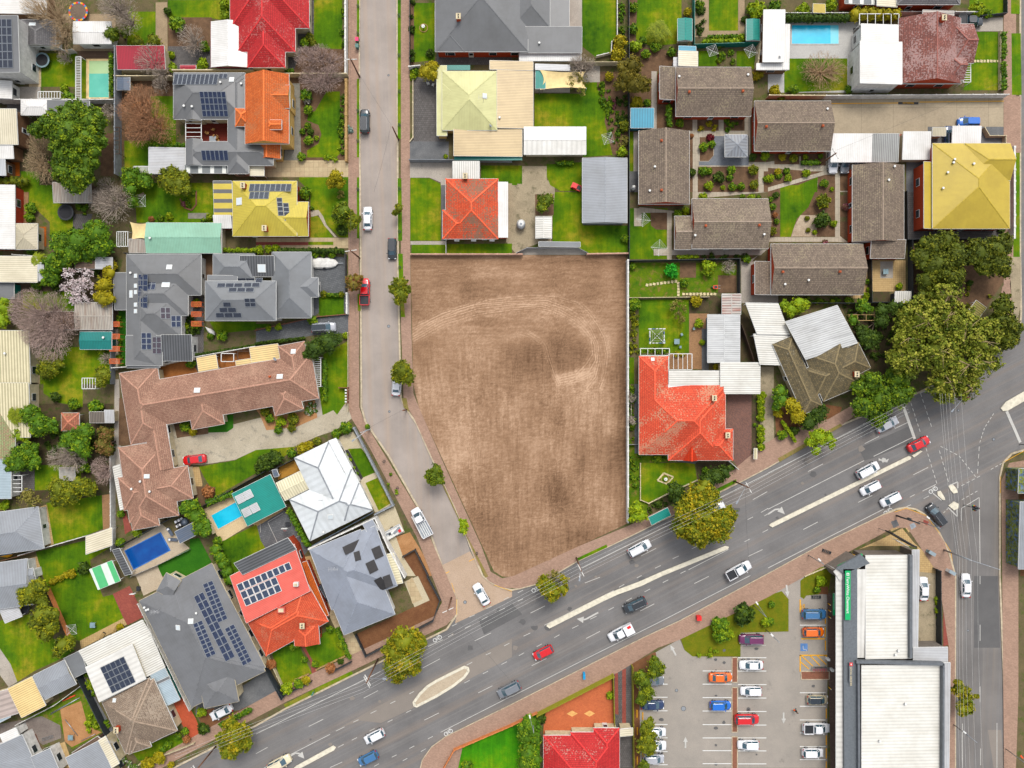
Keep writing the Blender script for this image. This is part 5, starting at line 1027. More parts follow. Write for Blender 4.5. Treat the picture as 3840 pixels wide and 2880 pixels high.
# trees
tree('dense','huge dense green tree between the bare hedge and the grey boundary wall',[(640,1010,150,9),(480,1090,130,8),(380,1110,90,7),(800,1060,150,9),(620,1170,190,11),(760,1230,150,10),(590,1330,160,10),(760,1400,120,9),(580,1480,130,9),(690,1520,140,9),(300,1130,50,6)],9)
tree('bare_brown','leafless pinkish hedge mass below the cream roofed house',[(330,1250,110,4),(320,1420,130,4.5),(400,1500,110,4)],4.5)
tree('bare_rust','large rust coloured winter tree between the boundary wall and grey house',[(1230,870,150,6),(1150,960,140,6),(1300,1030,190,7),(1400,1120,130,6),(1210,1150,130,6)],7)
tree('bare','tall leafless grey tree over the narrow lawn at the top',[(1040,90,170,7),(1120,200,120,7),(980,40,150,7)],7)
tree('bare_brown','tall leafless straw coloured tree behind the slate tiled wing',[(480,120,170,7),(560,260,120,7),(540,380,110,6),(300,60,130,6)],7)
tree('bare','leafless grey shrub tree beside the white gabled garage',[(1650,330,130,4),(1690,410,90,4)],4)
tree('bare','leafless tree overhanging the red skillion shed',[(1300,520,150,5),(1400,640,90,5)],5.5)
tree('bare','small leafless tree beside the slate blue shed',[(1390,740,85,4)],4)
tree('bare','leafless tree below the trampoline on the back lawn edge',[(560,500,70,3)],3.5)
tree('round','dark green round tree touching the white pool house roof',[(975,300,75,4),(1080,280,50,3)],4)
tree('bare','leafless grey green shrub against the grey boundary wall',[(945,960,75,3.5)],4)
tree('olive','low olive tree behind the red skillion shed',[(1340,360,70,3),(1200,370,60,3)],3)
for l,x,y,r,k in (('lime bush below the small window of the red shed',1495,590,50,'lime'),('wide lime bush at the corner of the white gabled garage',1750,555,62,'lime'),('yellow green bush in the mulch by the gravel path',1530,210,75,'green'),('blue green bush at the top of the gravel path',1448,95,36,'dark'),('lime shrub at the top beside the red tiled house',1935,40,50,'lime'),('second lime shrub beside the red tiled house',1940,135,48,'lime'),('small lime bush beside the shed window',1485,475,30,'lime'),('deep green bush beside the white gabled garage wall',1770,400,50,'green'),('low green shrub by the slatted pergola foot',590,845,60,'green'),('bright green palm like shrub by the pergola frame',560,760,40,'lime')): shrub(k,l,x,y,r)
hedge('clipped green hedge along the turquoise pool','green',965,465,965,820,32,1.8); hedge('long olive hedge at the left edge below the orange deck','olive',-20,1565,235,1565,80,1.8); hedge('green creeper hedge on the white carport','green',1295,1262,1605,1262,52,2.6)
tree('green','leafy green tree behind the white carport',[(1130,1540,110,4),(1250,1560,90,4)],4); tree('olive','olive tree overhanging the white carport corner',[(1480,1560,130,5),(1560,1600,110,5)],5); tree('bare','leafless shrub in the shade of the huge green tree',[(930,1620,100,3)],4)
F('grey rendered boundary wall beside the turquoise pool',2.4,'grey_wall',[1015,420,1015,1510],.2); F('pale boundary wall between the white gazebo and the pool',2.2,'white_wall',[0,875,1000,875],.15); F('cream wall behind the grey metal roofed extension',2.2,'cream_wall',[1010,672,1500,672],.15)
F('cream brick wall under the white gabled garage',2,'cream_wall',[1510,620,2200,620],.2)
F('white timber fence in front of the two storey house lawn',1.6,'white_wall',[640,440,570,450,470,380],.1)
T(1,0)
g('lawn',[500,-50,745,-50,745,425,530,415,500,330]); g('dark_paving',[460,-50,500,-50,500,300,390,320,390,450,330,600,250,600,250,450,340,450,340,240,460,240]); g('mulch',[330,400,770,400,770,630,250,630],0); g('mulch',[290,650,770,650,770,1400,290,1400],0)
g('lawn',[610,790,725,790,730,1325,690,1360,440,1360,440,1300,540,1240,565,1160,540,1080,440,1040,460,970,510,960]); g('crazy_paving',[290,720,380,720,390,1410,240,1420,250,1290,320,1290]); g('paving',[70,1385,805,1385,805,1530,70,1530]); 
H('red glazed tiled house with stepped hips and lichen stained ridges','house',3.2,24,'red_tile','cream_wall',[('HH','v',-75,-200,253,583),('HH','v',-160,-300,340,448),('HH','h',-225,-420,460,243)])
H('orange terracotta tiled two storey house with dormers and a conical bay','house',4.8,30,'orange_tile','sand_wall',[('GG','v',-95,640,285,1243,{'p':24}),('GG','h',100,735,292,935,{'p':24,'dz':.3}),('HH','v',-180,935,-45,1092,{'dz':-.3,'p':34}),('HG','h',90,1035,222,1118,{'dz':1.4,'p':20}),('GG','v',0,1215,212,1372,{'dz':-1.6,'p':24})])
H('white flat porch roof with a dark diagonal frame below the orange tiled house','porch',2.9,3,'white_metal','post',[('HH','h',-105,1245,10,1372)],name='porch')
H('white flat carport edge beside the cream paved driveway','carport',2.6,3,'cream_metal','post',[('SS','h',-50,1372,70,1520)],name='carport')
h=H('dark grey standing seam roofed house at the top centre with a brick base','house',3.4,20,'grey_metal','red_brick',[('HH','h',1548,-400,2350,445),('HH','v',1560,15,1800,445,{'dz':.05}),('HH','v',2212,-300,2540,238),('SS','v',2285,240,2815,455,{'dz':-.3}),('SS','v',2530,-300,2707,238,{'dz':-.4})])
chim(h,1752,165); vent(h,2447,376)
H('long curved white roofed caravan shed beside the grey roofed house','shed',2.4,5,'white_metal','white_wall',[('GG','h',2275,455,2810,525)],name='shed')
tree('bare_pink','broad leafless pinkish tree beside the red tiled house',[(430,500,110,4),(560,490,120,4),(680,530,95,4)],4.5)
tree('bare_pink','leafless pinkish tree above the orange tiled house garden',[(640,680,120,4.5),(480,680,120,3),(560,740,80,4)],5)
hedge('low green hedge below the red tiled house verandah','green',255,612,325,612,34,1); 
for l,x,y,r,k in (('round olive bush on the corner of the red house lawn',465,325,42,'olive'),('round olive bush beside the pinkish tree',497,378,38,'olive'),('green shrub beside the dark path of the red house',420,370,45,'green'),('large green shrub at the path of the orange house',430,820,58,'green'),('white flowering camellia at the orange house path',438,868,38,'flower'),('green ball shrub beside the crazy paving',402,1138,26,'green'),('round green ball bush at the crazy paving end',392,1355,42,'green'),('tall green shrub in the kidney shaped bed',455,1215,45,'green'),('dark green shrub in the middle of the kidney bed',470,1140,35,'dark'),('green shrub at the top of the kidney bed',450,1090,30,'green'),('green shrub in the curve of the lawn',450,950,45,'green'),('bright low shrub in the kidney bed',525,1195,22,'lime')): shrub(k,l,x,y,r)
cover('green border plants inside the sandstone front wall','green',[730,840,768,840,768,1330,720,1330]); cover('low border plants beside the red house lawn','green',[746,0,766,0,766,440,746,440])
cover('silver leaved plants along the sandstone front wall','silver',[800,1080,826,1080,826,1300,800,1300])
cover('green hedge strip at the end of the orange house lawn','lime',[520,1360,690,1355,690,1390,520,1390])
tree('yellow','golden green conifer beside the cream driveway',[(690,1520,65,5),(660,1580,60,4),(720,1590,55,4)],5.5)
F('white rendered front wall of the red tiled house',1.6,'white_wall',[778,-50,778,640],.3); F('cream wall between the red and orange tiled houses',1.8,'cream_wall',[230,648,790,648],.15); F('sandstone front wall of the orange tiled house',1.2,'sandstone',[783,700,783,1390],.45)
# east side of street
g('lawn',[1365,25,1545,25,1545,520,1350,540,1340,300]); g('lawn',[1325,600,1440,600,1440,690,1330,700]); g('dark_paving',[1360,665,1560,665,1560,1170,1640,1170,1640,1220,1330,1225,1355,1180]); g('dark_concrete',[1328,1222,1665,1222,1665,1378,1328,1378])
g('concrete',[1328,1405,1700,1405,1700,1640,1600,1640,1595,1575,1500,1535,1328,1535]); g('lawn',[1334,1536,1500,1540,1597,1590,1597,1700,1334,1700]); g('dark_paving',[1560,440,2212,560]); g('lawn',[1945,1430,2300,1430,2300,1590,1945,1570]); g('mulch',[1330,0,1365,560])
fountain('white birdbath statue in a round bed on the front lawn',1447,235)
h=H('pale yellow metal hipped house with a tan corrugated rear extension','house',3,18,'pale_yellow_metal','sand_wall',[('HH','h',1608,614,2083,1125),('HH','h',1608,720,1800,870,{'dz':.03}),('SS','v',1562,575,1650,1172,{'dz':-.5,'p':6}),('SS','h',2083,605,2395,1110,{'m':'tan_metal','dz':-.4}),('SS','h',1710,1110,2300,1352,{'m':'tan_metal','dz':-.45}),('SS','h',2020,532,2395,608,{'m':'tan_metal','dz':-.3})],vent=[(2105,1020)])
skyl(h,1975,830,30,36); dish(h,2020,1100); antenna(h,1965,880)
awning('teal shade sail strip under the tan corrugated roof','teal_metal',1712,1354,2300,1384,2.2); awning('teal shade strip above the pale yellow house','teal_metal',1650,562,1850,606,2.2)
tree('yellow','bushy golden green tree at the corner of the pale yellow house',[(1480,620,75,4),(1530,580,60,4),(1530,650,55,4)],4.5)
for l,x,y,r,k in (('dark shrub in the corner of the front lawn',1500,460,40,'dark'),('low green shrub by the front lawn fence',1380,620,30,'green'),('green shrub beside the yellow tree',1355,660,28,'lime'),('agave beside the dark concrete driveway',1640,1355,20,'lime')): shrub(k,l,x,y,r)
cover('weedy climber on the dark front fence','dark',[1330,0,1362,0,1362,560,1335,560])
F('grey metal fence between the pale yellow house and the next driveway',1.8,'grey_wall',[1328,1388,2212,1392],.08); car('suv','black',938,1045,90,'glossy black wagon parked at the top left of the quiet street')
F('dark wire fence of the front lawn',1.2,'dark_metal',[1330,0,1330,570],.05); F('white rendered wall beside the yellow tree',1.4,'white_wall',[1325,585,1420,575],.15)
F('low cream kerb wall beside the dark paved drive',.4,'cream_wall',[1380,668,1357,690,1357,1190,1330,1225],.15)
pair_chairs('pair of white garden chairs under the yellow tree',1510,730)
T(2,0)
g('lawn',[605,-50,905,-50,900,320,860,380,850,470,720,490,605,400]); g('concrete',[490,-50,605,-50,605,240,490,240]); g('lawn',[1085,-50,1465,-50,1465,200,1420,380,1200,400,1070,340]); g('mulch',[1000,-50,1090,-50,1060,400,1430,440,1430,600,1205,620,1205,1120,1000,1120],0); g('gravel',[1570,-50,1700,-50,1700,265,1955,265,1955,-50,2010,-50,2010,310,1570,320],2); g('lawn',[1702,-50,1953,265],3)
g('lawn',[1610,440,1770,570]); g('lawn',[1940,440,2110,440,2110,600,1940,570]); g('lawn',[195,810,600,810,600,710,745,710,740,760,820,940,800,1050,870,1340,650,1355,195,1350]); g('mulch',[740,620,1000,620,1000,1350,870,1330,800,1050,820,940,735,760],2)
g('lawn',[300,1420,610,1400,610,1659,520,1650,420,1650,330,1600,290,1500]); g('concrete_old',[30,1435,300,1435,300,1659,0,1659]); g('lawn',[0,1430,45,1600])
g('concrete',[1205,615,1250,1120]); g('mulch',[1250,895,1410,1120]); g('lawn',[1015,1140,1090,1480]); g('concrete',[1050,1140,1090,1480]); g('dark_concrete',[1015,1480,1090,1659])
g('path',[1535,1010,2060,1010,2060,1440,1535,1440]); g('path',[1560,1130,1605,1659]); g('mulch',[1605,1440,2130,1659]); g('mulch',[1530,1160,1562,1659],3); g('mulch',[1410,1020,1560,1130],3);g('path',[2040,1400,2212,1659],1); g('path',[2130,1400,2175,1659],3); g('mulch',[2175,1480,2300,1659],3); g('mulch',[2050,1310,2212,1400],2)
g('grey_pavers',[1745,1175,2045,1175,2045,1430,1615,1430,1615,1395,1700,1395,1745,1340],3); g('mulch',[1622,1185,1740,1185,1740,1345,1700,1390,1622,1390],3)
g('mulch',[1600,1020,1785,1130],3); g('mulch',[1830,1020,2010,1130],3)
sail('cream and white shade sails over a small paved courtyard',240,610,640,770)
g('concrete',[195,555,760,555,760,710,500,710,500,800,195,800]); 
H('teal lean-to roof beside the cream shade sail','lean-to',2.4,4,'teal_metal','post',[('SS','v',202,605,290,765)],name='lean_to'); H('pale grey lean-to roof at the top of the courtyard','lean-to',2.4,4,'pale_grey_metal','post',[('SS','h',200,560,500,610)],name='lean_to')
H('long pale grey panelled shed roof beside the clothes line','shed',2.8,5,'pale_panel','cream_wall',[('GG','h',103,1095,640,1335)],name='shed')
H('large grey corrugated garage beside the red toy truck','garage',3.4,9,'cool_grey_metal','cool_wall',[('GG','v',608,1365,995,1925)],name='garage')
H('bright teal garden shed left of the green boundary fence','shed',2.4,14,'teal_metal','cream_wall',[('GG','v',1432,160,1557,352)],name='shed'); H('bright teal garden shed at the corner of the gravel path lawn','shed',2.4,14,'teal_metal','teal_metal',[('GG','v',2025,165,2142,350)],name='shed')
H('sky blue metal shed beside the olive tree','shed',2.4,4,'blue_metal','blue_metal',[('SS','v',1025,938,1225,1105)],name='shed'); H('cream flat carport roof above the long brown tiled unit','carport',2.6,4,'cream_metal','cream_wall',[('SS','h',1436,443,1606,572)],name='carport'); H('small blue lean-to above the cream carport','lean-to',2.2,4,'blue_metal','blue_metal',[('SS','h',1438,400,1590,442)],name='lean_to'); H('tiny pale shed beside the cream carport','shed',2.2,4,'pale_grey_metal','pale_grey_metal',[('SS','h',1396,496,1434,572)],name='shed')
U='brown tiled brick unit '
h=H(U+'at the top of the garden court with a stepped left end','unit',3,20,'brown_tile','red_brick',[('GG','h',1415,580,2065,1005),('SS','h',1272,580,1425,862,{'dz':-.1,'p':18})],vent=[(1442,665),(2035,650)]); tchim(h,1530,797); tchim(h,1992,790)
h=H(U+'standing upright on the left of the garden court','unit',3,20,'brown_tile','red_brick',[('GG','v',1095,1130,1533,1764)],vent=[(1232,1443),(1188,1650)]); tchim(h,1290,1217); tchim(h,1290,1645)
h=H(U+'between the round garden and the concrete driveway','unit',3,20,'brown_tile','red_brick',[('GG','h',2095,872,2755,1305)],vent=[(2720,945)]); tchim(h,2195,1097); tchim(h,2682,1090)
H('grey square hipped gazebo on the paved garden court','gazebo',2.5,22,'gazebo_metal','post',[('HH','h',1840,1163,2033,1355)],name='gazebo')
tree('palm','shaggy palm tree on the back lawn beside the teal shed',[(1270,270,110,3.5)],4); tree('olive_dark','broad bronze olive tree at the corner of the brown tiled unit',[(990,620,100,5),(1050,570,80,6),(960,730,70,5),(1060,720,110,6),(1130,740,70,5),(1000,660,80,6)],6)
tree('bare','leafless grey tree over the shade sails',[(600,600,140,4),(560,540,80,4),(680,560,60,4)],6); tree('sparse','thin olive crowned tree beside the shade sails',[(560,740,100,3.5)],4.5)
for l,x,y,r,k in (('golden bush below the olive tree',1075,885,62,'yellow'),('yellow bush at the courtyard corner',840,660,42,'yellow'),('yellow green bush by the curved wall top',930,365,70,'yellow'),('yellow green bush by the curved wall below',910,470,70,'yellow'),('lime bush across the dark fence',1070,400,60,'lime'),('upright green bush on the dark mulch',1155,468,45,'green'),('green bush at the top of the fence bed',1045,60,48,'green'),('dark bush beside the back lawn',1045,250,48,'green'),('green bush at the foot of the palm lawn',1130,350,40,'green'),('dark green bush under the palm',1240,400,50,'green'),('dark green bush beside the small blue lean-to',1380,450,45,'green'),('small flowering bush left of the teal shed',1515,105,32,'yellow'),('lime bushy tree in the top right of the gravel path lawn',2110,90,90,'lime'),('lime bush below the first teal shed fence',1620,40,45,'green'),('green shrub at the clipped hedge end',1975,330,45,'lime'),('deep bush by the gravel path corner',2010,170,35,'dark'),('yellow shrub beside the brown unit end',2120,650,50,'yellow'),('second yellow shrub beside the brown unit end',2165,600,45,'yellow'),('square clipped shrub beside the brown unit porch',1452,1062,40,'green'),('dark red ball shrub by the gazebo',1714,1190,30,'red'),('clipped square bush beside the gazebo',1655,1270,44,'green'),('clipped green dome beside the gazebo',1727,1248,36,'green'),('rust coloured ball beside the upright unit',1550,1175,18,'rust'),('big dark ball in the round garden',1785,1533,54,'dark'),('lime ball in the round garden',1700,1607,44,'lime'),('green ball in the round garden',1905,1612,40,'green'),('small green ball in the round garden',1977,1612,33,'green'),('green ball at the top of the round garden',1895,1470,42,'green'),('big ball at the right of the round garden',2086,1468,48,'olive'),('ball at the lower right of the round garden',2092,1598,44,'olive'),('low green tuft in the round garden',1882,1535,34,'green'),('small lime ball in the round garden',1823,1622,20,'lime'),('leafy bush at the round garden corner',1650,1480,45,'green'),('green bush beside the round garden path',1700,1480,30,'green'),('dark bush beside the upright unit door',1555,1490,32,'dark'),('lime ball beside the right hand unit',2185,1345,44,'lime'),('dark bush below the right hand unit',2080,1360,32,'dark'),('palm like green bush by the shed fence end',950,1310,52,'lime'),('spiky brown green cycad by the fence',960,1220,55,'sparse'),('big green bush beside the sky blue shed',975,1090,50,'olive'),('green shrub beside the golden bush',1165,890,32,'green'),('lime bush at the right end of the path',2205,1545,30,'lime')): shrub(k,l,x,y,r)
cover('lush green garden bed along the right of the clothes line lawn','green',[755,680,820,690,850,860,920,960,920,1200,880,1240,830,1180,820,960,760,860]); cover('pink flowering ground cover in the garden bed','pink',[815,870,900,870,920,940,840,960]); cover('mixed planting beside the dark boundary fence','dark',[870,800,990,830,1000,1180,920,1180,900,950]); cover('flower bed left of the unit path','yellow',[1602,1022,1783,1022,1783,1128,1602,1128],.5); cover('flower bed right of the unit path','green',[1832,1022,2008,1022,2008,1128,1832,1128],.5); cover('planting along the green fence','dark',[1580,100,1650,60,1660,300,1590,340]); cover('creeper strip on the dark boundary fence','green',[915,0,960,0,965,300,915,320]); cover('arched ivy over the courtyard gate','green',[1775,400,1935,400,1940,560,1880,560,1880,470,1830,470,1830,560,1780,560],.8)
hedge('clipped hedge beside the brown unit porch','green',1357,905,1357,1090,52,1.4); hedge('lower clipped hedge of the gravel path lawn','lime',1650,362,1960,362,46,1.5); hedge('upper clipped hedge of the gravel path lawn','green',1690,322,1980,318,34,1.2); hedge('short hedge on the yard lawn above the toy truck','green',390,1410,525,1410,38,1)
F('dark green boundary fence behind the grey garage',1.8,'dark_metal',[1008,-50,1008,1659],.06); F('teal metal fence between the two teal sheds, upright',1.8,'teal_metal',[1570,-50,1570,385],.06); F('teal metal fence above the clothes lines',1.8,'teal_metal',[1570,398,2140,380],.06); F('white curved garden wall beside the yellow bushes',1,'white_wall',[908,-50,908,320,860,370,855,460,730,490],.12); F('white top rail wall above the shade sails',1.8,'cream_wall',[190,552,975,550],.08); F('cream wall behind the white pool side roof',2,'cream_wall',[2135,380,2110,600],.25)
clothes('white rotary clothes line left of the ivy arch',1712,470,60); clothes('white rotary clothes line right of the ivy arch',2040,475,62); clothes('green rotary clothes line on the curving back lawn',818,1220,62)
toycar('bright red toy truck lying on the yard lawn',555,1618); tank('round white water tank beside the upright unit',1045,1630,18)
T(3,0)
g('stone_paving',[0,190,800,190,800,800,0,800]); g('lawn',[185,505,685,505,685,780,140,800,140,620,185,600],3); g('dark_paving',[735,240,790,420]); g('lawn',[1775,275,2000,275,2000,780,1690,780],3); g('concrete',[1770,160,2030,150,2030,270,1770,270]); g('mulch',[2000,275,2065,780]); g('lawn',[1740,-50,2050,-50,2050,110,1740,150])
g('slab_concrete',[480,830,2040,830,2040,1150,1100,1160,500,1160],1); g('dark_concrete',[1380,1095,2040,1095,2040,1240,1380,1240],2); g('dark_concrete',[1195,1380,1340,1659],2); g('path',[500,1310,735,1310,735,1659,0,1659,0,1400],0); g('mulch',[55,1322,270,1420],2); g('mulch',[285,1315,500,1430],2)
g('mulch',[0,1450,375,1480,500,1480,435,1530,150,1650,0,1650],1); g('path',[0,1620,500,1475,510,1505,0,1655],4); g('lawn',[120,1655,430,1530,425,1659],2); g('mulch',[430,1510,580,1659],2); g('mulch',[622,1478,692,1648],2); g('red_pavers',[1125,1160,1170,1400],3)
pool('long bright blue pool with pale steps beside the stone paving','blue_pool',195,215,612,390,[(203,222,536,382,'pool_blue'),(536,222,606,382,'pool_light')])
H('white ribbed roof pool side building at the left of the blue pool','house',3.6,4,'white_metal','brown_wall',[('SS','v',-45,95,140,535),('SS','v',130,220,182,600,{'dz':-.8}),('SS','v',-100,548,182,602,{'dz':-.9})],vent=[(100,488)])
h=H('maroon streaked tile house with a white rear wing','house',3.4,22,'maroon_tile','red_brick',[('GG','v',1130,155,1668,722),('HG','h',1600,205,1778,545,{'dz':.1}),('HG','h',1565,475,1690,690,{'dz':.1,'p':30}),]); chim(h,1493,176)
H('white ribbed two storey rear wing beside the blue pool','annexe',4.8,4,'white_metal','white_wall',[('SS','h',785,362,1160,727),('SS','h',795,215,1128,365,{'dz':-.8})],name='rear_wing')
H('row of white and grey carport roofs below the concrete driveway','carport',2.6,4,'white_metal','post',[('SS','v',543,1160,895,1400),('SS','v',893,1160,1125,1398,{'m':'rib_grey_metal','dz':-.02})],name='carport')
H('white carport roof with a green stripe beside the yellow roofed house','carport',2.6,4,'white_metal','cream_wall',[('SS','v',1162,1142,1400,1378)],name='carport'); H('white carport roof with a green centre stripe below the blue car','carport',2.6,4,'white_metal','post',[('SS','v',1590,1092,1838,1238)],name='carport'); H('small beige carport roof between the two striped carports','shed',2.3,4,'beige_metal','cream_wall',[('SS','v',1420,1103,1537,1175)],name='shed')
h=H('mustard yellow metal hipped house with white scalloped front','house',4.1,17,'mustard_metal','red_brick',[('HH','v',1422,1238,2090,1976),('HG','h',1700,1238,2095,1560,{'dz':.1,'p':24}),('SS','h',1335,1402,1430,1976,{'dz':-.5})],vent=[(1605,1380),(1595,1408),(1770,1418),(1545,1493),(1505,1628)])
h=H(U+'standing upright beside the yellow roofed house','unit',3,20,'brown_tile','red_brick',[('GG','v',730,1425,1175,2089),('SS','v',884,2075,1180,2232,{'dz':.1})],vent=[(1087,1440),(1037,1558)])
H('dark tiled house cut by the top edge with a striped verandah','house',3.4,18,'slate_tile','red_brick',[('HH','h',1115,-250,1660,38),('SS','h',655,-200,950,40,{'m':'stripe_metal','dz':-.6}),('SS','h',930,-200,1118,60,{'m':'cream_metal','dz':-.3})])
H('small olive garden shed beside the palms at the top','shed',2.2,4,'mustard_metal','cream_wall',[('SS','h',388,35,496,112)],name='shed')
H('rusty tin garage roof against the white boundary wall','shed',2.6,3,'rust_metal','dark_wood',[('SS','h',1330,92,1608,160)],name='shed')
hedge('blue green hedge of rounded shrubs above the blue pool','dark',150,155,700,155,70,2.2); hedge('golden bamboo hedge above the white flat rear wing','yellow',720,120,1130,120,110,3); hedge('clipped hedge inside the front lawn, upper half','green',2035,280,2035,500,50,1.2); hedge('clipped hedge inside the front lawn, lower half','green',2035,540,2035,775,50,1.2)
hedge('low clipped hedge beside the white carport row','green',290,1405,445,1405,44,1)
tree('bare_fan','wide fan shaped leafless tree on the lawn below the blue pool',[(470,620,200,3.5),(360,600,110,3),(580,600,110,3)],4)
for l,x,y,r,k in (('spiky lime palm clump at the top near the olive shed',305,80,60,'lime'),('green palm clump above the olive shed',540,40,60,'lime'),('green bush in the top left corner by the pool building',60,60,60,'green'),('lime bush at the pool building foot',60,785,55,'yellow'),('dark bush at the corner of the pool lawn',220,780,50,'green'),('dark bush at the far corner of the pool lawn',700,775,40,'green'),('green bushes by the front lawn of the top right house',1800,80,70,'lime'),('dark hedge shrub by the top right fence',1900,120,45,'green'),('clipped cube shrub in the mulch bed',320,1360,24,'lime'),('second clipped cube shrub in the mulch bed',452,1352,22,'green'),('brown ball shrub in the mulch bed',220,1370,42,'olive'),('lime ball by the diagonal path',85,1483,36,'yellow'),('clipped ball near the diagonal path top',328,1495,32,'lime'),('clipped ball beside the diagonal path',175,1540,36,'lime'),('big ball at the left of the diagonal path',20,1540,38,'lime'),('dark green ball in the mulch by the unit',486,1588,40,'green'),('small lime ball in the mulch by the unit',550,1635,18,'lime'),('round ball shrub in the bed above the path',95,1520,26,'green'),('dark ball near the yellow shrub',160,1478,28,'green'),('yellow flowering shrub in the small bed',125,1360,34,'yellow'),('green shrub by the driveway hedge',115,845,38,'olive')): shrub(k,l,x,y,r)
F('long white boundary wall above the concrete driveway',1.8,'white_wall',[490,838,2060,828],.12); F('white wall beside the brown unit driveway',1.8,'cream_wall',[0,835,480,838],.15); F('white boundary wall behind the blue pool',1.8,'white_wall',[140,128,730,128],.1); F('white wall beside the black parked ute',1.8,'white_wall',[1130,118,1790,118],.12); F('white scalloped front wall of the yellow roofed house',1.6,'white_wall',[2110,1280,2110,2060],.35); F('low front fence of the pool house lawn',.8,'cream_wall',[2000,275,2000,775],.06); F('white framed fence at the corner of the driveway',1.2,'cream_wall',[1860,1110,1900,1180,2040,1180,2040,1300],.1);F('brown brick fence of the top right corner',1.2,'dark_metal',[2052,-50,2052,120,1790,150],.06)
slats('white rafter pergola above the white rear wing','white_paint',790,120,1130,215,5,'v',3); slats('white grid pergola on the front lawn side','white_paint',1685,548,1750,710,8,'h',2.6)
stones('row of cream stepping stones across the front lawn',[(1752+i*28.5,532) for i in range(9)])
noparking(1125,882,1300,902)
car('ute','black',1745,185,0,'black ute parked beside the white boundary wall at the top right'); car('hatch','blue',1735,1052,180,'bright blue hatchback beside the concrete driveway'); car('suv','navy',1565,1190,90,'dark navy car under the narrow gap beside the striped carport')
car('sedan','white',565,1395,270,'white car nose under the white carport roof, leftmost of three'); car('sedan','grey',665,1395,270,'grey car nose under the white carport roof, middle of three'); car('sedan','silver',790,1395,270,'silver car nose under the white carport roof, rightmost of three')
# ---------------- tile row 1
T(0,1)
g('lawn',[250,-60,460,-60,520,90,640,200,740,330,430,400,430,260,250,90]); g('lawn',[1160,-80,1850,-80,1850,265,1180,265]); g('brick_paving',[130,-20,245,-20,245,270,130,270]); g('dark_paving',[630,190,800,190,760,340,630,340])
g('orange_deck',[325,300,400,470]); g('timber_deck',[120,790,440,850]); g('lawn',[200,860,640,860,640,1050,400,1030,200,1000]); g('lawn',[340,1340,960,1340,970,1659,340,1659,350,1500]); g('gravel',[262,1330,345,1330,345,1659,262,1659]); g('artificial_turf',[1025,1030,1090,1030,1090,1500,1055,1500]); g('path',[970,1110,1020,1540],1); g('dark_soil',[500,560,1000,560,1000,1000,500,1000],0)
g('dark_paving',[1630,900,1760,900,1760,1659,1630,1400]); g('red_soil',[1365,1490,2212,1330,2212,1520,1365,1620],1); g('mulch',[1765,540,1840,765],1); g('lawn',[1810,1120,2212,1120,2212,1190,1870,1225],3); g('crazy_paving',[1625,182,1810,182,1800,230,1625,230],4); g('gravel',[1200,20,1240,0,1250,20,1210,50],4)
bedring('curved brick edging round the flower bed on the back lawn',[1560,60,1600,140,1660,160,1700,110,1700,-10]); cover('mixed rose bed inside the curved brick edging','green',[1570,0,1690,0,1690,110,1655,150,1600,130],.6)
H('white metal roofed house with a red timber side porch at the left edge','house',3,4,'white_metal','red_wall',[('SS','h',-150,-60,128,492)]); H('small pale hipped annexe beside the white metal roofed house','annexe',2.7,18,'beige_metal','cream_wall',[('HH','v',122,272,325,496)],name='annexe')
H('cream mottled roof house with a short white ribbed end','house',3,5,'cream_metal','white_wall',[('SS','h',-150,555,322,780),('SS','v',318,612,382,768,{'m':'pale_grey_metal','dz':-.3})])
H('dark corrugated lean-to with a teal frame at the left edge','lean-to',2.4,4,'grey_metal','teal_metal',[('SS','h',-150,783,120,922)],name='lean_to'); H('yellow striped corrugated roof house at the left edge','house',3,4,'stripe_cream_metal','cream_wall',[('SS','v',-150,1198,262,1659),('SS','v',-150,1650,262,2120,{'dz':-.01})],vent=[(50,1395)]); 
H('patchy old tin shed roof above the dark trampoline','shed',2.4,5,'old_tin','dark_wood',[('SS','v',462,-80,790,92)],name='shed'); H('brown rusty corrugated shed roof below the blossom tree','shed',2.4,5,'brown_tin','dark_wood',[('SS','v',388,1035,650,1190)],name='shed'); H('white patched corrugated shed roof joined to the rusty shed','shed',2.6,6,'old_tin','dark_wood',[('GG','h',645,955,970,1190)],name='shed'); H('dark teal metal shed with a roof vent below the tin sheds','shed',2.4,10,'teal_dark_metal','teal_dark_metal',[('GG','h',690,1208,965,1360)],vent=[(900,1258)],name='shed')
H('brown ply shed roof behind the blossom tree','shed',2.2,3,'brown_tin','dark_wood',[('SS','h',655,590,820,665)],name='shed'); H('narrow grey and timber shed roof behind the blossom tree','shed',2.2,3,'pale_grey_metal','dark_wood',[('SS','h',830,565,970,665)],name='shed')
H('long mint green metal roofed shed beside a cream shade sail','shed',3,12,'mint_metal','cream_wall',[('GG','h',1262,266,1915,528)],vent=[(1302,400)],name='shed'); H('small corroded white tin shed under the cream shade sail','shed',2.2,4,'old_tin','old_tin',[('SS','v',1115,408,1275,525)],name='shed'); sail('square cream shade sail at the end of the mint green shed',1130,262,1285,410)
slats('greenhouse frame with torn plastic beside the shade sail','white_paint',1010,342,1105,470,5,'v',2.0)
h=H('large grey metal hipped house with four blue solar arrays','house',3.2,18,'grey_metal','white_wall',[('HH','h',1092,538,1738,892),('HH','v',1092,600,1380,1520),('HH','h',1100,700,1625,1068),('HH','h',1100,860,1567,1252),('SS','v',990,700,1102,1018,{'dz':-.5}),('SS','h',1100,1240,1402,1500,{'dz':.1}),('SS','v',1402,1235,1662,1460,{'m':'rib_dark_metal','dz':-.1})],vent=[(1135,700)])
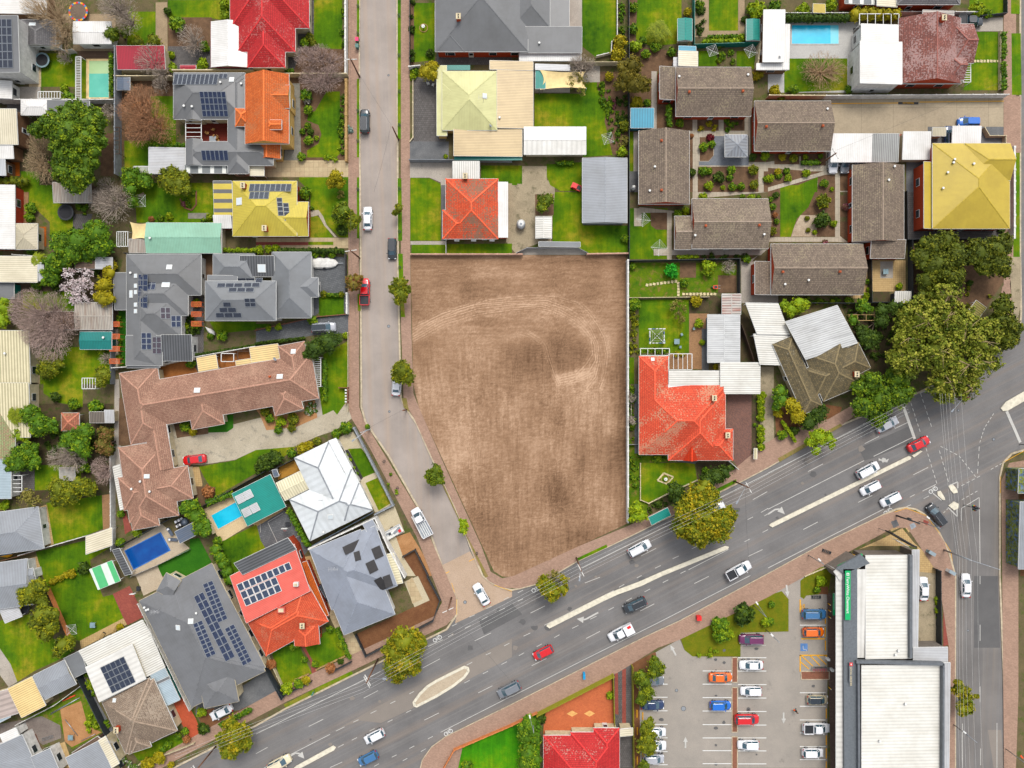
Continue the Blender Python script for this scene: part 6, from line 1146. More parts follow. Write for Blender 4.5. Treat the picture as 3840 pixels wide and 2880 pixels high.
for x,y,w,t in ((1174,725,24,28),(1174,811,24,28),(1174,866,24,28),(1174,974,24,28),(1174,1030,24,28),(1135,882,26,55),(1464,650,40,36),(1434,802,60,40)): skyl(h,x,y,w,t)
S(h,2,6,1198,712,1280,712,1278,1004,flat=1); S(h,2,2,1282,745,1358,745,1358,846); S(h,2,2,1386,998,1472,998,1474,1096,'solar_brown'); S(h,2,2,1478,1068,1562,1068,1560,1168); S(h,2,3,1220,1216,1308,1216,1306,1362); S(h,2,3,1310,1252,1396,1252,1394,1398,'solar_brown')
h=H('mid grey metal hipped house with scattered black solar panels','house',3.4,20,'mid_grey_metal','white_wall',[('HH','h',1773,768,2385,1112,{'dz':1.6}),('HH','h',1840,535,2200,768),('SS','h',1802,722,2050,768,{'dz':.3}),('HH','h',2350,518,2688,1088),('HH','h',2500,738,2750,908,{'dz':.02}),('SS','v',2080,555,2375,730,{'m':'rib_dark_metal','dz':.1})])
S(h,2,1,2050,742,2200,742,2195,782,'solar_black'); S(h,3,1,1880,788,2100,788,2095,826,'solar_black'); S(h,3,1,1978,828,2200,828,2195,866,'solar_black'); S(h,2,1,2110,785,2250,785,2245,824,'solar_black'); S(h,1,1,1925,950,1995,950,1995,993,'solar_black'); S(h,2,1,1893,997,2040,997,2040,1040,'solar_black'); S(h,3,1,1862,1042,2086,1042,2086,1084,'solar_black'); S(h,2,2,2110,918,2205,918,2200,990,'solar_black'); S(h,1,1,2212,744,2272,744,2270,786,'solar_black')
skyl(h,2262,660,60,60)
h=H('yellow metal hipped cottage with solar panels and a brick chimney','house',3.2,22,'yellow_metal','red_wall',[('HH','h',2010,-95,2565,382),('GG','h',2400,85,2665,382,{'dz':-.3}),('SS','v',1850,-90,2010,205,{'m':'stripe_yellow_metal','dz':-.4}),('SS','v',1850,205,2002,312,{'m':'white_metal','dz':-.4})]); chim(h,2300,322); skyl(h,2068,82,50,54)
S(h,8,1,2160,-69,2522,-69,2522,-2,'solar_grey'); S(h,4,1,2160,0,2330,0,2330,62,'solar_grey'); chim(h,2115,-45); S(h,1,4,2387,50,2437,50,2437,205,'solar_black'); S(h,1,4,2443,95,2493,95,2497,248,'solar_black')
tree('green','broad lime green tree across the back fence left of the shade sail',[(560,440,120,5),(700,420,130,6),(850,350,120,6),(880,480,120,5),(640,520,120,5),(760,530,100,4),(480,460,60,4)],6.5); tree('bare','spreading leafless grey tree above the lime green tree',[(980,110,180,6),(870,80,120,5),(1060,40,110,5)],6.5); tree('blossom','white blossom tree between the two tin sheds',[(660,760,120,4.5),(740,860,110,4.5),(620,830,90,4),(650,900,70,3.5),(760,720,60,4)],5)
tree('bare_pink','wide leafless pinkish tree over the rusty shed',[(260,1020,200,6),(470,970,120,5),(330,1180,180,6),(440,1300,190,6),(560,1140,150,5)],7)
tree('green','tree of round green foliage left of the blossom tree',[(470,640,100,4.5),(450,740,90,4),(550,600,80,4)],5); tree('yellow','golden green tree between the blossom tree and the grey house',[(900,800,80,5),(910,920,85,5),(950,700,60,4.5)],5.5)
tree('lime','bright lime tree at the left edge beside the pinkish tree',[(40,1000,90,4),(20,1100,90,4)],5); tree('olive','orange fruited tree on the shaded lawn corner',[(430,1500,110,4),(500,1470,60,4),(400,1560,80,3)],4.5); tree('olive','olive tree beside the white pergola frame',[(895,1580,80,4),(880,1640,60,4)],4.5); tree('bare','small leafless shrub near the dark teal shed',[(910,1440,60,2.5)],3)
tree('palm','ragged yellow palm beside the cream mottled roof',[(330,590,75,4)],4.5); tree('green','green bush clump above the back lawn fence',[(1150,80,60,3.5),(1130,-20,60,4)],4.5)
for l,x,y,r,k in (('oval hedge ball beside the cream mottled roof',320,800,60,'green'),('green bush on the lawn near the red porch',265,140,55,'green'),('second green bush beside the red porch',255,220,45,'green'),('magenta flowered bush inside the brick edging',1590,105,24,'pink'),('yellow green bush at the mint shed lawn',1462,210,30,'lime'),('green bush next to the yellow green bush',1385,225,34,'green'),('rust shrub at the end of the mint shed',1310,235,24,'rust'),('dark bush below the round green tree',490,835,42,'dark'),('lime bush by the palm',270,510,45,'green'),('green shrub next to the dark teal shed',880,1385,36,'lime'),('dark green bush by the narrow shed',820,680,45,'dark'),('bush by the orange garden gate, upper',1700,960,42,'green'),('bush by the orange garden gate, lower',1690,1150,42,'green'),('round hedge ball at the dark driveway corner',1920,1240,52,'green'),('green bush beside the wheelie boat',1820,1245,30,'green'),('clipped ball at the path of the grey house',1612,1158,26,'lime'),('spiky agave in the red soil courtyard',1645,1478,48,'green'),('yellow shrub between the yellow house and the mint shed',1810,215,28,'lime'),('bush at the crazy paving end',1760,250,24,'green'),('dark bush right of the narrow shed',950,640,60,'yellow')): shrub(k,l,x,y,r)
hedge('green hedge beside the mint green shed driveway','lime',1930,505,2212,505,38,1.4); hedge('row of clipped cypress spears along the dark driveway','dark',1680,1410,2212,1325,22,1.6)
cover('green creeper under the arbour strip','green',[1020,1040,1050,1040,1055,1500,1020,1500]); cover('weeds around the greenhouse','green',[640,110,780,110,780,190,690,240]); cover('shaded plants beside the grey house windows','dark',[1580,1080,1740,1080,1740,1220,1580,1220])
for i,(x,y) in enumerate(((990,1248),(990,1355),(990,1462),(990,1142),(1697,970),(1697,1055),(1697,1138))): slats(('orange timber arbour slats '+('third','second','lowest','topmost')[i]+' along the narrow path') if i<4 else 'orange timber arbour slats '+('topmost','middle','lowest')[i-4]+' beside the grey house garden','orange_wood',x-42,y-20,x+42,y+20,5,'h',2.2)
tramp('oval black trampoline with a net under the tin shed',580,180,62,'dark'); clothes('timber cross clothes line on the back lawn',1243,95,72); slats('white lattice pergola frame at the lawn foot','white_paint',710,1608,825,1700,5,'v',2.2)
kayak('white covered dinghy beside the dark driveway corner',1815,1200,55,-40)
F('dark metal fence above the grey metal hipped house',1.8,'dark_metal',[1090,533,2212,533],.06); F('white rendered wall right of the grey hipped house',2.4,'white_wall',[1745,575,1745,885],.15); F('cream wall below the grey hipped house',1.8,'white_wall',[985,1520,1420,1490,1680,1430,2212,1335],.12); F('grey metal fence between the left gardens',1.8,'grey_wall',[972,1190,972,1659],.06); F('white side fence by the cream mottled house',1.8,'white_wall',[130,545,440,565],.08)
H('small cream corrugated patio roof below the dark driveway','patio roof',2.3,4,'cream_rib_metal','post',[('SS',1702,1435,1865,1405,1885,1525)],name='patio_roof')
slats('white square pergola frame beside the cream patio roof','white_paint',1912,1395,2020,1465,1,'v',2.2); slats('dark square pergola frame beside the cream patio roof','dark_wood',2055,1375,2165,1445,1,'v',2.2)
H('cream corrugated patio roof above the long brown house','patio roof',2.3,4,'cream_rib_metal','post',[('SS',2160,1345,2400,1310,2420,1440),('SS',2038,1458,2212,1430,2220,1480,{'dz':-.05})],name='patio_roof')
T(1,1)
g('lawn',[375,-150,810,-150,810,400,720,390,600,270,560,180,470,150,470,0,370,-100]); g('lawn',[470,215,520,202,560,230,668,395,470,400]); g('paving',[0,395,800,395,800,485,0,485]); g('red_pavers',[0,432,452,460],3); g('lawn',[452,430,668,458],3)
g('dark_pavers',[478,560,780,560,780,1040,545,1040,478,1100]); g('lawn',[543,880,760,880,760,1055,560,1090,543,1050],3); g('dark_pavers',[0,1200,520,1080,800,1060,800,1215,480,1240,0,1330]); g('path',[470,160,540,155,580,210,610,285,700,390,680,392,590,290,540,200,475,215],4)
g('lawn',[585,1400,790,1290,790,1800,700,1925,630,1840,610,1659,570,1480]); g('lawn',[1334,-10,1597,-10,1597,420,1334,420]); g('concrete',[1334,425,1640,425,1640,455,1334,455]); g('lawn',[1350,455,1640,455,1640,535,1340,535]); g('lawn',[1650,450,2212,445,2212,530,1650,530]); g('dark_concrete',[1600,-60,1640,-60,1640,420,1600,420]); g('lawn',[0,1140,130,1140,130,1165,0,1175],4)
h=H('orange tiled hipped cottage with flaking tiles above the dirt lot','house',3,22,'flake_tile','red_brick',[('HH','v',1638,-115,2093,405),('HH','h',1612,155,1900,405,{'dz':.01}),('SS','v',2093,-80,2176,392,{'m':'white_metal','dz':-.3})]); chim(h,1810,-125)
H('white ribbed carport roof above the orange tiled cottage','carport',2.5,4,'white_rib_metal','cream_wall',[('SS','v',1700,-263,1932,-105)],name='carport')
for i in range(3): acbox(('first','second','third')[i]+' white window awning from the left under the orange cottage eave',(1741,1885,2042)[i],427,40,24)
car('sedan','white',963,226,90,'white sedan parked alone on the left side of the quiet street'); car('hatch','black',1175,490,270,'dark grey hatchback parked by the grass verge above the dirt lot'); car('ute_open','red',940,862,90,'red utility with an open black tray by the left kerb'); car('suv','silver',585,1170,3,'silver wagon with a sunroof on the dark driveway')
kayak('white covered boat on a trailer on the dark paved yard',600,615,110,0,1)
tree('round','round dark green tree on the yellow cottage lawn',[(750,170,90,5),(700,200,60,4),(740,230,70,4)],5.5); tree('olive','olive street tree beside the white sedan',[(850,230,60,5),(830,280,55,5)],5.5)
tree('red_green','street tree with reddish leaves over the red utility',[(850,800,70,5),(880,750,50,5),(820,760,50,5)],5.5); tree('olive','round olive street tree between the quiet street and the dirt lot',[(1240,800,75,5.5),(1245,880,85,5.5),(1200,850,60,5),(1290,850,60,5)],6); tree('olive','round street tree over the parked white car by the dirt lot',[(1265,1540,100,6),(1230,1580,75,5),(1310,1600,80,5.5)],6)
tree('olive','small street tree on the verge beside the bright lawn',[(1235,140,45,3.5),(1215,170,35,3)],4); tree('dark','dense green tree at the corner of the long brown house',[(620,1300,110,5),(520,1340,100,5),(480,1390,80,4),(680,1270,70,4)],6)
for l,x,y,r,k in (('small green bush by the white wall of the boat yard, left',515,540,32,'green'),('small green bush by the white wall of the boat yard, middle',580,540,26,'green'),('small green bush by the white wall of the boat yard, right',655,540,36,'green'),('clipped ball at the left of the front lawn hedge',586,880,28,'olive'),('clipped ball at the right of the front lawn hedge',735,885,26,'olive'),('bush under the boundary edge of the dark driveway',490,1112,48,'green'),('lime bush at the drive edge',195,1165,34,'lime'),('second lime bush at the drive edge',110,1180,26,'lime'),('leafless shrub on the cottage lawn',730,25,40,'sparse'),('green shrub by the cottage gate',485,140,18,'green'),('green bush under the dark tree foot',740,330,55,'dark'),('lime shrub at the driveway gate',775,1240,26,'lime'),('golden bush top left of the cottage',430,10,60,'green'),('lime bush in the hedge corner',30,500,44,'lime'),('lime bush in the hedge middle',110,490,40,'lime'),('lime bush in the hedge end',172,482,36,'lime')): shrub(k,l,x,y,r)
hedge('long dark hedge above the boat yard','dark',200,505,760,510,46,1.6); hedge('clipped hedge at the top of the front lawn','green',610,890,715,890,26,1); hedge('loose green hedge along the side lawn fence','green',590,1450,600,1800,44,1.2); hedge('spear shaped cypress row by the dark driveway','dark',0,1310,420,1265,26,1.6)
F('dark steel gate and fence of the boat yard',1.6,'dark_metal',[775,540,780,1050],.08); F('white gate pillar wall by the front lawn',1.6,'white_wall',[790,880,790,1050],.3); F('brick edge wall above the dark driveway',.6,'brown_brick',[0,1195,250,1140,520,1080,800,1055],.12); F('pink block wall along the top of the dirt lot',1.2,'pink_wall',[1340,540,2300,540],.2); F('white fence post rail below the orange cottage',1.5,'white_wall',[1643,410,1643,535],.06); F('thin side fence along the brown house lawn',1,'cream_wall',[797,1215,797,1900],.05)
slats('white pergola strip beside the brown house end','white_paint',462,1430,560,1680,14,'h',2.3)
T(2,1)
g('concrete_old',[-50,-100,370,-100,370,220,340,380,340,440,240,440,130,480,30,530,-50,430]); g('lawn',[370,0,610,0,610,290,1000,290,1000,530,650,530,560,480,350,430,350,220]); g('concrete',[30,530,130,480,560,480,650,530,650,542,30,542],3); g('mulch',[200,20,360,20,360,200,200,200],2)
g('lawn',[1015,140,1345,140,1345,490,1225,490,1225,550,1375,550,1375,580,1015,580]); g('path',[1055,140,1120,295],4); g('path',[1100,130,1545,180,1380,180,1380,590,1340,590,1340,180,1100,180],3); g('mulch',[1195,178,1340,178,1340,325,1245,325,1200,290],4); g('path',[1225,492,1385,548],5); g('concrete',[1380,500,2200,500,2150,545,1380,545],2); g('mulch',[1420,545,2080,585],1)
g('concrete',[2000,620,2160,530,2130,545,2020,650],2); g('lawn_patchy',[1015,610,1940,610,1940,870,1015,870]); g('lawn_patchy',[1010,830,1470,790,1470,910,1010,910],2); g('mulch',[1450,610,1590,610,1590,740,1450,740],4); g('mulch',[1780,720,1940,720,1940,870,1780,870],4); g('lawn',[1095,930,1530,930,1530,1390,1095,1390]); g('brick_paving',[1530,1050,1700,1050,1700,1530,1350,1530,1350,1400,1530,1400]); g('lawn',[1005,1430,1055,1430,1055,1659,1005,1659]); g('dark_soil',[1530,900,1830,900,1830,1060,1530,1060],1); g('dark_concrete',[1640,1180,1700,1180,1700,1659,1640,1530],3)
g('dark_soil',[1970,1000,2130,1200,2130,1659,1970,1500],1); g('concrete',[1980,600,2300,600,2300,960,1980,960],0)
stones('cream stepping stones curving through the vegetable garden',[(1165+i*31,805-i*4) for i in range(9)]+[(1436,790+i*25) for i in range(5)]); stones('lower row of cream stepping stones in the vegetable garden',[(1480+i*30,883) for i in range(10)])
H('small white ribbed shed beside the round water tank','shed',2.4,10,'white_rib_metal','grey_metal',[('GG','v',204,214,342,400)],name='shed'); H('low grey skillion roof above the dirt lot wall','lean-to',2,4,'mid_grey_metal','post',[('SS','h',230,433,590,475)],name='lean_to')
h=H(U+'with a lower front step left of the small white vents','unit',3,20,'brown_tile_light','red_brick',[('GG','h',1555,58,2215,490),('GG','h',1405,208,1700,497,{'dz':-.4}),],vent=[(1580,376),(2175,368)]); tchim(h,1672,293); tchim(h,2135,288)
h=H(U+'lowest of the group above the tin shed corner','unit',3,20,'brown_tile','red_brick',[('GG','h',2237,448,3035,888),('SS','h',2092,602,2260,888,{'dz':-.3,'p':10}),('SS','h',2900,585,3022,738,{'dz':-.1,'p':10})] ,vent=[(2355,798),(2558,763)]); tchim(h,2337,692); tchim(h,2830,690)
H('white tin shed roof with grey stains above the orange tiled house','shed',2.8,5,'stain_white_metal','blue_grey_wall',[('GG','v',1690,1058,1970,1475)],name='shed'); H('rust streaked tin lean-to against the black fence','lean-to',2.3,5,'rust_metal','dark_wood',[('GG','v',1815,880,1978,1058)],name='lean_to')
H('long tapering white corrugated carport with a rust line','carport',2.9,4,'white_rib_metal','post',[('SS',2012,958,2300,962,2400,1235),('SS',2080,1228,2385,1238,2440,1500,{'dz':-.2})],name='carport')
tree('round','round dark green tree beside the corner of the yard path',[(280,90,75,4),(260,130,60,4),(310,60,55,4)],4.5); tree('bare','small leafless fruit tree in the vegetable garden corner',[(1870,650,70,3)],3.2); tree('sparse','crooked sparse fruit tree on the clothes line lawn',[(1440,1000,80,3),(1450,1080,60,3)],3.4)
for l,x,y,r,k in (('vivid green broad leafed bush in the vegetable garden',1385,690,70,'vivid'),('yellow green fruit tree in the vegetable garden',1695,650,72,'lime'),('round clipped topiary ball beside the brick path',1612,1135,45,'lime'),('dark bush against the dark boundary fence end',980,400,40,'green'),('green bush at the brown unit porch',1500,165,32,'lime'),('second green bush at the brown unit porch',1435,185,40,'green'),('yellow flowering bush by the tin sheds',1590,940,55,'yellow'),('green bush beside the lower white wall of the lot',1060,970,60,'green'),('low bush in the lower vegetable garden',1490,780,45,'green'),('potted lime shrub beside the white tin shed',1645,1300,24,'lime'),('yellow shrub at the white carport corner',1765,1510,30,'yellow'),('ball by the unit top path, left',1650,42,42,'lime'),('ball by the unit top path, middle',1990,42,24,'green'),('ball by the unit top path, right',2070,45,34,'lime'),('small ball at the unit top path end',2130,45,20,'green'),('dark olive shrub under the clothes line pergola',1250,1370,30,'green'),('bush at the far path fork',2030,580,40,'green'),('green shrub along the white lot wall',1040,640,30,'green')): shrub(k,l,x,y,r)
hedge('bright clipped box hedge under the brown unit','lime',1430,562,1605,562,30,1); cover('ragged plants along the white lot wall','olive',[1010,1000,1085,1000,1085,1390,1010,1390]); cover('climbing plants on the pergola rails','green',[1110,1355,1360,1355,1360,1395,1110,1395]); cover('planted strip under the brown unit','dark',[1620,545,2060,548,2060,580,1620,580]); cover('yellow creeper on the lower pergola','yellow',[1370,1400,1545,1400,1545,1430,1370,1430])
clothes('bare rotary clothes line on the unit lawn, upper',1122,255,62); clothes('bare rotary clothes line on the unit lawn, lower',1257,495,72); clothes('rotary clothes line hung with white washing on the square lawn',1240,1248,85,1)
for l,x,y,a in (('grey plastic garden chair nearest the clothes line',1465,1232,30),('grey plastic garden chair below the square table',1453,1340,0),('grey plastic garden chair beside the yellow washing',1312,1290,60),('grey plastic garden chair on the brick path',1570,1182,5)): chair(l,x,y,a)
gtable('square grey plastic table on the lawn',1421,1293); barrow('orange wheelbarrow in the vegetable garden',1757,822); tank('round grey metal water tank in the concrete yard',77,285,38)
slats('white timber pergola with four rafters above the orange tiled house','white_paint',1110,1352,1360,1412,4,'v',2.4); slats('white timber pergola over the brick path','white_paint',1355,1398,1555,1535,5,'v',2.4)
F('white rendered wall along the right side of the dirt lot',1.8,'white_wall',[998,595,998,2849],.25); F('dark green fence beside the unit lawn',1.8,'dark_metal',[1010,0,1010,590],.06); F('black metal fence above the vegetable garden',1.8,'dark_metal',[1010,597,1960,580,1960,880],.06); F('timber sleeper fence below the vegetable garden',1,'cream_wall',[1010,915,1700,908],.08); F('short pink block wall at the dirt lot corner',1.2,'pink_wall',[650,538,1000,532],.2); F('wire mesh fence curving above the dirt lot',1.4,'pale_grey_metal',[40,528,130,485,565,485,655,530],.04)
F('timber fence beside the tapering white carport',1.8,'dark_wood',[1975,1150,2090,1480],.06)
T(3,1)
g('mulch',[0,-50,600,-50,600,385,0,385]); g('lawn',[105,-60,430,-60,350,130,250,230,195,388,105,388],3); g('white_gravel',[280,200,420,200,420,385,200,385,230,290],3); g('path',[-50,390,580,390,580,430,-50,430],3); g('path',[580,-50,622,-50,622,380,700,440,580,430],3); g('mulch',[622,30,695,215],3); g('mulch',[625,255,710,255,710,430,625,380],3); g('dark_paving',[1195,-50,1290,-50,1290,325,2000,325,2000,390,1195,415]); g('paving_tan',[900,590,1190,590,1190,860,900,860],2); g('paving_tan',[680,640,860,640,860,920,680,920],2); g('concrete',[970,600,1080,600,1080,745,970,745],4); g('dark_soil',[900,860,1050,955],3)
g('mulch',[1240,420,2060,420,2060,740,1880,1000,1700,1100,1240,1100]); g('dark_soil',[640,970,1240,970,1240,1659,900,1600,640,1000],1)
H('pale blue white ribbed garden shed at the paved courtyard foot','shed',2.2,6,'white_rib_metal','dark_metal',[('SS','v',1095,860,1232,956)],name='shed')
H('weathered olive timber shelter under the big gum trees','shelter',2.4,4,'olive_slat','post',[('SS',1795,935,1890,1000,1810,1108)],name='shelter')
h=H('dark mossy tiled rotated house with a big white tin rear roof','house',3.2,24,'mossy_tile','cream_wall', [('SS',142,1122,600,978,775,1305,{'m':'stain_white_metal','dz':.35}),('HH',38,1315,210,1240,470,1850),('HH',300,1390,640,1245,830,1660),('HH',780,1300,890,1520,420,1750)]); chim(h,745,1575)
tree('gum_dark','dense dark green tree group at the corner of the yellow roofed house',[(1400,480,130,6),(1540,420,100,6),(1330,560,110,6),(1450,640,150,7),(1620,560,130,7),(1790,520,120,7),(1950,500,130,7),(2040,450,90,6),(1980,620,130,7),(1860,640,90,6),(1560,740,140,6),(1380,760,100,6)],8)
tree('gum','enormous olive gum tree with pale limbs over the main road',[(1300,1130,220,9),(1150,1270,170,8),(1480,1080,200,9),(1500,900,150,8),(1620,1200,220,10),(1800,1300,200,9),(1420,1380,230,11),(1640,1500,220,10),(1200,1450,190,9),(1850,1480,140,8),(1500,1650,190,9),(1700,1700,150,8),(1130,1420,130,7),(1900,1200,130,7),(1300,980,110,7)],13)
tree('gum_dark','dark rounded tree at the far right beside the footpath',[(2020,1000,90,6),(2010,1120,120,6),(2100,1180,100,6),(2060,1270,110,6),(2050,920,50,5)],7); tree('gum_dark','dark green bushy tree beneath the big gum tree top',[(1360,830,90,5),(1330,900,60,5)],5)
tree('dense','broad deep green tree at the main road edge beside the mossy house',[(900,1650,110,6),(1100,1600,110,6),(780,1690,80,5),(960,1800,140,6),(1130,1760,120,6),(820,1860,110,6),(940,1930,100,5)],7)
tree('lime','bushy green tree above the white tin roof',[(270,980,90,4),(200,1010,70,4),(130,980,50,3)],4.5); tree('dark','dark green tree inside the cluttered back garden',[(980,1020,70,4),(980,1120,70,4),(1080,1000,70,4),(880,1270,100,4),(820,1210,70,3)],5); tree('green','green tree beside the timber garden frames',[(820,990,70,3.5),(730,1110,50,3)],4)
for l,x,y,r,k in (('big clipped dome at the top of the gravel garden',475,82,68,'olive'),('big clipped oval in the gravel garden',470,245,78,'dark'),('lime dome at the side of the clipped oval',568,272,34,'lime'),('ball at the left of the wedge lawn, top',20,65,24,'green'),('ball at the left of the wedge lawn, middle',40,128,36,'green'),('orange flowering ball left of the wedge lawn',60,200,22,'rust'),('ball at the left of the wedge lawn, lower',72,255,24,'green'),('ball at the left of the wedge lawn, bottom',35,338,40,'olive'),('orange shrub at the far left of the wedge lawn',8,258,22,'yellow'),('blue green shrub left of the wedge lawn top',68,30,28,'dark'),('small shrub in the white gravel, upper',338,228,20,'olive'),('small shrub in the white gravel, lower',345,330,20,'olive'),('lime shrub in the white gravel',402,348,20,'lime'),('flowering shrub in the small mulch square',672,128,34,'pink'),('green round bush on the lower unit edge',690,938,36,'green'),('small bush on the lower unit edge',555,945,22,'lime'),('green bush by the courtyard fence, upper',858,775,24,'green'),('lime bush by the courtyard fence, middle',876,842,24,'lime'),('lime bush by the courtyard fence, lower',848,898,30,'lime'),('dark tussock in the bark near the shelter',1742,788,26,'dark'),('large dark tussock in the bark',1645,800,30,'dark'),('lime pot plant in the tan courtyard',1130,815,30,'lime'),('green shrub along the right wall foot',2015,330,28,'dark')): shrub(k,l,x,y,r)
cover('red and green ground plants along the unit path','pink',[440,425,620,425,620,442,440,442]); cover('wild garden growth behind the mossy house','dark',[640,985,1200,985,1200,1250,960,1500,860,1380,700,1080],.5); cover('dry bark litter plants under the gums','olive',[1660,840,1980,740,1900,940,1700,1000],.12); cover('garden strip behind the lowest brown unit','green',[330,925,740,930,740,960,330,960])
F('black metal fence of the tan paved courtyard',1.8,'dark_metal',[880,585,885,955,1235,955,1232,420],.06); F('dark boundary fence beside the yellow roofed house',1.8,'dark_metal',[1185,0,1190,415,2050,400],.06); F('black fence behind the white tin roof',1.6,'dark_metal',[0,960,880,962],.05)
slats('timber frame pergola among the back garden shrubs','tan_wood',700,1060,920,1110,3,'v',2); gtable('grey outdoor table in the tan courtyard',1010,690); chair('folded grey lounge chair beside the lower unit',755,820,30)
T(2,1)
g('path',[1560,-60,2212,-60,2212,0,1560,60],1)
# ---------------- tile row 2
T(0,2)
g('lawn',[375,-10,715,-10,715,200,500,160,375,80]); g('lawn',[400,1030,885,960,890,1250,740,1310,465,1385]); g('brick_paving',[880,960,970,950,970,1240,890,1260]); g('paving_tan',[320,1070,405,1040,465,1385,340,1420,205,1420,200,1280,345,1250]); g('lawn',[310,1450,970,1300,970,1400,780,1520,790,1659,370,1659]); g('paving_tan',[240,1510,320,1490,370,1659,275,1659])
g('dark_soil',[0,170,980,170,980,1000,0,1000],0); g('lawn',[300,700,700,700,700,900,300,920],1); g('dark_paving',[100,735,298,735,298,920,180,920],2); g('concrete',[990,-40,1030,-40,1045,700,985,700],1); g('mulch',[1030,120,1130,120,1130,530,1025,530],1)
g('drive_concrete',[1440,350,1500,340,1530,470,2212,300,2800,160,3012,160,3050,290,2900,400,2750,450,2500,560,2212,570,2030,655,1730,700,1640,700,1500,720],1); g('artificial_turf',[1800,260,2015,265,2015,380,1960,415,1800,420],4); g('mulch',[1500,340,1800,330,1800,430,1530,465],4); g('lawn',[1720,715,2030,660,2212,570,2560,540,2500,600,2212,770,1870,970,1760,800],2); g('paving_tan',[1630,720,1720,715,1750,870,1700,990,1620,990],2); g('mulch',[1640,880,1860,890,1860,980,1700,1100,1530,1100],3)
g('pebble',[1040,1410,1400,1210,1640,1420,1370,1560,1400,1659,1140,1659,1000,1440],1); g('pool_deck_tan',[1760,1080,2030,960,2250,1160,1910,1370,1800,1180],1); g('artificial_turf',[1360,1570,1640,1420,1640,1340,1720,1330,1830,1540,1640,1659,1400,1659],3); g('lawn',[1900,1370,2212,1215,2500,1659,2000,1659],2); g('red_pavers',[1080,1090,1140,1260,1080,1300,1060,1150],2)
pool('deep blue rotated pool beside a pebble deck','deep_pool',0,0,0,0,[([1088,1440,1388,1290,1465,1435,1162,1592],'pool_deep')],quad=[1078,1438,1392,1278,1478,1436,1158,1604]); pool('turquoise rotated pool beside the teal patio roof','turq_pool',0,0,0,0,[([1830,1135,2040,1020,2100,1135,1890,1250],'pool_blue')],quad=[1820,1133,2045,1010,2112,1137,1884,1262])
h=H('long brown tiled house bent in an L around the concrete court','house',3,20,'brown_red_tile','cream_wall',[('HH',1045,16,2690,-266,2720,130),('HH',2402,-329,2490,165,2720,130),('HH',1030,-94,1130,525,1460,470),('HH',1022,548,1120,1200,1545,1130),('HH',1020,810,1620,705,1665,990,{'dz':.01}),('HH',1060,800,1145,1265,1380,1225,{'dz':.02}),('GG',1230,300,1310,760,1500,720,{'dz':.03}),('HH',1600,60,1660,395,1940,350),('HH',2310,0,2377,275,2627,235)],vent=[(1143,905),(1300,927),(1218,840)])
skyl(h,1704,55,44,36); skyl(h,1268,797,36,28); skyl(h,2535,-280,34,34); skyl(h,2418,-64,44,34); tchim(h,2334,-64); dish(h,2375,-208)
H('white corrugated lean-to at the left side of the long brown house','lean-to',2.4,4,'white_rib_metal','post',[('SS',975,715,1035,695,1100,1070)],name='lean_to'); H('small salmon tiled garden gazebo roof','gazebo',2.4,22,'salmon_tile','post',[('HH','h',530,250,684,404)],name='gazebo')
H('green stained pink tiled house at the left edge','house',3,16,'green_tile','cream_wall',[('SS','h',-150,225,130,645)]); H('pale blue ribbed roof house at the left edge','house',3,4,'pale_blue_metal','white_wall',[('SS','h',-150,650,95,990)]); H('rotated grey metal house with two small white windows at the left edge','house',3,18,'cool_grey_metal','white_wall',[('HH',-400,1160,330,1060,385,1420),('SS',-300,1250,200,1200,230,1420,{'dz':-.3})])
h=H('grey metal house beyond the long lawn at the left edge','house',3,14,'cool_grey_metal','white_wall',[('GG',-350,1590,235,1510,330,1900)])
H('cream flat verandah roof between the two left lawns','verandah',2.5,3,'cream_metal','post',[('SS',748,1315,968,1240,968,1395)],name='verandah'); H('small white shed roof by the tin lean-to','shed',2.2,4,'pale_grey_metal','cream_wall',[('SS','v',905,225,985,335)],name='shed'); H('grey weathered pergola roof beside the small white shed','shelter',2.2,4,'grey_slat','post',[('SS','v',775,240,905,335)],name='shelter'); H('sagging grey canvas roof among the leafless trees','shelter',2,4,'canvas','post',[('SS','v',515,720,650,835)],name='shelter')
H('green and white striped translucent patio roof','patio roof',2.4,3,'green_stripe','post',[('SS',778,1600,965,1525,1040,1700)],name='patio_roof'); H('dark blue grey lean-to roof beside the outdoor lounge','lean-to',2.4,4,'slate_metal','post',[('SS',1515,1275,1680,1190,1725,1290)],name='lean_to'); H('black strip roof along the deep blue pool','lean-to',2,3,'rib_dark_metal','post',[('SS',970,1435,1030,1420,1140,1640)],name='lean_to'); H('teal patio roof with four clear panels beside the turquoise pool','patio roof',2.5,3,'teal_metal','post',[('SS',2010,945,2335,780,2470,1060),*[('SS',a,b,a+60,b-30,a+92,b+32,{'m':'pale_grey_metal','dz':.5}) for a,b in ((2030,975),(2098,940),(2085,1090),(2155,1055))]] ,name='patio_roof')
H('cream and white folded annexe roof beside the white rotated house','annexe',2.8,12,'pale_cream_metal','green_metal',[('GG',2385,855,2595,750,2670,905)],name='annexe')
tree('green','leafy green tree right of the salmon gazebo',[(640,470,110,4.5),(740,420,90,4.5),(700,540,110,5),(580,520,80,4)],5.5); tree('palm','palm with arching fronds over the green stained roof',[(145,270,100,5)],6.5); tree('green','tall green palm like tree beside the small palm',[(290,280,110,5),(350,360,100,5),(250,240,70,5),(430,360,80,4)],6); tree('lime','green leafy bush tree under the tall palms',[(180,440,80,3.5),(220,400,60,3)],4); tree('green','clumped cordyline tree beside the pale blue roof',[(180,640,120,4.5),(260,600,100,4),(150,690,90,4),(300,680,70,4)],5.5)
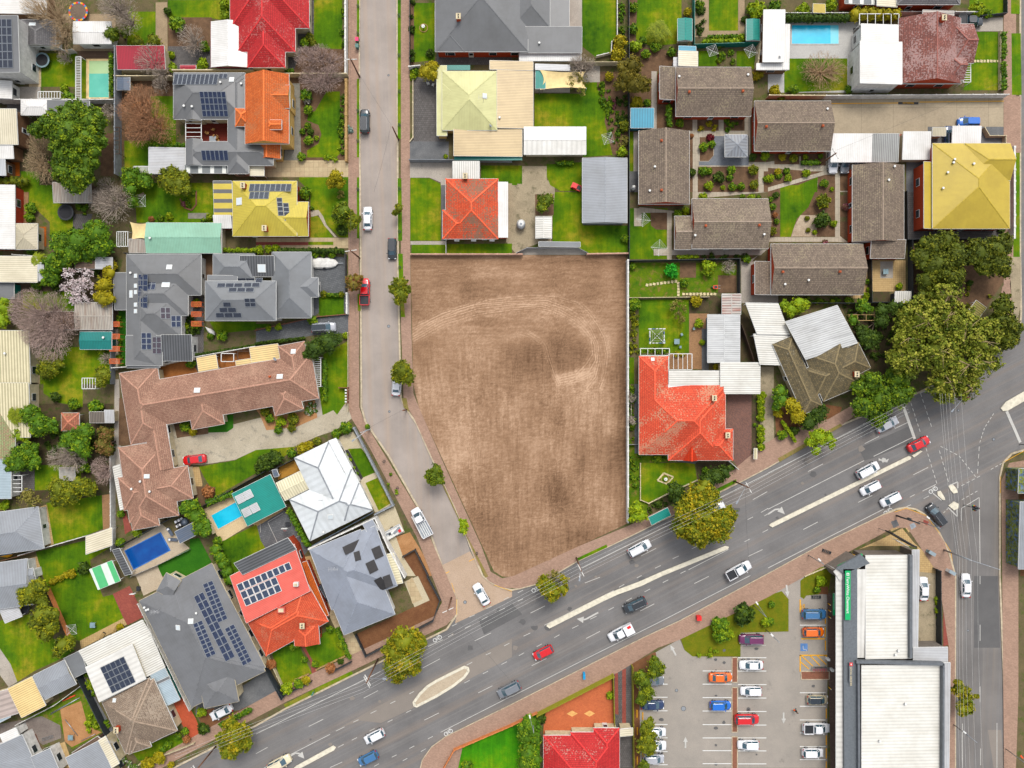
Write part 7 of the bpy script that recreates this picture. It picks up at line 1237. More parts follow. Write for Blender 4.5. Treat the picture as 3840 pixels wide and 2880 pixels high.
tree('bare','wide leafless grey tree over the canvas roof',[(520,640,120,5),(640,660,120,5),(600,590,90,5)],6); tree('bare_pink','leafless pinkish grey tree by the grey boundary strip',[(880,720,100,4.5),(900,800,80,4.5)],5.5); tree('olive','large feathery olive tree above the left lawn',[(520,900,110,5),(620,940,110,5),(720,880,100,5),(540,980,90,4),(780,910,70,4)],6); tree('sparse','grey leafed shrub tree beside the pale blue roof',[(220,980,90,4),(300,1000,70,4)],4.5); tree('rust_green','bushy tree with brown patches against the boundary strip',[(920,440,80,4),(900,520,80,4),(940,570,60,3.5)],5)
tree('green','bush of cordyline crowns beside the outdoor lounge',[(1620,1070,80,4),(1700,1130,90,4),(1680,1050,60,4)],5); tree('green','second cordyline clump above the black path',[(1740,1230,90,4),(1790,1270,60,4)],5)
for l,x,y,r,k in (('green shrub by the white lattice pergola',830,200,70,'green'),('green bush at the lawn foot below the pergola',640,170,55,'green'),('dark bush beside the soil bed',480,110,50,'dark'),('lime shrub on the left edge below the trees',40,1050,50,'lime'),('brown green bush by the court lawn',1800,930,60,'rust'),('dark bush in the court corner',1600,370,48,'green'),('orange flowering bush under the brown gable',1670,415,38,'yellow'),('clipped vegetable patch under the brown house wall',1045,1120,36,'green'),('dense green bush at the corner of the black strip roof',1040,1370,45,'green'),('yellow green bush at the brown house foot',1190,1290,45,'lime'),('bush at the end of the cordyline row',1880,1360,44,'green'),('yellow bush above the left lawn',740,730,50,'green'),('dark bush at the long lawn edge',720,1590,60,'dark'),('yellow flowering bush at the long lawn foot',620,1640,44,'yellow')): shrub(k,l,x,y,r)
hedge('leafy hedge above the turquoise pool','green',1790,1030,2010,945,60,1.8); hedge('tall bushy hedge between the pool lawns','green',1850,1400,2010,1720,110,2.4); cover('shady undergrowth of the left gardens','dark',[400,380,980,380,980,620,400,620],.5)
slats('black pergola beams beside the pale blue house','white_paint',100,790,190,930,4,'h',2.4); lounger('dark sun lounger at the deep pool, upper',1475,1285,-60); lounger('dark sun lounger at the deep pool, lower',1505,1345,-5); parasol('dark blue umbrella over the outdoor lounge',1632,1180,38); kayak('yellow and blue kayak beside the grey house wall',55,1480,56,10); lounge_set('black and white cushioned outdoor sofa set beside the lean-to',1550,1180)
person('person in an orange top and blue trousers lying on the tan patio',368,1130)
car('sedan','red',1678,653,187,'bright red sedan parked alone in the concrete court')
F('white wall below the left square lawn',1.6,'white_wall',[180,1475,750,1310],.1); F('pale boundary wall between the left lawns and brown house',1.8,'white_wall',[970,620,975,1435],.12); F('dark fence below the long left lawn',1.6,'brown_wall',[0,1530,310,1445],.08); F('glass pool fence beside the artificial turf',1.1,'pale_grey_metal',[1140,1659,1370,1560,1640,1430],.03); F('grey timber fence left of the cordylines',1.6,'cream_wall',[1790,1170,1850,1290],.06)
F('green metal fence above the turquoise pool',1.8,'dark_metal',[1740,1060,2212,800,2350,720],.06); F('black pool boundary fence below the long brown house',1.8,'dark_metal',[975,1430,1440,1180,1540,1130],.06)
T(1,2)
g('paving',[720,30,800,30,800,180,727,180]); g('lawn',[540,20,795,0,720,30,727,200,575,270],2); g('concrete',[500,40,540,20,575,270,530,290],2); g('soil_orange',[410,150,510,140,530,290,350,370,90,400,30,260,0,220,150,215,170,275,415,235],3)
g('pale_concrete',[680,475,840,410,1060,770,1200,1060,1030,1110,740,570]); g('lawn',[795,560,910,555,945,600,1028,765,920,810],3); g('black_mulch',[735,585,795,565,925,810,890,850],3); g('lawn',[945,855,1050,810,1165,1030,1060,1095],3); g('pale_concrete',[1020,1140,1200,1060,1285,1280,1130,1360],3); g('soil_orange',[1210,1320,1330,1280,1560,1659,1480,1659,1380,1430,1270,1490],2); g('pale_concrete',[1130,1350,1210,1320,1400,1659,1290,1659,1150,1400],1); g('mulch_brown',[1270,1490,1380,1430,1490,1659,1380,1659],3)
g('dark_pavers',[10,1230,240,1090,330,1180,480,1400,400,1500,350,1400,130,1500,40,1350],2); g('lawn',[-50,1240,10,1270,120,1500,0,1560,-200,1640],1); g('wood_deck',[200,720,330,660,380,750,190,830],2); g('paving_tan',[-50,1180,230,1080,240,1100,0,1240],1); g('paving_tan',[350,1400,400,1500,480,1480,560,1659,440,1659,330,1420],1)
h=H('white metal hipped rotated house with grey ridge caps','house',3.2,20,'white_roof_cap','white_wall',[('HH',330,640,620,1240,905,1060),('HH',290,1000,825,735,1005,1090),('HH',640,980,890,855,1005,1090,{'p':26}),('SS',632,490,690,468,895,855,{'dz':-.25})],vent=[(587,1278)]); skyl(h,560,980,34,40); skyl(h,643,1147,40,34)
h=H('blue grey metal hipped house with black solar squares by the building site','house',3.4,20,'blue_grey_metal','white_wall',[('HH',462,1435,1030,1225,1285,1720),('HH',462,1435,760,2170,1190,1960,{'dz':.05}),('SS',925,1210,1005,1170,1060,1260,{'dz':-.3})]); antenna(h,690,1575); 
for q,n in (((740,1410,930,1322,952,1395),(1,1)),((842,1455,895,1438,915,1518),(1,1)),((992,1425,1068,1390,1110,1485),(1,1)),((942,1550,1020,1512,1060,1608),(1,1)),((1015,1695,1080,1660,1130,1765),(1,1)),((1090,1665,1155,1640,1205,1735),(1,1))): S(h,*n,*q,'solar_matt')
H('light cream verandah canopy beside the blue grey house','verandah',2.6,3,'pale_cream_metal','white_wall',[('SS',1130,1470,1190,1460,1270,1720)],name='verandah')
tree('round','solitary round green street tree where the quiet street bends',[(1545,790,75,5),(1500,780,50,4.5),(1560,740,60,5),(1580,830,55,5),(1530,850,50,4.5)],6); tree('lime','smaller yellow green street tree near the street mouth',[(1790,1200,45,4.5),(1790,1260,48,4.5),(1800,1225,45,4.5)],5.5)
for l,x,y,r,k in (('big clipped oval bush at the concrete drive mouth',700,430,48,'green'),('second half of the clipped oval bush at the drive mouth',780,380,62,'green'),('large dark round bush beside the court',80,680,85,'dark'),('second dark round bush beside the court',160,640,75,'dark'),('third dark round bush beside the court',40,730,60,'dark'),('green bush by the dark round bushes',310,595,48,'green'),('golden bush above the white rotated house',400,555,56,'yellow'),('second golden bush above the white rotated house',460,530,48,'yellow'),('green bush above the white rotated house corner',530,495,42,'olive'),('dark green bush below the brown gable',320,300,56,'olive'),('lime yellow bush in the orange soil bed',215,325,50,'lime'),('bright green bush in the orange soil bed',195,395,42,'green'),('green bush at the bed tip',310,380,40,'olive'),('green bush at the left brown wall',80,240,46,'olive'),('green bush behind the bed',120,300,44,'green'),('small ball in the black mulch, first',785,610,13,'lime'),('small ball in the black mulch, second',813,654,18,'lime'),('small ball in the black mulch, third',843,726,17,'lime'),('small ball in the black mulch, fourth',874,777,18,'green'),('weed tuft on the left footpath',1165,780,14,'green'),('weed tuft at the left kerb bend',965,370,22,'green')): shrub(k,l,x,y,r)
cover('white flowering rose bed beside the court path','rose',[425,170,515,150,525,280,440,330]); hedge('dark green hedge between the rotated white house and the court','green',280,1080,450,1400,52,2); cover('grass verge along the left bend','lime',[1130,860,1160,850,1290,1010,1270,1020],.4)
H('green shed roof edge beside the cream folded annexe','shed',2.3,3,'slate_metal','post',[('SS',138,745,178,735,198,795)],name='shed')
F('grey block front wall of the white rotated house',1.2,'grey_wall',[850,380,1050,770,1185,1045,1030,1125],.3); F('grey colorbond fence above the blue grey house',1.8,'blue_grey_wall',[500,1390,790,1230,1010,1110],.08); F('white rendered side wall of the blue grey house',2.6,'white_wall',[470,1415,1035,1150,1150,1400,1290,1659],.25); F('black retaining fence at the building site corner',1.2,'dark_metal',[1270,1490,1375,1430,1490,1659],.12); F('brick garden wall around the meter boxes',1.2,'brown_brick',[722,32,795,32,795,165],.12); F('grey fence at the court lawn top',1.8,'dark_metal',[130,750,330,650],.06)
for i in range(5): acbox(('top','second','middle','fourth','lowest')[i]+' of the five white letterboxes by the brick garden wall',782,52+i*25,14,12)
car('flatbed','white',1430,1195,118,'white flatbed truck parked by the left kerb of the bend'); car('sedan','white',1215,0,85,'white car half hidden under the round street tree by the dirt lot')
trailer('white trailer loaded with panels on the pale driveway',1190,1275,30); acbox('white portable basketball frame on the grey paved court',272,1232,50,20)
lines([105,1190,235,1115],.08); lines([105,1195,195,1385],.08); lines([230,1370,380,1310],.08); lines([38,1200,42,1280,100,1380,165,1445],.08)
T(2,2)
g('lawn',[1105,680,1575,680,1600,830,1350,960,1170,1030,1110,1000],2); g('lawn_patchy',[1005,440,1100,620,1420,620,1420,670,1105,680,1110,1000,1180,1020,1160,1150,1020,1190,1005,1190]); g('dark_soil',[1590,680,1860,670,1870,780,1700,900,1600,830],1); g('dark_concrete',[1058,0,1095,0,1100,600,1060,600],2); g('herringbone',[1865,88,2070,88,2070,640,1950,720,1910,660,1910,385,1840,385],1); g('dark_soil',[2070,100,2140,100,2140,640,2070,640],1); g('concrete_old',[2140,-150,2262,-150,2262,570,2145,630],0); g('dark_concrete',[1425,615,1610,665,1580,690,1425,670],3)
ring4('square diamond stone edging on the front lawn',[1255,832,1310,768,1392,802,1338,862]); fountain('small round urn inside the diamond stone edging',1325,820)
h=H('orange red tiled house with flaking tiles right of the white lot wall','house',3.2,24,'flake_tile2','cream_wall',[('HH','v',1098,-240,1350,300),('HH','v',1098,60,1500,607),('HH','h',1098,10,1840,610,{'dz':-.01}),('HH','v',1350,60,1845,660,{'dz':0}),('HH','v',1600,388,1910,660,{'dz':.01}),('GG','v',1477,405,1605,662,{'p':42,'m':'orange_red_tile'}),('SS','h',1352,-115,1795,10,{'m':'white_rib_metal','dz':-.3}),('SS','h',1345,5,1812,94,{'m':'white_metal','dz':-.35}),('SS','h',1795,-185,2145,84,{'m':'white_rib_metal','dz':-.4})]); chim(h,1735,120); chim(h,1850,440); skyl(h,1215,-212,22,22)
H('teal bus shelter roof at the main road footpath','bus shelter',2.5,3,'teal_metal','post',[('SS',1178,1150,1345,1068,1372,1135)],name='bus_shelter')
tree('plane','very large olive and golden street tree overhanging the main road',[(1640,960,140,8),(1700,1000,110,8),(1520,1120,150,9),(1640,1180,190,10),(1780,1200,140,9),(1480,1220,110,8),(1620,1310,120,8),(1850,1130,90,7),(1780,1280,110,8),(1560,1010,110,8),(1500,1290,70,7)],10)
tree('dark','dark green tree at the front garden corner by the main road',[(1690,840,90,4),(1760,790,90,4),(1830,760,70,4)],5); tree('dark','dark tree behind the olive and golden street tree',[(1420,930,90,5),(1440,1000,80,5)],5.5); tree('lime','yellow green tree at the foot of the white lot wall',[(1080,1080,70,4),(1110,1130,70,4),(1060,1140,60,4)],4.5); tree('bare','thin leafless climber along the white lot wall',[(1035,120,45,3),(1035,320,45,3)],3); tree('sparse','thin golden young street tree beside the power pole',[(330,1650,70,4),(400,1670,60,4)],5)
for i in range(10):
    y=(112,155,205,245,290,385,430,475,545,100)[i]; shrub('lime','green yucca '+('first','second','third','fourth','fifth','sixth','seventh','eighth','last')[i]+' from the top beside the brick driveway' if i<9 else 'tall leafy yucca top by the white carport end',2150 if i<9 else 2165,y,32)
for l,x,y,r,k in (('yellow bush under the orange tiled eave',1265,640,36,'lime'),('leafy palm by the dark garden tree',1385,985,44,'dark'),('blue green agave near the bus shelter',1270,1040,32,'dark'),('green bush at the front steps',1670,745,34,'green'),('bush at the white side gate',1900,720,24,'green'),('small green bush beside the yucca row',2098,353,16,'green')): shrub(k,l,x,y,r)
cover('green garden strip along the white lot wall','green',[1008,0,1055,0,1055,480,1008,480]); cover('rambling plants below the white lot wall','green',[1010,560,1100,640,1100,900,1010,950],.6); cover('flower strip under the orange tiled eave','green',[1110,612,1420,640,1415,668,1110,672],.6); cover('garden edge plants near the bus shelter','dark',[1180,1030,1380,960,1400,1010,1190,1120],.6)
F('cream low wall below the square lawn',.6,'cream_wall',[1108,685,1108,1000,1180,1030,1350,945,1600,830],.12); F('white side gate beside the orange tiled house',1.5,'white_wall',[1870,665,1950,735],.08); F('pipe rail between the lot wall and orange tiled house',1,'pale_grey_metal',[1005,522,1095,522],.05)
H('white slatted letterbox shelter at the drive mouth','letterbox',1.2,3,'stripe_cream_metal','post',[('SS','v',2090,556,2118,648)],name='letterbox')
car('suv','white',1103,1420,28,'white wagon in the left turning lane beside the dirt lot'); car('ute_open','white',1960,1610,28,'white utility with a loaded tray under the median strip'); car('sedan','white',1750,1090,25,'white car hidden under the olive and golden street tree')
T(3,2)
g('concrete_old',[-50,-150,45,-150,55,560,0,590,-67,630],0); g('mulch_brown',[50,100,640,200,600,310,240,500,80,570],1); g('paving_tan',[780,1430,1000,1330,1160,1245,1260,1370,1470,1560,1465,1640,1290,1620,1290,1400,880,1400],3)
for q in ([1025,1205,1140,1160,1172,1225,1065,1275],[1185,1240,1270,1190,1295,1240,1215,1282],[1318,1145,1420,1200,1380,1265,1308,1240]): g('paving_tan',q,4)
g('dark_concrete',[1060,1190,1110,1172,1135,1220,1085,1245],6); g('grey_paint',[1222,1215,1262,1198,1282,1232,1240,1258],6); g('red_pavers',[1345,1170,1390,1190,1375,1225,1340,1200],6)
tree('yellow','golden lime tree below the mossy tiled house',[(230,200,80,4),(250,280,80,4),(190,170,60,4)],5); tree('green','green tree beside the old concrete driveway',[(110,140,80,4),(100,60,70,4),(60,200,40,3)],4.5); tree('dark','dark tree under the mossy tiled roof corner',[(420,270,90,4),(350,340,80,4),(470,230,60,4)],5)
tree('lime','lobed yellow green street tree on the main road verge',[(430,450,85,5),(520,470,60,4.5),(370,500,55,4.5),(420,570,45,4.5),(545,530,35,4.5)],6)
for l,x,y,r,k in (('orange leaved bush beside the driveway of the mossy house',85,250,50,'yellow'),('dark green bush in the mossy house garden',230,400,44,'dark'),('cycad in the mossy house garden corner',120,440,48,'green')): shrub(k,l,x,y,r)
hedge('narrow hedge slanting down the mossy house garden','lime',120,320,235,495,26,1.2); 
sgn('large black angled advertising sign at the corner','black',[(1075,1290),(1285,1412)],6)
F('concrete edge kerb wall by the pharmacy garden',.3,'cream_wall',[320,1659,520,1575],.15); util_box('blue green utility cabinet on the brick corner',1398,1455,-30); util_box('white utility cabinet at the right footpath edge',1570,1620,-30)
for i,(x,y,n) in enumerate(((670,1503,'upper'),(606,1535,'lower'),(735,1473,'topmost'))): bollard('yellow bollard '+n+' of the row by the green sign',x,y)
person2('person in dark clothes walking beside the green sign',700,1462); bench('dark wire rubbish frame on the brick footpath',510,1448,-20)
car('sedan','silver',1035,350,27,'silver sedan in the top lane under the deep green tree'); car('sedan','red',1308,520,27,'red sedan stopped at the end of the median island'); car('suv','white',868,745,28,'white wagon with roof racks beside the median strip'); car('hatch','white',890,900,207,'white hatchback just below the median strip'); car('hatch','white',1065,998,207,'white hatchback lowest at the kerb corner'); car('suv','black',1458,1130,127,'black wagon turning into the right hand street'); bike('bicycle hung on the back of the white wagon',752,795)
# ---------------- tile row 3
T(0,3)
g('lawn',[370,0,820,0,890,180,975,160,1065,365,690,560,610,540,410,100],1); g('paving_tan',[690,560,1065,365,1105,415,700,630],2); g('red_pavers',[975,155,1120,85,1250,350,1100,425,1060,350],2); g('lawn',[-20,390,250,330,520,600,650,640,560,700,300,820,150,915,90,760,-20,600],1); g('concrete',[-20,600,90,760,150,915,75,960,-20,830],0); g('pebble',[1175,0,1400,0,1440,75,1240,170],2)
g('gravel_dark',[0,1280,360,1210,520,1290,530,1400,370,1460,200,1330,0,1470],1); g('lawn_patchy',[180,1250,710,960,780,1000,900,1350,620,1500,560,1400,520,1290,360,1210],1); g('soil_orange',[520,1150,700,1080,760,1300,880,1350,620,1480,560,1430],2); g('red_pavers2',[1480,1100,1590,1050,1690,1230,1755,1390,1665,1430,1540,1230],2); g('lawn',[1140,1520,1540,1350,1620,1460,1200,1600],1); g('dark_concrete',[1700,1050,2050,980,2320,800,2420,1080,2212,1150,1900,1170,1690,1200],1); g('mulch_brown',[1700,1170,1850,1140,1880,1250,2170,1110,2212,1180,1780,1390],2); g('dark_concrete',[680,870,720,860,1060,1480,1040,1659],1); g('dark_concrete',[1880,0,1960,0,2212,560,2212,640],1)
g('green_strip',[1250,360,1260,350,1780,1370,1740,1380],0)
h=H('light tiled cottage with a big white flat rear roof and blue grey solar array','house',3.2,20,'taupe_tile','cream_wall',[('HH',880,1090,1290,880,1530,1330),('HH',880,1090,1085,1540,1530,1330,{'dz':.02}),('HH',1050,1250,1140,1530,1300,1450,{'dz':.2}),('SS',750,780,1140,590,1260,890,{'m':'pale_panel','dz':.5})]); S(h,5,4,865,790,1070,692,1165,920,'solar_grid'); chim(h,1030,1310); antenna(h,1000,1385); skyl(h,990,1073,22,26)
H('long white corrugated carport wrapping the light tiled cottage','carport',2.6,4,'white_rib_metal','post',[('SS',692,640,1228,380,1310,510),('SS',1140,580,1300,500,1425,790,{'dz':-.02}),('SS',825,575,945,515,1005,650,{'m':'teal_panel','dz':.03})],name='carport')
H('teal framed small grey carport roof between the lawn and cottage','carport',2.5,4,'mid_grey_metal','teal_metal',[('SS',555,710,690,645,755,825)],name='carport'); H('pale blue ribbed carport roof with a dark panel beside the red driveway','carport',2.5,4,'pale_blue_metal','teal_metal',[('SS',1300,850,1425,795,1555,1070),('SS',1340,920,1460,865,1470,885,{'m':'grey_metal','dz':.04})],name='carport')
h=H('huge dark grey metal roofed house with four long blue solar arrays','house',3.4,16,'dark_grey_metal','cream_wall',[('HH',1200,215,1830,-110,2280,800),('HH',1200,215,1655,1138,2280,800,{'dz':.03}),('HH',1710,870,1765,1145,2048,1000,{'dz':.4}),('HG',1350,130,1480,200,1600,60,{'dz':.3})],vent=[(1255,268),(1270,290),(1288,284),(1702,316)]); antenna(h,1385,280)
S(h,2,9,1672,178,1755,135,2025,700,'solar_blue'); S(h,2,9,1750,72,1835,35,1990,358,'solar_blue'); S(h,2,8,1665,415,1745,378,1882,665,'solar_blue'); S(h,2,9,1940,455,2020,412,2175,735,'solar_blue'); skyl(h,1540,445,34,36); skyl(h,1648,390,34,36)
h=H('red metal and tile cottage with a white framed solar array','house',3.2,20,'red_orange_tile','red_brick',[('HH',2120,370,2660,70,2842,390),('HH',2120,370,2302,668,2842,390,{'dz':.02}),('HG',2530,420,2545,605,2757,490,{'dz':.1}),('SS',1995,-5,2540,-275,2680,130,{'m':'pinkred_metal','dz':.9}),('SS',2030,-115,2485,-330,2560,-230,{'m':'rib_dark_metal','dz':1})])
S(h,9,1,2042,72,2500,-125,2530,-62,'solar_white'); S(h,6,2,2072,138,2385,3,2440,128,'solar_white'); chim(h,2625,415); acbox2(h,2440,285,60); acbox2(h,2565,65,40)
H('orange clay tiled lean-to beside the red cottage','lean-to',2.6,8,'orange_clay','red_brick',[('SS',2590,-110,2650,-130,2842,340)],name='lean_to')
H('grey house corner at the top left below the long lawn','house',3,14,'cool_grey_metal','white_wall',[('GG',-350,60,285,-70,340,30)]); H('pale grey flat shed roof beside a black trampoline','shed',2.4,4,'pale_grey_metal','post',[('SS',0,290,140,235,190,350)],name='shed'); tramp('small black trampoline beside the grey hood at the left edge',205,265,58,'dark')
H('cream corrugated roof joined to the grey shed roof','shed',3,5,'cream_rib_metal','cream_wall',[('SS',78,965,275,868,395,1120)],name='shed'); H('grey twin pitched shed roof beside the cream corrugated roof','shed',3,8,'cool_grey_metal','cream_wall',[('GG',285,860,555,725,670,930)],name='shed'); H('pinkish panelled verandah roof at the left edge','verandah',2.8,4,'pink_panel','cream_wall',[('SS',-200,1060,75,975,175,1180)],name='verandah'); H('pale blue sloping roof below the pinkish panels','shed',2.8,4,'pale_blue_metal','cream_wall',[('SS',-200,1150,0,1050,90,1220)],name='shed')
H('grey roofed modern house with a square open courtyard at the bottom left','house',3.2,3,'cool_grey_metal','white_wall',[('SS',-150,1520,190,1370,330,1680),('SS',270,1560,430,1490,520,1700,{}),('SS',-150,1640,300,1560,500,1900,{'dz':-.02}),('SS',0,1370,135,1310,170,1385,{'m':'white_metal','dz':-.2})]); g('deck_brown',[215,1410,310,1360,360,1490,270,1550],3)
g('paving_tan',[440,1480,560,1430,640,1659,520,1659],3); H('brown timber clad wall roof strip by the building debris','lean-to',2.6,4,'brown_tin','dark_wood',[('SS',630,1520,840,1385,870,1410)],name='lean_to')
H('grey roof with two white stripes at the bottom edge','house',3.2,4,'cool_grey_metal','cream_wall',[('SS',580,1560,860,1420,1020,1800),('SS',610,1565,640,1550,690,1680,{'m':'white_metal','dz':.05}),('SS',665,1535,695,1520,740,1640,{'m':'white_metal','dz':.05}),('SS',850,1420,910,1385,1030,1620,{'m':'cream_metal','dz':.1})])
tree('olive','tall olive tree, upper of the three by the left lawn wall',[(290,130,110,5),(250,180,90,5),(340,80,80,5),(350,200,70,4)],6.5); tree('olive','tall olive tree, middle of the three by the left lawn wall',[(380,330,110,6),(330,390,90,5),(440,430,90,5),(400,500,80,5),(470,330,60,5)],6.5); tree('olive','round olive tree, lowest of the three by the left lawn wall',[(550,600,90,5),(600,570,70,4),(500,650,60,4)],5.5)
tree('plane','golden olive street tree before the white car driveway',[(2040,1360,130,7),(1960,1420,100,6),(2100,1440,90,6),(1980,1500,90,6),(2110,1340,80,6),(2000,1290,70,6)],8)
for l,x,y,r,k in (('lime shrub at the dark driveway corner',1740,1180,46,'lime'),('bushy dark shrub by the white car',1760,1320,55,'dark'),('clipped shrub at the red driveway corner, upper',1600,1340,36,'green'),('rusty shrub at the red driveway corner, lower',1615,1410,40,'rust'),('ball tree on the cottage front lawn, left',1410,1490,36,'green'),('ball tree on the cottage front lawn, right',1460,1450,32,'green'),('green bush by the cottage gate',1540,1380,36,'green'),('golden bush at the cottage fence, right',1370,1570,60,'yellow'),('golden bush at the cottage fence, left',1270,1620,65,'yellow'),('small yellow bush at the kerb of the main road',1475,1630,34,'yellow'),('lime green bush beside the red metal cottage',1950,25,48,'lime'),('lime shrub by the carport row',1390,690,36,'lime'),('green shrub beside the tiled cottage flat roof',785,950,36,'lime'),('green plant by the timber boxes',1040,440,30,'yellow')): shrub(k,l,x,y,r)
cover('white flowering shrubs at the cottage front corner','rose',[1050,1560,1130,1540,1200,1659,1090,1659]); hedge('clipped box hedge along the white car driveway','green',1900,1290,2170,1150,46,1.1); hedge('green hedge at the left lawn top','yellow',430,60,610,-30,50,1); cover('weeds in the side passage of the cottage','green',[730,850,790,840,840,1060,1080,1560,1050,1570,880,1200],.5); cover('weeds by the building debris','lime',[730,1190,800,1180,890,1340,740,1340],.6)
F('orange brick edge wall between the two left lawns',1.2,'orange_wall',[415,110,605,540],.1); F('dark grey fence beside the tiled cottage',1.8,'dark_metal',[680,860,1060,1640],.12); F('black boundary fence of the red metal cottage',1.8,'dark_metal',[1890,10,2440,1060],.1); F('white gutter wall beside the red driveway',2.2,'white_wall',[1210,230,1655,1150],.08); F('white garden wall under the left grey house corner',1.4,'cream_wall',[0,268,160,190],.1); F('cream fence along the cottage front lawn',1,'cream_wall',[1210,1620,1560,1490,1680,1440],.1); F('long timber wall beside the cream corrugated roof',1.2,'white_wall',[150,1280,480,1110,710,940],.08)
for i,(a,b,c,d) in enumerate(((430,1200,690,1050),(560,1240,670,1380),(440,1185,670,1060),(700,1425,825,1365))): pipe(('white','grey','second white','lowest grey')[i]+' metal pipe lying in the debris yard',a,b,c,d)
pipe('orange plastic barrier mesh lying in the debris yard',540,1080,650,1030,.25,'orange_plastic')
gtable('timber pallet board in the debris yard',618,1390); ladder('aluminium ladder lying on the dark gravel',360,1415,460,1385); bench('slatted timber garden box, left of the two',878,525,60); bench('slatted timber garden box, right of the two',993,468,60); acbox('white portable basketball hoop on the black mulch',1190,130,40,60); clothes('green square rotary clothes line on the long lawn',660,440,60)
gtable('small pale outdoor table standing alone on the long lawn',808,420)
car('sedan','white',1910,1178,207,'white sedan parked on the driveway behind the golden street tree')
T(1,3)
g('lawn',[130,650,360,570,490,860,470,920,240,970],1); g('lawn',[400,590,680,440,810,720,540,800],1); g('red_pavers',[380,590,410,585,520,800,560,870,490,910,470,740],2); g('paving',[480,0,560,0,950,690,820,735,640,360],1); g('mulch_brown',[870,500,1380,260,1500,200,1400,0,1480,0,1590,220,1530,390,950,690],1); g('pale_concrete',[1280,50,1400,0,1500,210,1370,270],3); g('paving',[1300,50,1350,10,1440,200,1350,240],4); g('grass_verge',[240,1110,820,815,845,855,260,1148],2); g('red_pavers2',[410,0,450,0,640,350,600,360],2)
g('concrete_old',[1600,330,1660,280,1720,300,1700,380,1640,420,1600,380],2); g('grass_verge',[1600,0,1640,0,1700,160,1670,170],2)
tree('plane','big golden olive street tree in front of the brown building site',[(1290,560,130,8),(1200,650,110,7),(1360,640,110,7),(1270,740,140,8),(1180,780,90,6),(1350,780,90,6),(1220,850,80,6),(1410,560,70,6)],9)
for l,x,y,r,k in (('lime bush at the black fence corner',270,970,60,'lime'),('bush along the red cottage front wall',370,930,50,'green'),('golden bush by the red cottage gate',430,900,44,'yellow'),('leafless rose bush by the front wall',640,800,50,'rust'),('blue green agave by the front wall',730,735,26,'dark'),('lime bush on the right front lawn',735,590,36,'lime'),('green bush left of the cottage path',420,720,34,'green'),('green bush right of the cottage path',510,760,34,'green'),('green bush at the cottage eave',640,460,36,'green'),('green bush under the cottage gable',330,600,50,'green'),('leafless shrub by the black fence',130,760,50,'rust')): shrub(k,l,x,y,r)
hedge('low hedge on the right boundary of the red cottage lawn','green',700,450,810,710,36,1)
F('black front fence of the red cottage',1.1,'dark_metal',[240,1030,480,910],.1); F('second black front fence of the red cottage',1.1,'dark_metal',[690,810,825,740],.1); F('black retaining wall round the brown building site',1.2,'dark_metal',[865,510,950,690,1530,385,1590,205,1480,0],.14); F('timber garden edge on the left front lawn',.5,'sandstone',[340,895,455,845],.2); F('timber garden edge on the right front lawn',.5,'sandstone',[525,805,770,690],.2); F('cream side wall of the left front lawn',1,'cream_wall',[100,680,230,950],.08); F('black fence of the dark concrete driveway',1.6,'dark_metal',[-60,560,240,1045],.12)
island('almond shaped median island with pale stone infill',[1365,1090,1415,1020,1480,955,1560,905,1800,785,1830,795,1835,820,1800,870,1700,950,1560,1035,1390,1122,1370,1115])
car('suv','black',625,150,300,'black car parked on the paved strip beside the blue grey house'); car('sedan','white',1947,162,120,'white sedan waiting at the mouth of the quiet street'); car('hatch','white',1020,1390,207,'white hatchback in the far lane below the big median island'); car('hatch','blue_grey',965,1580,207,'blue hatchback at the bottom edge of the main road'); car('suv','cream',200,1620,27,'cream wagon beside the turn arrow at the bottom left'); car('suv','grey',2185,985,207,'grey wagon in the lane right of the almond shaped island')
sgn('small dark green street sign by the grass verge','teal',[(465,1060),(480,1030)],2.6)
T(2,3)
g('lawn_bright',[-580,1400,0,1290,210,1200,240,1300,240,1900,-620,1900,-660,1780],1); g('orange_pavers',[280,1190,860,880,880,1310,700,1310,270,1370],2); g('dark_paving',[885,840,1040,760,1050,1340,1050,1659,930,1659,930,1320,885,1310],1); g('red_pavers',[888,840,915,835,920,1200,890,1190],3); g('red_pavers',[952,810,985,800,985,1330,952,1330],3); g('sand_pavers',[472,1190,520,1162,568,1188,520,1215],4); g('sand_pavers',[622,1190,670,1162,718,1188,670,1215],4)
h=H('bright red tiled house with stepped corners at the bottom edge','house',3,22,'red_tile_patchy','cream_wall',[('HH','v',272,1378,930,2150),('HH','v',505,1350,930,1950,{'dz':.01}),('HH','v',703,1314,928,1800,{'dz':.02}),('SS','h',930,1314,1045,1378,{'m':'cream_metal','dz':-.3})])
F('orange brick front fence of the red tiled house',1,'orange_wall',[-590,1659,-500,1500,0,1285,215,1180],.15); F('olive corrugated front fence of the orange courtyard',1.8,'olive_fence',[215,1200,880,860],.1); F('olive side fence of the orange courtyard',1.8,'olive_fence',[872,860,885,1300],.08); F('olive picket fence beside the car park',1.8,'olive_fence',[1040,780,1050,1659],.08)
g('carpark',[1240,660,1450,545,1490,640,1560,695,1975,700,1975,490,2212,485,2280,0,2340,-60,2500,-140,2700,-190,2700,0,2725,220,2725,1659,1060,1659,1060,830],0)
g('grass_carpark',[1460,545,1700,430,2212,170,2330,130,2390,200,2390,480,1975,490,1975,695,1560,695,1490,640],3); 
g('mulch_brown',[1030,760,1240,655,1250,700,1200,900,1100,950,1110,1659,1055,1659],2)
for a in ([1898,700,1945,700,1945,915,1898,915],[1898,960,1945,960,1945,1345,1898,1345],[1898,1385,1945,1385,1945,1670,1898,1670]): islandq(a)
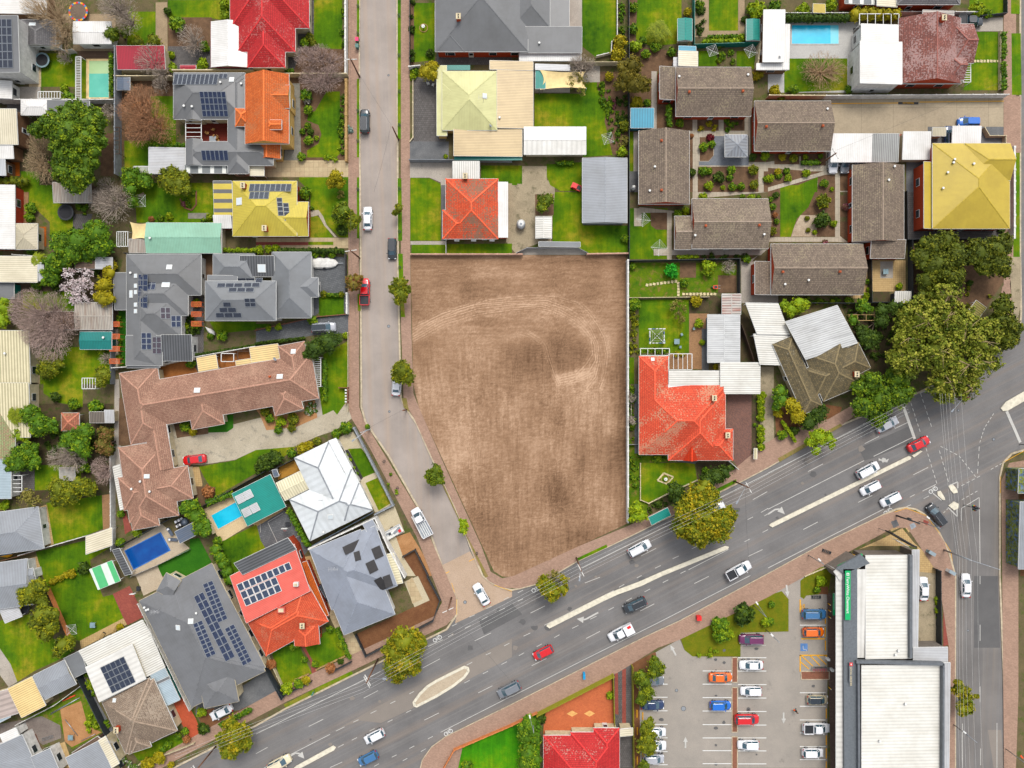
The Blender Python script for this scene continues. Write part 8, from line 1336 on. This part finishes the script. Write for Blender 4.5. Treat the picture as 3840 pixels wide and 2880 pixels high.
tree('plane','yellow green street tree cut by the kerb at the street mouth',[(330,120,90,6),(280,60,70,5),(440,110,55,5),(350,160,60,5),(450,30,40,5)],7) 
tree('round','round olive tree, topmost along the car park fence',[(1235,760,75,5),(1230,830,70,5),(1260,800,70,5)],5.5); tree('round','dark olive tree, second along the car park fence',[(1130,900,80,5),(1160,1000,85,5),(1120,1060,60,5),(1110,860,60,5)],6); tree('olive','olive tree, third along the car park fence',[(1160,1310,75,5),(1170,1400,85,5),(1140,1460,80,5),(1190,1270,50,5),(1200,1480,60,5)],6); tree('round','small olive tree, lowest along the car park fence',[(1150,1640,60,4)],4.5)
tree('green','broad green tree beside the orange courtyard, upper',[(150,1290,100,5),(120,1370,90,5),(200,1390,80,4)],5.5); tree('green','broad green tree beside the orange courtyard, lower',[(140,1520,100,5),(130,1610,100,5),(210,1580,60,4)],5.5)
for l,x,y,r,k in (('dark green bush in the car park lawn, left',1800,430,85,'green'),('big dark green bush in the car park lawn, right',2000,330,100,'dark'),('lower green bush in the car park lawn',1800,510,75,'green'),('yellow green bush in the car park lawn',1870,500,55,'lime'),('clipped ball at the car park lawn edge',2190,400,44,'lime'),('dark bush beside the orange courtyard',250,1230,50,'dark'),('round tree like ball on the lawn at the bottom',-390,1640,60,'green'),('palm plant in the orange courtyard',848,1030,32,'lime')): shrub(k,l,x,y,r)
cover('weedy grass of the car park lawn','lime',[1500,600,1900,640,1900,690,1560,685],.3)
car('hatch','red',268,665,207,'red hatchback in the middle lane below the long median strip'); car('suv','black',1062,252,205,'dark grey wagon in the lane above the white van'); car('van','white',940,490,208,'white delivery ute with a canopy and red panel'); car('suv','plum',2068,547,180,'plum coloured wagon in the top car park bay'); car('sedan','white',2068,770,180,'white sedan in the second car park bay from the top'); car('sedan','orange',1803,876,0,'orange sedan alone in the left car park bays'); car('hatch','white',2067,995,180,'white hatchback in the bay above the red wagon'); car('hatch','blue',1802,1120,0,'bright blue hatchback in the left car park bays'); car('suv','red',2030,1238,0,'red wagon with silver roof rails in the car park'); car('hatch','white',2043,1460,180,'white small hatchback in the lower car park bay'); car('sedan','navy',1215,1115,0,'dark blue sedan beside the olive tree at the fence')
car('sedan','grey',1215,905,0,'dark car tail peeping from under the second olive tree'); car('hatch','white',1240,1350,0,'white car front half under the third olive tree'); car('suv','white',1230,1465,0,'white car with rounded nose below the third olive tree'); car('hatch','silver',1225,1582,0,'silver hatchback at the bottom left of the car park')
for x0,x1,ys in ((1645,1895,(817,931,1047,1163,1280,1395,1505,1617)),(1950,2195,(703,818,935,1051,1167,1284,1395,1507,1619)),(1215,1342,(931,1044,1161,1279,1394,1513,1626))):
    for y in ys: mark([x0,y,x1,y],.15,'white_paint')
mark([1980,596,2190,596],.12)
acbox('red plastic bin on the brick footpath',1612,360,36,36,'red_paint'); acbox('bright blue bin bag on the south footpath',622,858,18,48,'cyan_paint')
for i,(x,y) in enumerate(((1128,1205),(1078,1185),(1080,1335),(1128,1535),(1080,1588))): kstop('yellow kerb stop by the car park fence, '+('first','second','third','fourth','fifth')[i]+' from the top',x,y,90)
T(3,3)
g('pavers_dark',[510,150,600,150,600,1659,540,1659,520,700],2); g('concrete_old',[1295,-60,1460,-60,1460,615,1295,610],2); g('mulch_brown',[1530,-10,1590,0,1590,280,1570,305,1540,300],3); g('mulch_brown',[1550,580,1600,570,1612,900,1610,1659,1560,1659],3); g('red_pavers',[1515,300,1590,300,1590,580,1515,610],3)
g('grass_carpark',[280,40,330,0,350,-50,560,-100,520,150,330,170,310,200,280,180],3); g('mulch_brown',[440,100,520,90,520,160,440,155],4); islandq([280,820,525,820,525,890,285,890]); g('blue_paint',[280,583,342,583,342,648,280,648],5); g('grass_carpark',[-60,150,60,140,75,160,72,440,30,480,-60,480],4)
shop=H('long shop building with white ribbed roofs and dark grey street parapets','shop',5.2,2,'white_rib_shop','shop_wall',[('SS','h',838,-180,1238,712),('SS','h',798,765,1508,2000),('SS','v',762,-60,838,705,{'m':'pale_panel','dz':-.1}),('SS','v',1235,-230,1296,620,{'m':'pale_grey_metal','dz':-.9,'th':.2}),('SS','h',1250,615,1555,770,{'m':'pale_grey_metal','dz':-1.0}),('SS','v',1500,740,1562,2000,{'m':'pale_grey_metal','dz':-1.1}),('SS',565,-40,780,-180,835,-100,{'m':'pale_panel','dz':-.3})],vent=[(1095,675),(1120,640),(1180,1100),(960,1420)])
H('long white footpath canopy along the front of the shops','awning',4.9,1,'pale_panel','post',[('SS','h',588,-60,662,2000)],name='awning')
parapet(shop,[1238,-180,1238,712],.5,6.0,.9); parapet(shop,[765,745,1520,762],.5,6.2,.9); parapet(shop,[1520,760,1515,2000],.35,6.2,.9); parapet(shop,[785,765,790,2000],.4,6.2,.9)
mansard(shop,[(650,-60),(770,-60),(770,740),(655,740)],[(655,740),(790,740),(800,2000),(660,2000)],[(590,-70),(800,-190),(880,-110),(655,-20)])
sgn('green pharmacy fascia sign reading TerryWhite Chemmart','green',None,6,rect=(667,-45,713,380),text='TerryWhite Chemmart',tpos=(690,5),tang=-90,tsize=.72)
sgn('red and white fascia sign reading LOCAL GROCER','dark',None,6,rect=(700,745,735,915),text='LOCAL GROCER',tpos=(717,785),tang=-90,tsize=.48)
sgn('small green hanging pharmacy sign under the canopy edge','green2',None,3.2,rect=(562,150,584,340),text='TerryWhite Chemmart',tpos=(573,160),tang=-90,tsize=.3)
T(3,2); sgn('slanted green pharmacy sign on the angled corner','green2',None,4.2,rect4=[(600,1570),(810,1465),(822,1480),(612,1585)],text='TerryWhite Chemmart',tpos=(612,1576),tang=27,tsize=.28); T(3,3)
paint_text('yellow','BIKE',308,240,-90,.42); paint_text('yellow','ONLY',288,245,-90,.42)
for a in ([275,200,275,312],[493,365,493,410],[491,440,491,525],[493,555,493,640],[270,682,508,682],[275,680,275,825],[285,540,490,540],[500,1142,500,1228],[500,1373,500,1458],[500,1484,500,1573],[500,1597,500,1680]): mark(a,.22,'yellow_paint')
for a in ([285,685,385,775],[360,685,445,770],[420,685,500,762],[280,740,350,800],[480,682,508,695]): mark(a,.18,'yellow_paint')
for y in (422,1005,1122,1240,1352,1470,1582): mark([272,y,495,y],.15,'white_paint')
mark([300,600,300,630],.1); mark([300,630,325,630],.1); mark([325,630,330,645],.1)
for i,(x,y) in enumerate(((525,241),(527,297),(527,352),(530,965))): bollard('yellow leaning bollard '+('first','second','third','fourth')[i]+' along the shop front',x,y)
trolleys('row of steel shopping trolleys on the yellow hatched bay',450,800); bench('steel bicycle rack at the end of the car park garden',420,182,0)
for l,x,y,r,k in (('lime clipped ball at the shop garden',458,45,50,'lime'),('smaller ball beside the lime clipped ball',425,118,34,'green'),('dark shrub on the small kerbed island, upper',30,245,34,'green'),('dark shrub on the small kerbed island, lower',15,395,40,'green')): shrub(k,l,x,y,r)
cover('weeds inside the staff parking fence','lime',[1445,0,1470,0,1470,380,1450,380],.8)
tree('plane','olive and yellow street tree on the right hand street',[(1660,980,75,5),(1700,1060,75,5),(1670,1150,60,5),(1730,1140,50,5),(1640,930,40,5),(1795,1035,24,4)],7)
F('dark mesh fence round the staff parking space',1.8,'dark_metal',[1450,-60,1475,-50,1480,615],.1)
car('suv','blue_grey',400,330,0,'deep blue wagon in the topmost bay beside the shops'); car('hatch','orange',395,485,0,'orange hatchback with an open door beside the shops'); car('hatch','beige',430,1070,0,'beige hatchback with a black glass roof beside the shops'); car('ute_open','white',420,1315,0,'white utility with an empty dark tray beside the shops'); car('hatch','white',390,1530,0,'white hatchback at the bottom right of the car park'); car('sedan','white',1345,112,90,'white sedan in the staff space behind the shops'); car('sedan','white',1715,85,90,'white sedan driving on the right hand street')
person2('person in black with an orange bag walking across the car park',235,1158)
for i,(x,y) in enumerate(((515,715),(550,808))): acbox(('white','grey')[i]+' rubbish bin at the shop front',x,y,20,20)
# buildings and ground east
T(3,2)
g('mulch_brown',[2170,700,2212,700,2212,1659,2180,1659],0); H('grey flat roof with a graffiti mural wall at the right edge','shop',4,3,'cool_grey_metal','mural',[('SS','v',2165,1015,2400,1600),],name='shop'); H('low mural walled building end at the right edge','shop',4,3,'mural','mural',[('SS','v',2163,730,2400,945)],name='shop')
T(0,0); T.f=4.0
# footpaths and verges
g('footpath',[753,-300,774,-300,776,880,752,880],5); g('footpath',[752,880,776,880,788,912,905,1105,985,1290,985,1327,965,1350,790,1435,620,1515,425,1618,330,1670,330,1640,600,1490,790,1400,940,1330,955,1300,900,1160,800,970,760,905],5)
g('grass_verge',[771,0,776,0,776,98,771,98],6); g('grass_verge',[771,170,776,170,776,340,771,340],6); g('grass_verge',[771,383,776,383,776,515,771,515],6); g('grass_verge',[772,635,778,635,779,672,773,672],6)
g('footpath',[866,-300,884,-300,886,530,888,690,893,850,905,880,960,1005,1040,1180,1060,1235,1085,1249,1110,1244,1250,1180,1359,1135,1400,1115,1500,1065,1590,1010,1650,960,1700,930,1790,905,1850,870,1850,895,1820,917,1659,1009,1596,1042,1358,1159,1246,1212,1166,1259,1121,1271,1085,1270,1055,1255,1030,1215,985,1100,950,1025,895,905,872,865,866,700],5)
g('grass_verge',[859,0,866,0,866,300,859,300],6); g('grass_verge',[859,385,867,385,869,520,860,520],6); g('grass_verge',[860,548,870,548,872,640,875,685,866,685,862,620],6); g('weed_verge',[868,860,878,860,884,890,872,880],6); g('weed_verge',[952,1040,960,1050,1010,1160,1055,1245,1048,1248,990,1120],6)
g('grass_verge',[1246,1206,1310,1176,1312,1182,1248,1212],6); g('grass_verge',[1540,1060,1590,1035,1592,1042,1542,1068],6); g('weed_verge',[1680,990,1815,915,1820,920,1684,998],6)
g('footpath',[909,1659,913,1642,933,1614,963,1592,1106,1522,1388,1379,1468,1342,1659,1240,1780,1174,1909,1112,1957,1097,1999,1112,2040,1170,2063,1244,2063,1800,2050,1800,2050,1400,2035,1300,2020,1230,1960,1140,1930,1140,1800,1210,1659,1290,1468,1382,1420,1400,1340,1450,1162,1540,1000,1610,960,1800,909,1800],5)
g('footpath',[2175,-300,2195,-300,2195,210,2180,210,2178,560,2197,740,2197,600,2180,600,2165,620,2150,700,2160,700,2175,560,2175,0],5); g('footpath',[2163,1040,2180,1000,2600,930,2600,1020,2200,1060,2200,1500,2190,1800,2170,1800],5)
g('footpath',[2168,-300,2181,-300,2181,208,2205,208,2205,330,2190,330,2190,550,2178,640,2168,640,2168,330,2168,208],5)
g('grass_verge',[2184,-20,2203,-20,2203,30,2184,30],6); g('grass_verge',[2185,72,2205,72,2207,205,2186,205],6); g('grass_verge',[2188,330,2203,330,2203,555,2189,555],6); g('concrete_old',[2180,555,2205,555,2205,650,2196,720,2185,640],6)
dirt([887,550,1106,551,1354,549,1355,1000,1356,1130,1250,1180,1112,1245,1085,1245,1065,1232,1020,1120,960,1000,905,880,893,830])
# median islands
isl([628,1665,640,1654,720,1610,726,1614,722,1620,640,1664]); isl([1180,1352,1184,1347,1300,1288,1332,1274,1381,1256,1426,1236,1566,1179,1574,1181,1572,1186,1430,1244,1384,1266,1334,1284,1304,1298,1187,1357]); isl([1661,1135,1664,1131,1962,985,1968,987,1966,992,1668,1139]); isl([1969,984,1988,973,1992,975,1974,988])
isl([2161,882,2172,868,2230,835,2400,740,2400,760,2240,850,2176,887,2166,888])
isl([2048,1050,2058,1047,2066,1056,2068,1064,2059,1066,2052,1058]); isl([2024,1062,2031,1060,2040,1075,2041,1080,2036,1080,2025,1070]); isl([2048,1092,2060,1083,2070,1088,2069,1098,2060,1102])
# road markings
def M(org,l,w=.12,m='road_paint'):
    T(*org)
    for a in l: mark(a,w,m)
M((2,2),[[605,1590,1390,1200],[1390,1200,1790,985],[1790,985,2212,773],[1525,1605,1870,1430],[1115,1485,1245,1420],[2080,1000,2205,930],[2040,1490,2165,1430],[1455,1637,1500,1615],[2150,1110,2212,1075],[2180,1140,2212,1122],[2035,1172,2083,1148],[1872,1255,1925,1230],[1553,1425,1605,1398],[1388,1510,1443,1485],[1235,1592,1285,1568],[2165,1282,2212,1258],[2008,1363,2055,1340]])
M((3,2),[[0,770,1050,245],[345,757,475,690],[835,515,960,452],[1095,385,1205,333],[0,1082,830,662],[913,625,1250,460],[0,1590,1000,1080],[305,1257,430,1192],[778,1023,900,962],[1255,785,1383,720],[1225,978,1268,955],[1345,990,1390,967],[1335,925,1450,868],[1675,1072,1825,980],[1825,980,1832,1550],[1672,1072,1672,1180],[1190,1062,1235,1043],[1310,82,1400,40]],.13)
M((3,2),[[1170,195,1268,475],[2062,235,2180,505]],.55)
M((3,2),[[1425,945,1500,1005],[1640,845,1560,880],[1640,850,1640,900],[1555,1065,1635,1145],[1635,1145,1632,1040]],.2)
def dd(a,n,w=.13):
    x0,y0,x1,y1=a
    for i in range(n):
        s=i/n;e=s+.58/n; mark([x0+(x1-x0)*s,y0+(y1-y0)*s,x0+(x1-x0)*e,y0+(y1-y0)*e],w)
dd([1235,165,1320,430],6); dd([1318,80,1420,390],6); dd([1365,555,1465,880],7); dd([1480,575,1565,865],6); dd([1490,538,1650,620],4); dd([1650,620,1805,815],6); dd([1950,255,1870,380],4); dd([1870,380,1825,520],4); dd([1825,540,1808,800],4); dd([1670,880,1850,785],4); dd([1675,1000,1825,915],4); dd([1925,738,2040,675],3); dd([1515,1115,1570,1060],2)
M((1,3),[[0,1365,1075,825],[1485,610,1615,550],[930,1055,1055,990],[455,1300,580,1238],[0,1535,100,1480],[1440,795,1590,715],[1890,560,2030,492],[1660,525,1705,502],[1805,452,1855,428],[1950,378,2000,352],[2100,300,2150,278],[1845,355,1890,335],[1990,282,2035,262],[2140,205,2185,183],[1695,432,1735,412],[1985,682,2030,662],[2145,603,2190,580],[1820,770,1868,745],[1325,1018,1365,997],[1160,1102,1205,1080],[990,1187,1040,1163],[840,1263,885,1242],[690,1340,765,1303],[70,1659,640,1368],[2120,765,2168,740],[1960,845,2005,822],[1800,925,1847,900],[1297,1180,1340,1160],[1137,1263,1180,1241],[982,1340,1025,1318],[828,1418,872,1396],[708,1480,757,1455],[1920,1010,2043,948],[1455,1245,1580,1183],[640,1655,745,1607],[1595,1350,2212,1035],[1485,1408,1528,1385],[1325,1490,1368,1468],[1173,1566,1215,1545],[1020,1645,1062,1622],[1425,1517,1468,1492],[1268,1596,1308,1575]])
M((2,3),[[170,775,298,712],[640,540,760,478],[1108,302,1230,240],[1575,65,1700,3],[160,320,285,258],[630,60,760,10],[60,688,105,663],[213,610,258,587],[365,532,410,508],[520,452,573,427],[675,373,730,347],[833,295,880,270],[988,215,1035,190],[1145,137,1193,112],[1303,57,1350,33],[100,520,158,492],[280,425,880,125],[0,1040,560,755],[560,755,1250,410],[1250,410,2060,-5],[925,97,970,72],[1078,17,1120,-5],[50,218,95,197],[50,145,95,122],[185,145,260,108]])
M((3,3),[[1832,0,1832,70],[1832,420,1832,560],[1832,955,1832,1090],[1837,1490,1837,1635],[1978,1270,1978,1659],[1680,1275,1680,1659]])
M((1,3),[[1690,60,1735,200],[1735,200,1735,330],[2060,75,2212,130]],.08,'yellow_paint'); M((1,2),[[1840,1532,1890,1508],[1890,1508,1965,1659],[1630,1640,1670,1620]],.12,'yellow_paint'); M((3,2),[[1190,1072,1360,1135],[1360,1135,1480,1290],[1480,1290,1580,1450],[1580,1450,1612,1659],[1090,1105,1190,1072],[2212,575,2040,670],[2005,800,2003,940]],.09,'yellow_paint'); M((3,0),[[520,898,1120,893],[1305,885,2030,877]],.14,'yellow_paint')
T(2,3); arrow([(745,315),(640,372),(618,378)],(600,372),(610,330),(560,370)); arrow2(1415,683,1366,592); arrow2(1497,1482,1497,1385)
T(3,3); arrow2(157,75,168,178); arrow2(132,1175,132,1272)
T(3,2); arrow([(0,1125),(60,1085),(100,1080)],0,0,(145,1125)); T(1,3); arrow([(270,1572),(340,1530),(380,1535)],0,0,(418,1578))
T(3,2); bikesym(1425,915); bikesym(1035,1100); T(1,3); bikesym(1565,540); bikesym(1660,1350); T(2,3); bikesym(205,110)
T(3,2); splat('worn white arrow patch painted by the red sedan',1000,658)
# road patches and manholes
T(3,2); g0('asphalt_dark',[785,555,1230,360,1290,480,910,640,835,660]); T(1,3); g0('asphalt_dark',[1925,380,2212,240,2300,330,1970,505]); g0('asphalt_light',[1040,1130,2212,540,2212,700,1320,1160,1080,1270,900,1250,760,1300,690,1330]); T(3,3); g0('asphalt_dark',[1780,0,1985,0,2005,620,1780,620])
g0('asphalt_light',[1900,1330,2015,1330,2040,1659,1950,1659]); T(1,2); g0('concrete_road',[1600,1570,1850,1445,1965,1659,2040,1760,1640,1970,1735,1890,1700,1740])
T(1,3); g0('concrete_road',[1650,0,1960,0,2040,60,2212,125,2212,180,1720,410,1740,300,1735,200])
T(0,0)
for (c,r,x,y,s) in ((1,1,1146,1160,12),(1,2,1152,238,9),(1,3,1806,226,14),(3,2,1645,228,9),(3,2,1950,478,12),(2,3,1480,1142,20),(3,3,1728,470,8),(2,3,1420,985,12),(1,0,1145,650,8)): T(c,r); manhole(x,y,s)
def stain(x,y,r,m):
    p=W_(x,y); z=.0098 if gz(p.x,p.y)<.1 else .184; MARK.poly([(p.x+math.cos(i*.7)*r*rnd.uniform(.6,1.2),p.y+math.sin(i*.7)*r*rnd.uniform(.5,1),z) for i in range(9)],m)
T(2,3)
for i in range(26): stain(rnd.choice((1290,1760,1830,2040,2110,2600)),rnd.uniform(620,1640),rnd.uniform(.2,.5),'asphalt_dark')
T(0,0); T.f=4
for i in range(34):
    t=rnd.random(); stain(520+t*1380+rnd.uniform(-10,10),1640-t*670+rnd.uniform(-60,60),rnd.uniform(.25,.8),rnd.choice(('asphalt_dark','asphalt_light')))
# poles and wires
T(1,0); pole('timber power pole at the red tiled house driveway',897,668,8,0); pole('timber power pole beside the pale yellow house verge',1232,1210,7,0,arm=0); T(1,1); pole('timber power pole at the boat yard gate',897,572,8,8); T(1,2); pole('steel street pole at the bend of the quiet street',985,392,4.5,20,lamp=(-110,45)); pole('short timber pole beside the dirt lot track mouth',1300,222,4.5,10,arm=0)
T(1,3); pole('timber power pole on the corner of the building site',1690,185,8,25); pole('tall timber power pole beside the big golden olive tree',1055,715,11,-62,lamp=(35,90)); T(0,3); pole('tall timber power pole at the bottom left street tree',1870,1465,10,-62)
T(2,2); pole('tall timber power pole with lamp beside the dark garden tree',1915,838,9,-62,lamp=(30,90)); pole('tall power pole with lamp below the dirt lot corner',555,1500,10,-62,lamp=(25,90)); T(3,0); pole('timber power pole behind the white carport row',445,1425,7,-60); T(3,2); pole('dark traffic signal mast at the brick corner',1105,1135,8,0,arm=0); pole('pale steel gantry pole on the right hand kerb',1515,1432,8,-18,armlen=6); pole('street lamp pole under the big gum tree',1520,110,8,0,arm=0,lamp=(35,80)); pole('blue steel pole at the right edge footpath',2212,955,5,8,arm=0,armlen=3)
T(3,2); sigs('traffic signal post on the painted island',1690,1045); sigs('traffic signal post beside the right hand stop line',2175,520); lampp('white street lamp on the pharmacy corner, brick paving',1300,1185,(1242,1035)); lampp('white street lamp on the southern footpath',345,1478,(450,1525))
T(2,3); lampp('white street lamp beside the car park bushes',2085,250,(2022,100)); lampp('white street lamp at the olive corrugated fence',178,1200,(135,1130)); T(3,3); lampp('orange tipped lamp pole at the right edge, bottom',2050,1490,(2200,1570)); lampp('round white lamp on the small kerbed island',-20,460,(40,515)); lampp('thin lamp pole on the right hand street kerb',1600,1280,(1680,1335)) 
def W(lab,pts,h=9.5,r=.016):
    wire(lab,pts,h,r)
F_=lambda c,r,x,y:(553*c+x/4,414.75*r+y/4)
T(0,0); T.f=4.0
mr=[((380,1640),(780,1485)),((780,1485),(1245,1235)),((1245,1235),(1620,1057)),((1620,1057),(1960,880))]
for i,(a,b) in enumerate(mr):
    for k,o in enumerate((-9,-3,4,10)): W('thin overhead power line '+('nearest the kerb','second from the kerb','third from the kerb','farthest from the kerb')[k]+', '+('bottom left','building site','dirt lot','olive tree')[i]+' span',[(a[0]+o*.5,a[1]+o),(b[0]+o*.5,b[1]+o)])
for k,o in enumerate((0,5,12,20,32,46)): W(('first','second','third','fourth','fifth','sixth')[k]+' overhead line from the left across the big junction',[(2030+o,850),(2068+o*.95,1205),(2075+o*1.1,1700)],9,.014)
W('overhead line along the left footpath, top span',[(757,-20),(757,130)],7); W('overhead line along the left footpath, middle span',[(757,130),(757,540)],7); W('overhead line along the left footpath, lower span',[(757,540),(785,930)],7); W('overhead line from the bend to the building site corner',[(785,930),(970,1320)],7); W('service line crossing the quiet street at the top',[(757,130),(845,270)],6.5); W('service line running down from the top pole',[(845,270),(808,414)],6.5); W('service line crossing the quiet street at the bend',[(785,930),(875,883)],6); W('service line crossing the main road by the building site',[(970,1320),(1110,1480)],8); W('service line crossing the main road by the olive tree',[(1610,1060),(1622,1270)],8); W('diagonal service line over the concrete driveway',[(1805,325),(2203,160)],7); 
# planter rings, bins
T(1,0)
for i,(x,y) in enumerate(((880,52),(880,290),(880,957),(880,1217),(880,1635))): treering('wire sapling guard on the left verge, '+('first','second','third','fourth','fifth')[i]+' from the top',x,y)
for i,(x,y) in enumerate(((1235,135),(1235,478),(1237,790),(1238,1080),(1238,1628))): treering('wire sapling guard on the right verge, '+('first','second','third','fourth','fifth')[i]+' from the top',x,y)
T(1,1); treering('wire sapling guard beside the dark grey hatchback',1243,650); treering('wire sapling guard beside the bright lawn verge',1238,340); T(1,2); treering('wire sapling guard on the bend, upper',1106,668); treering('wire sapling guard on the bend, lower',1221,898); treering('wire sapling guard near the street mouth',1908,1465)
T(1,0); wbin('wheelie bin with a bright pink lid at the kerb','pink_plastic',877,352); wbin('wheelie bin with a grey green lid at the kerb','green_plastic',877,408)
T(3,0); paint_text('yellow','NO PARKING',1160,893,0,.36)
tag(MARK.build('road_marking'),kind='structure')
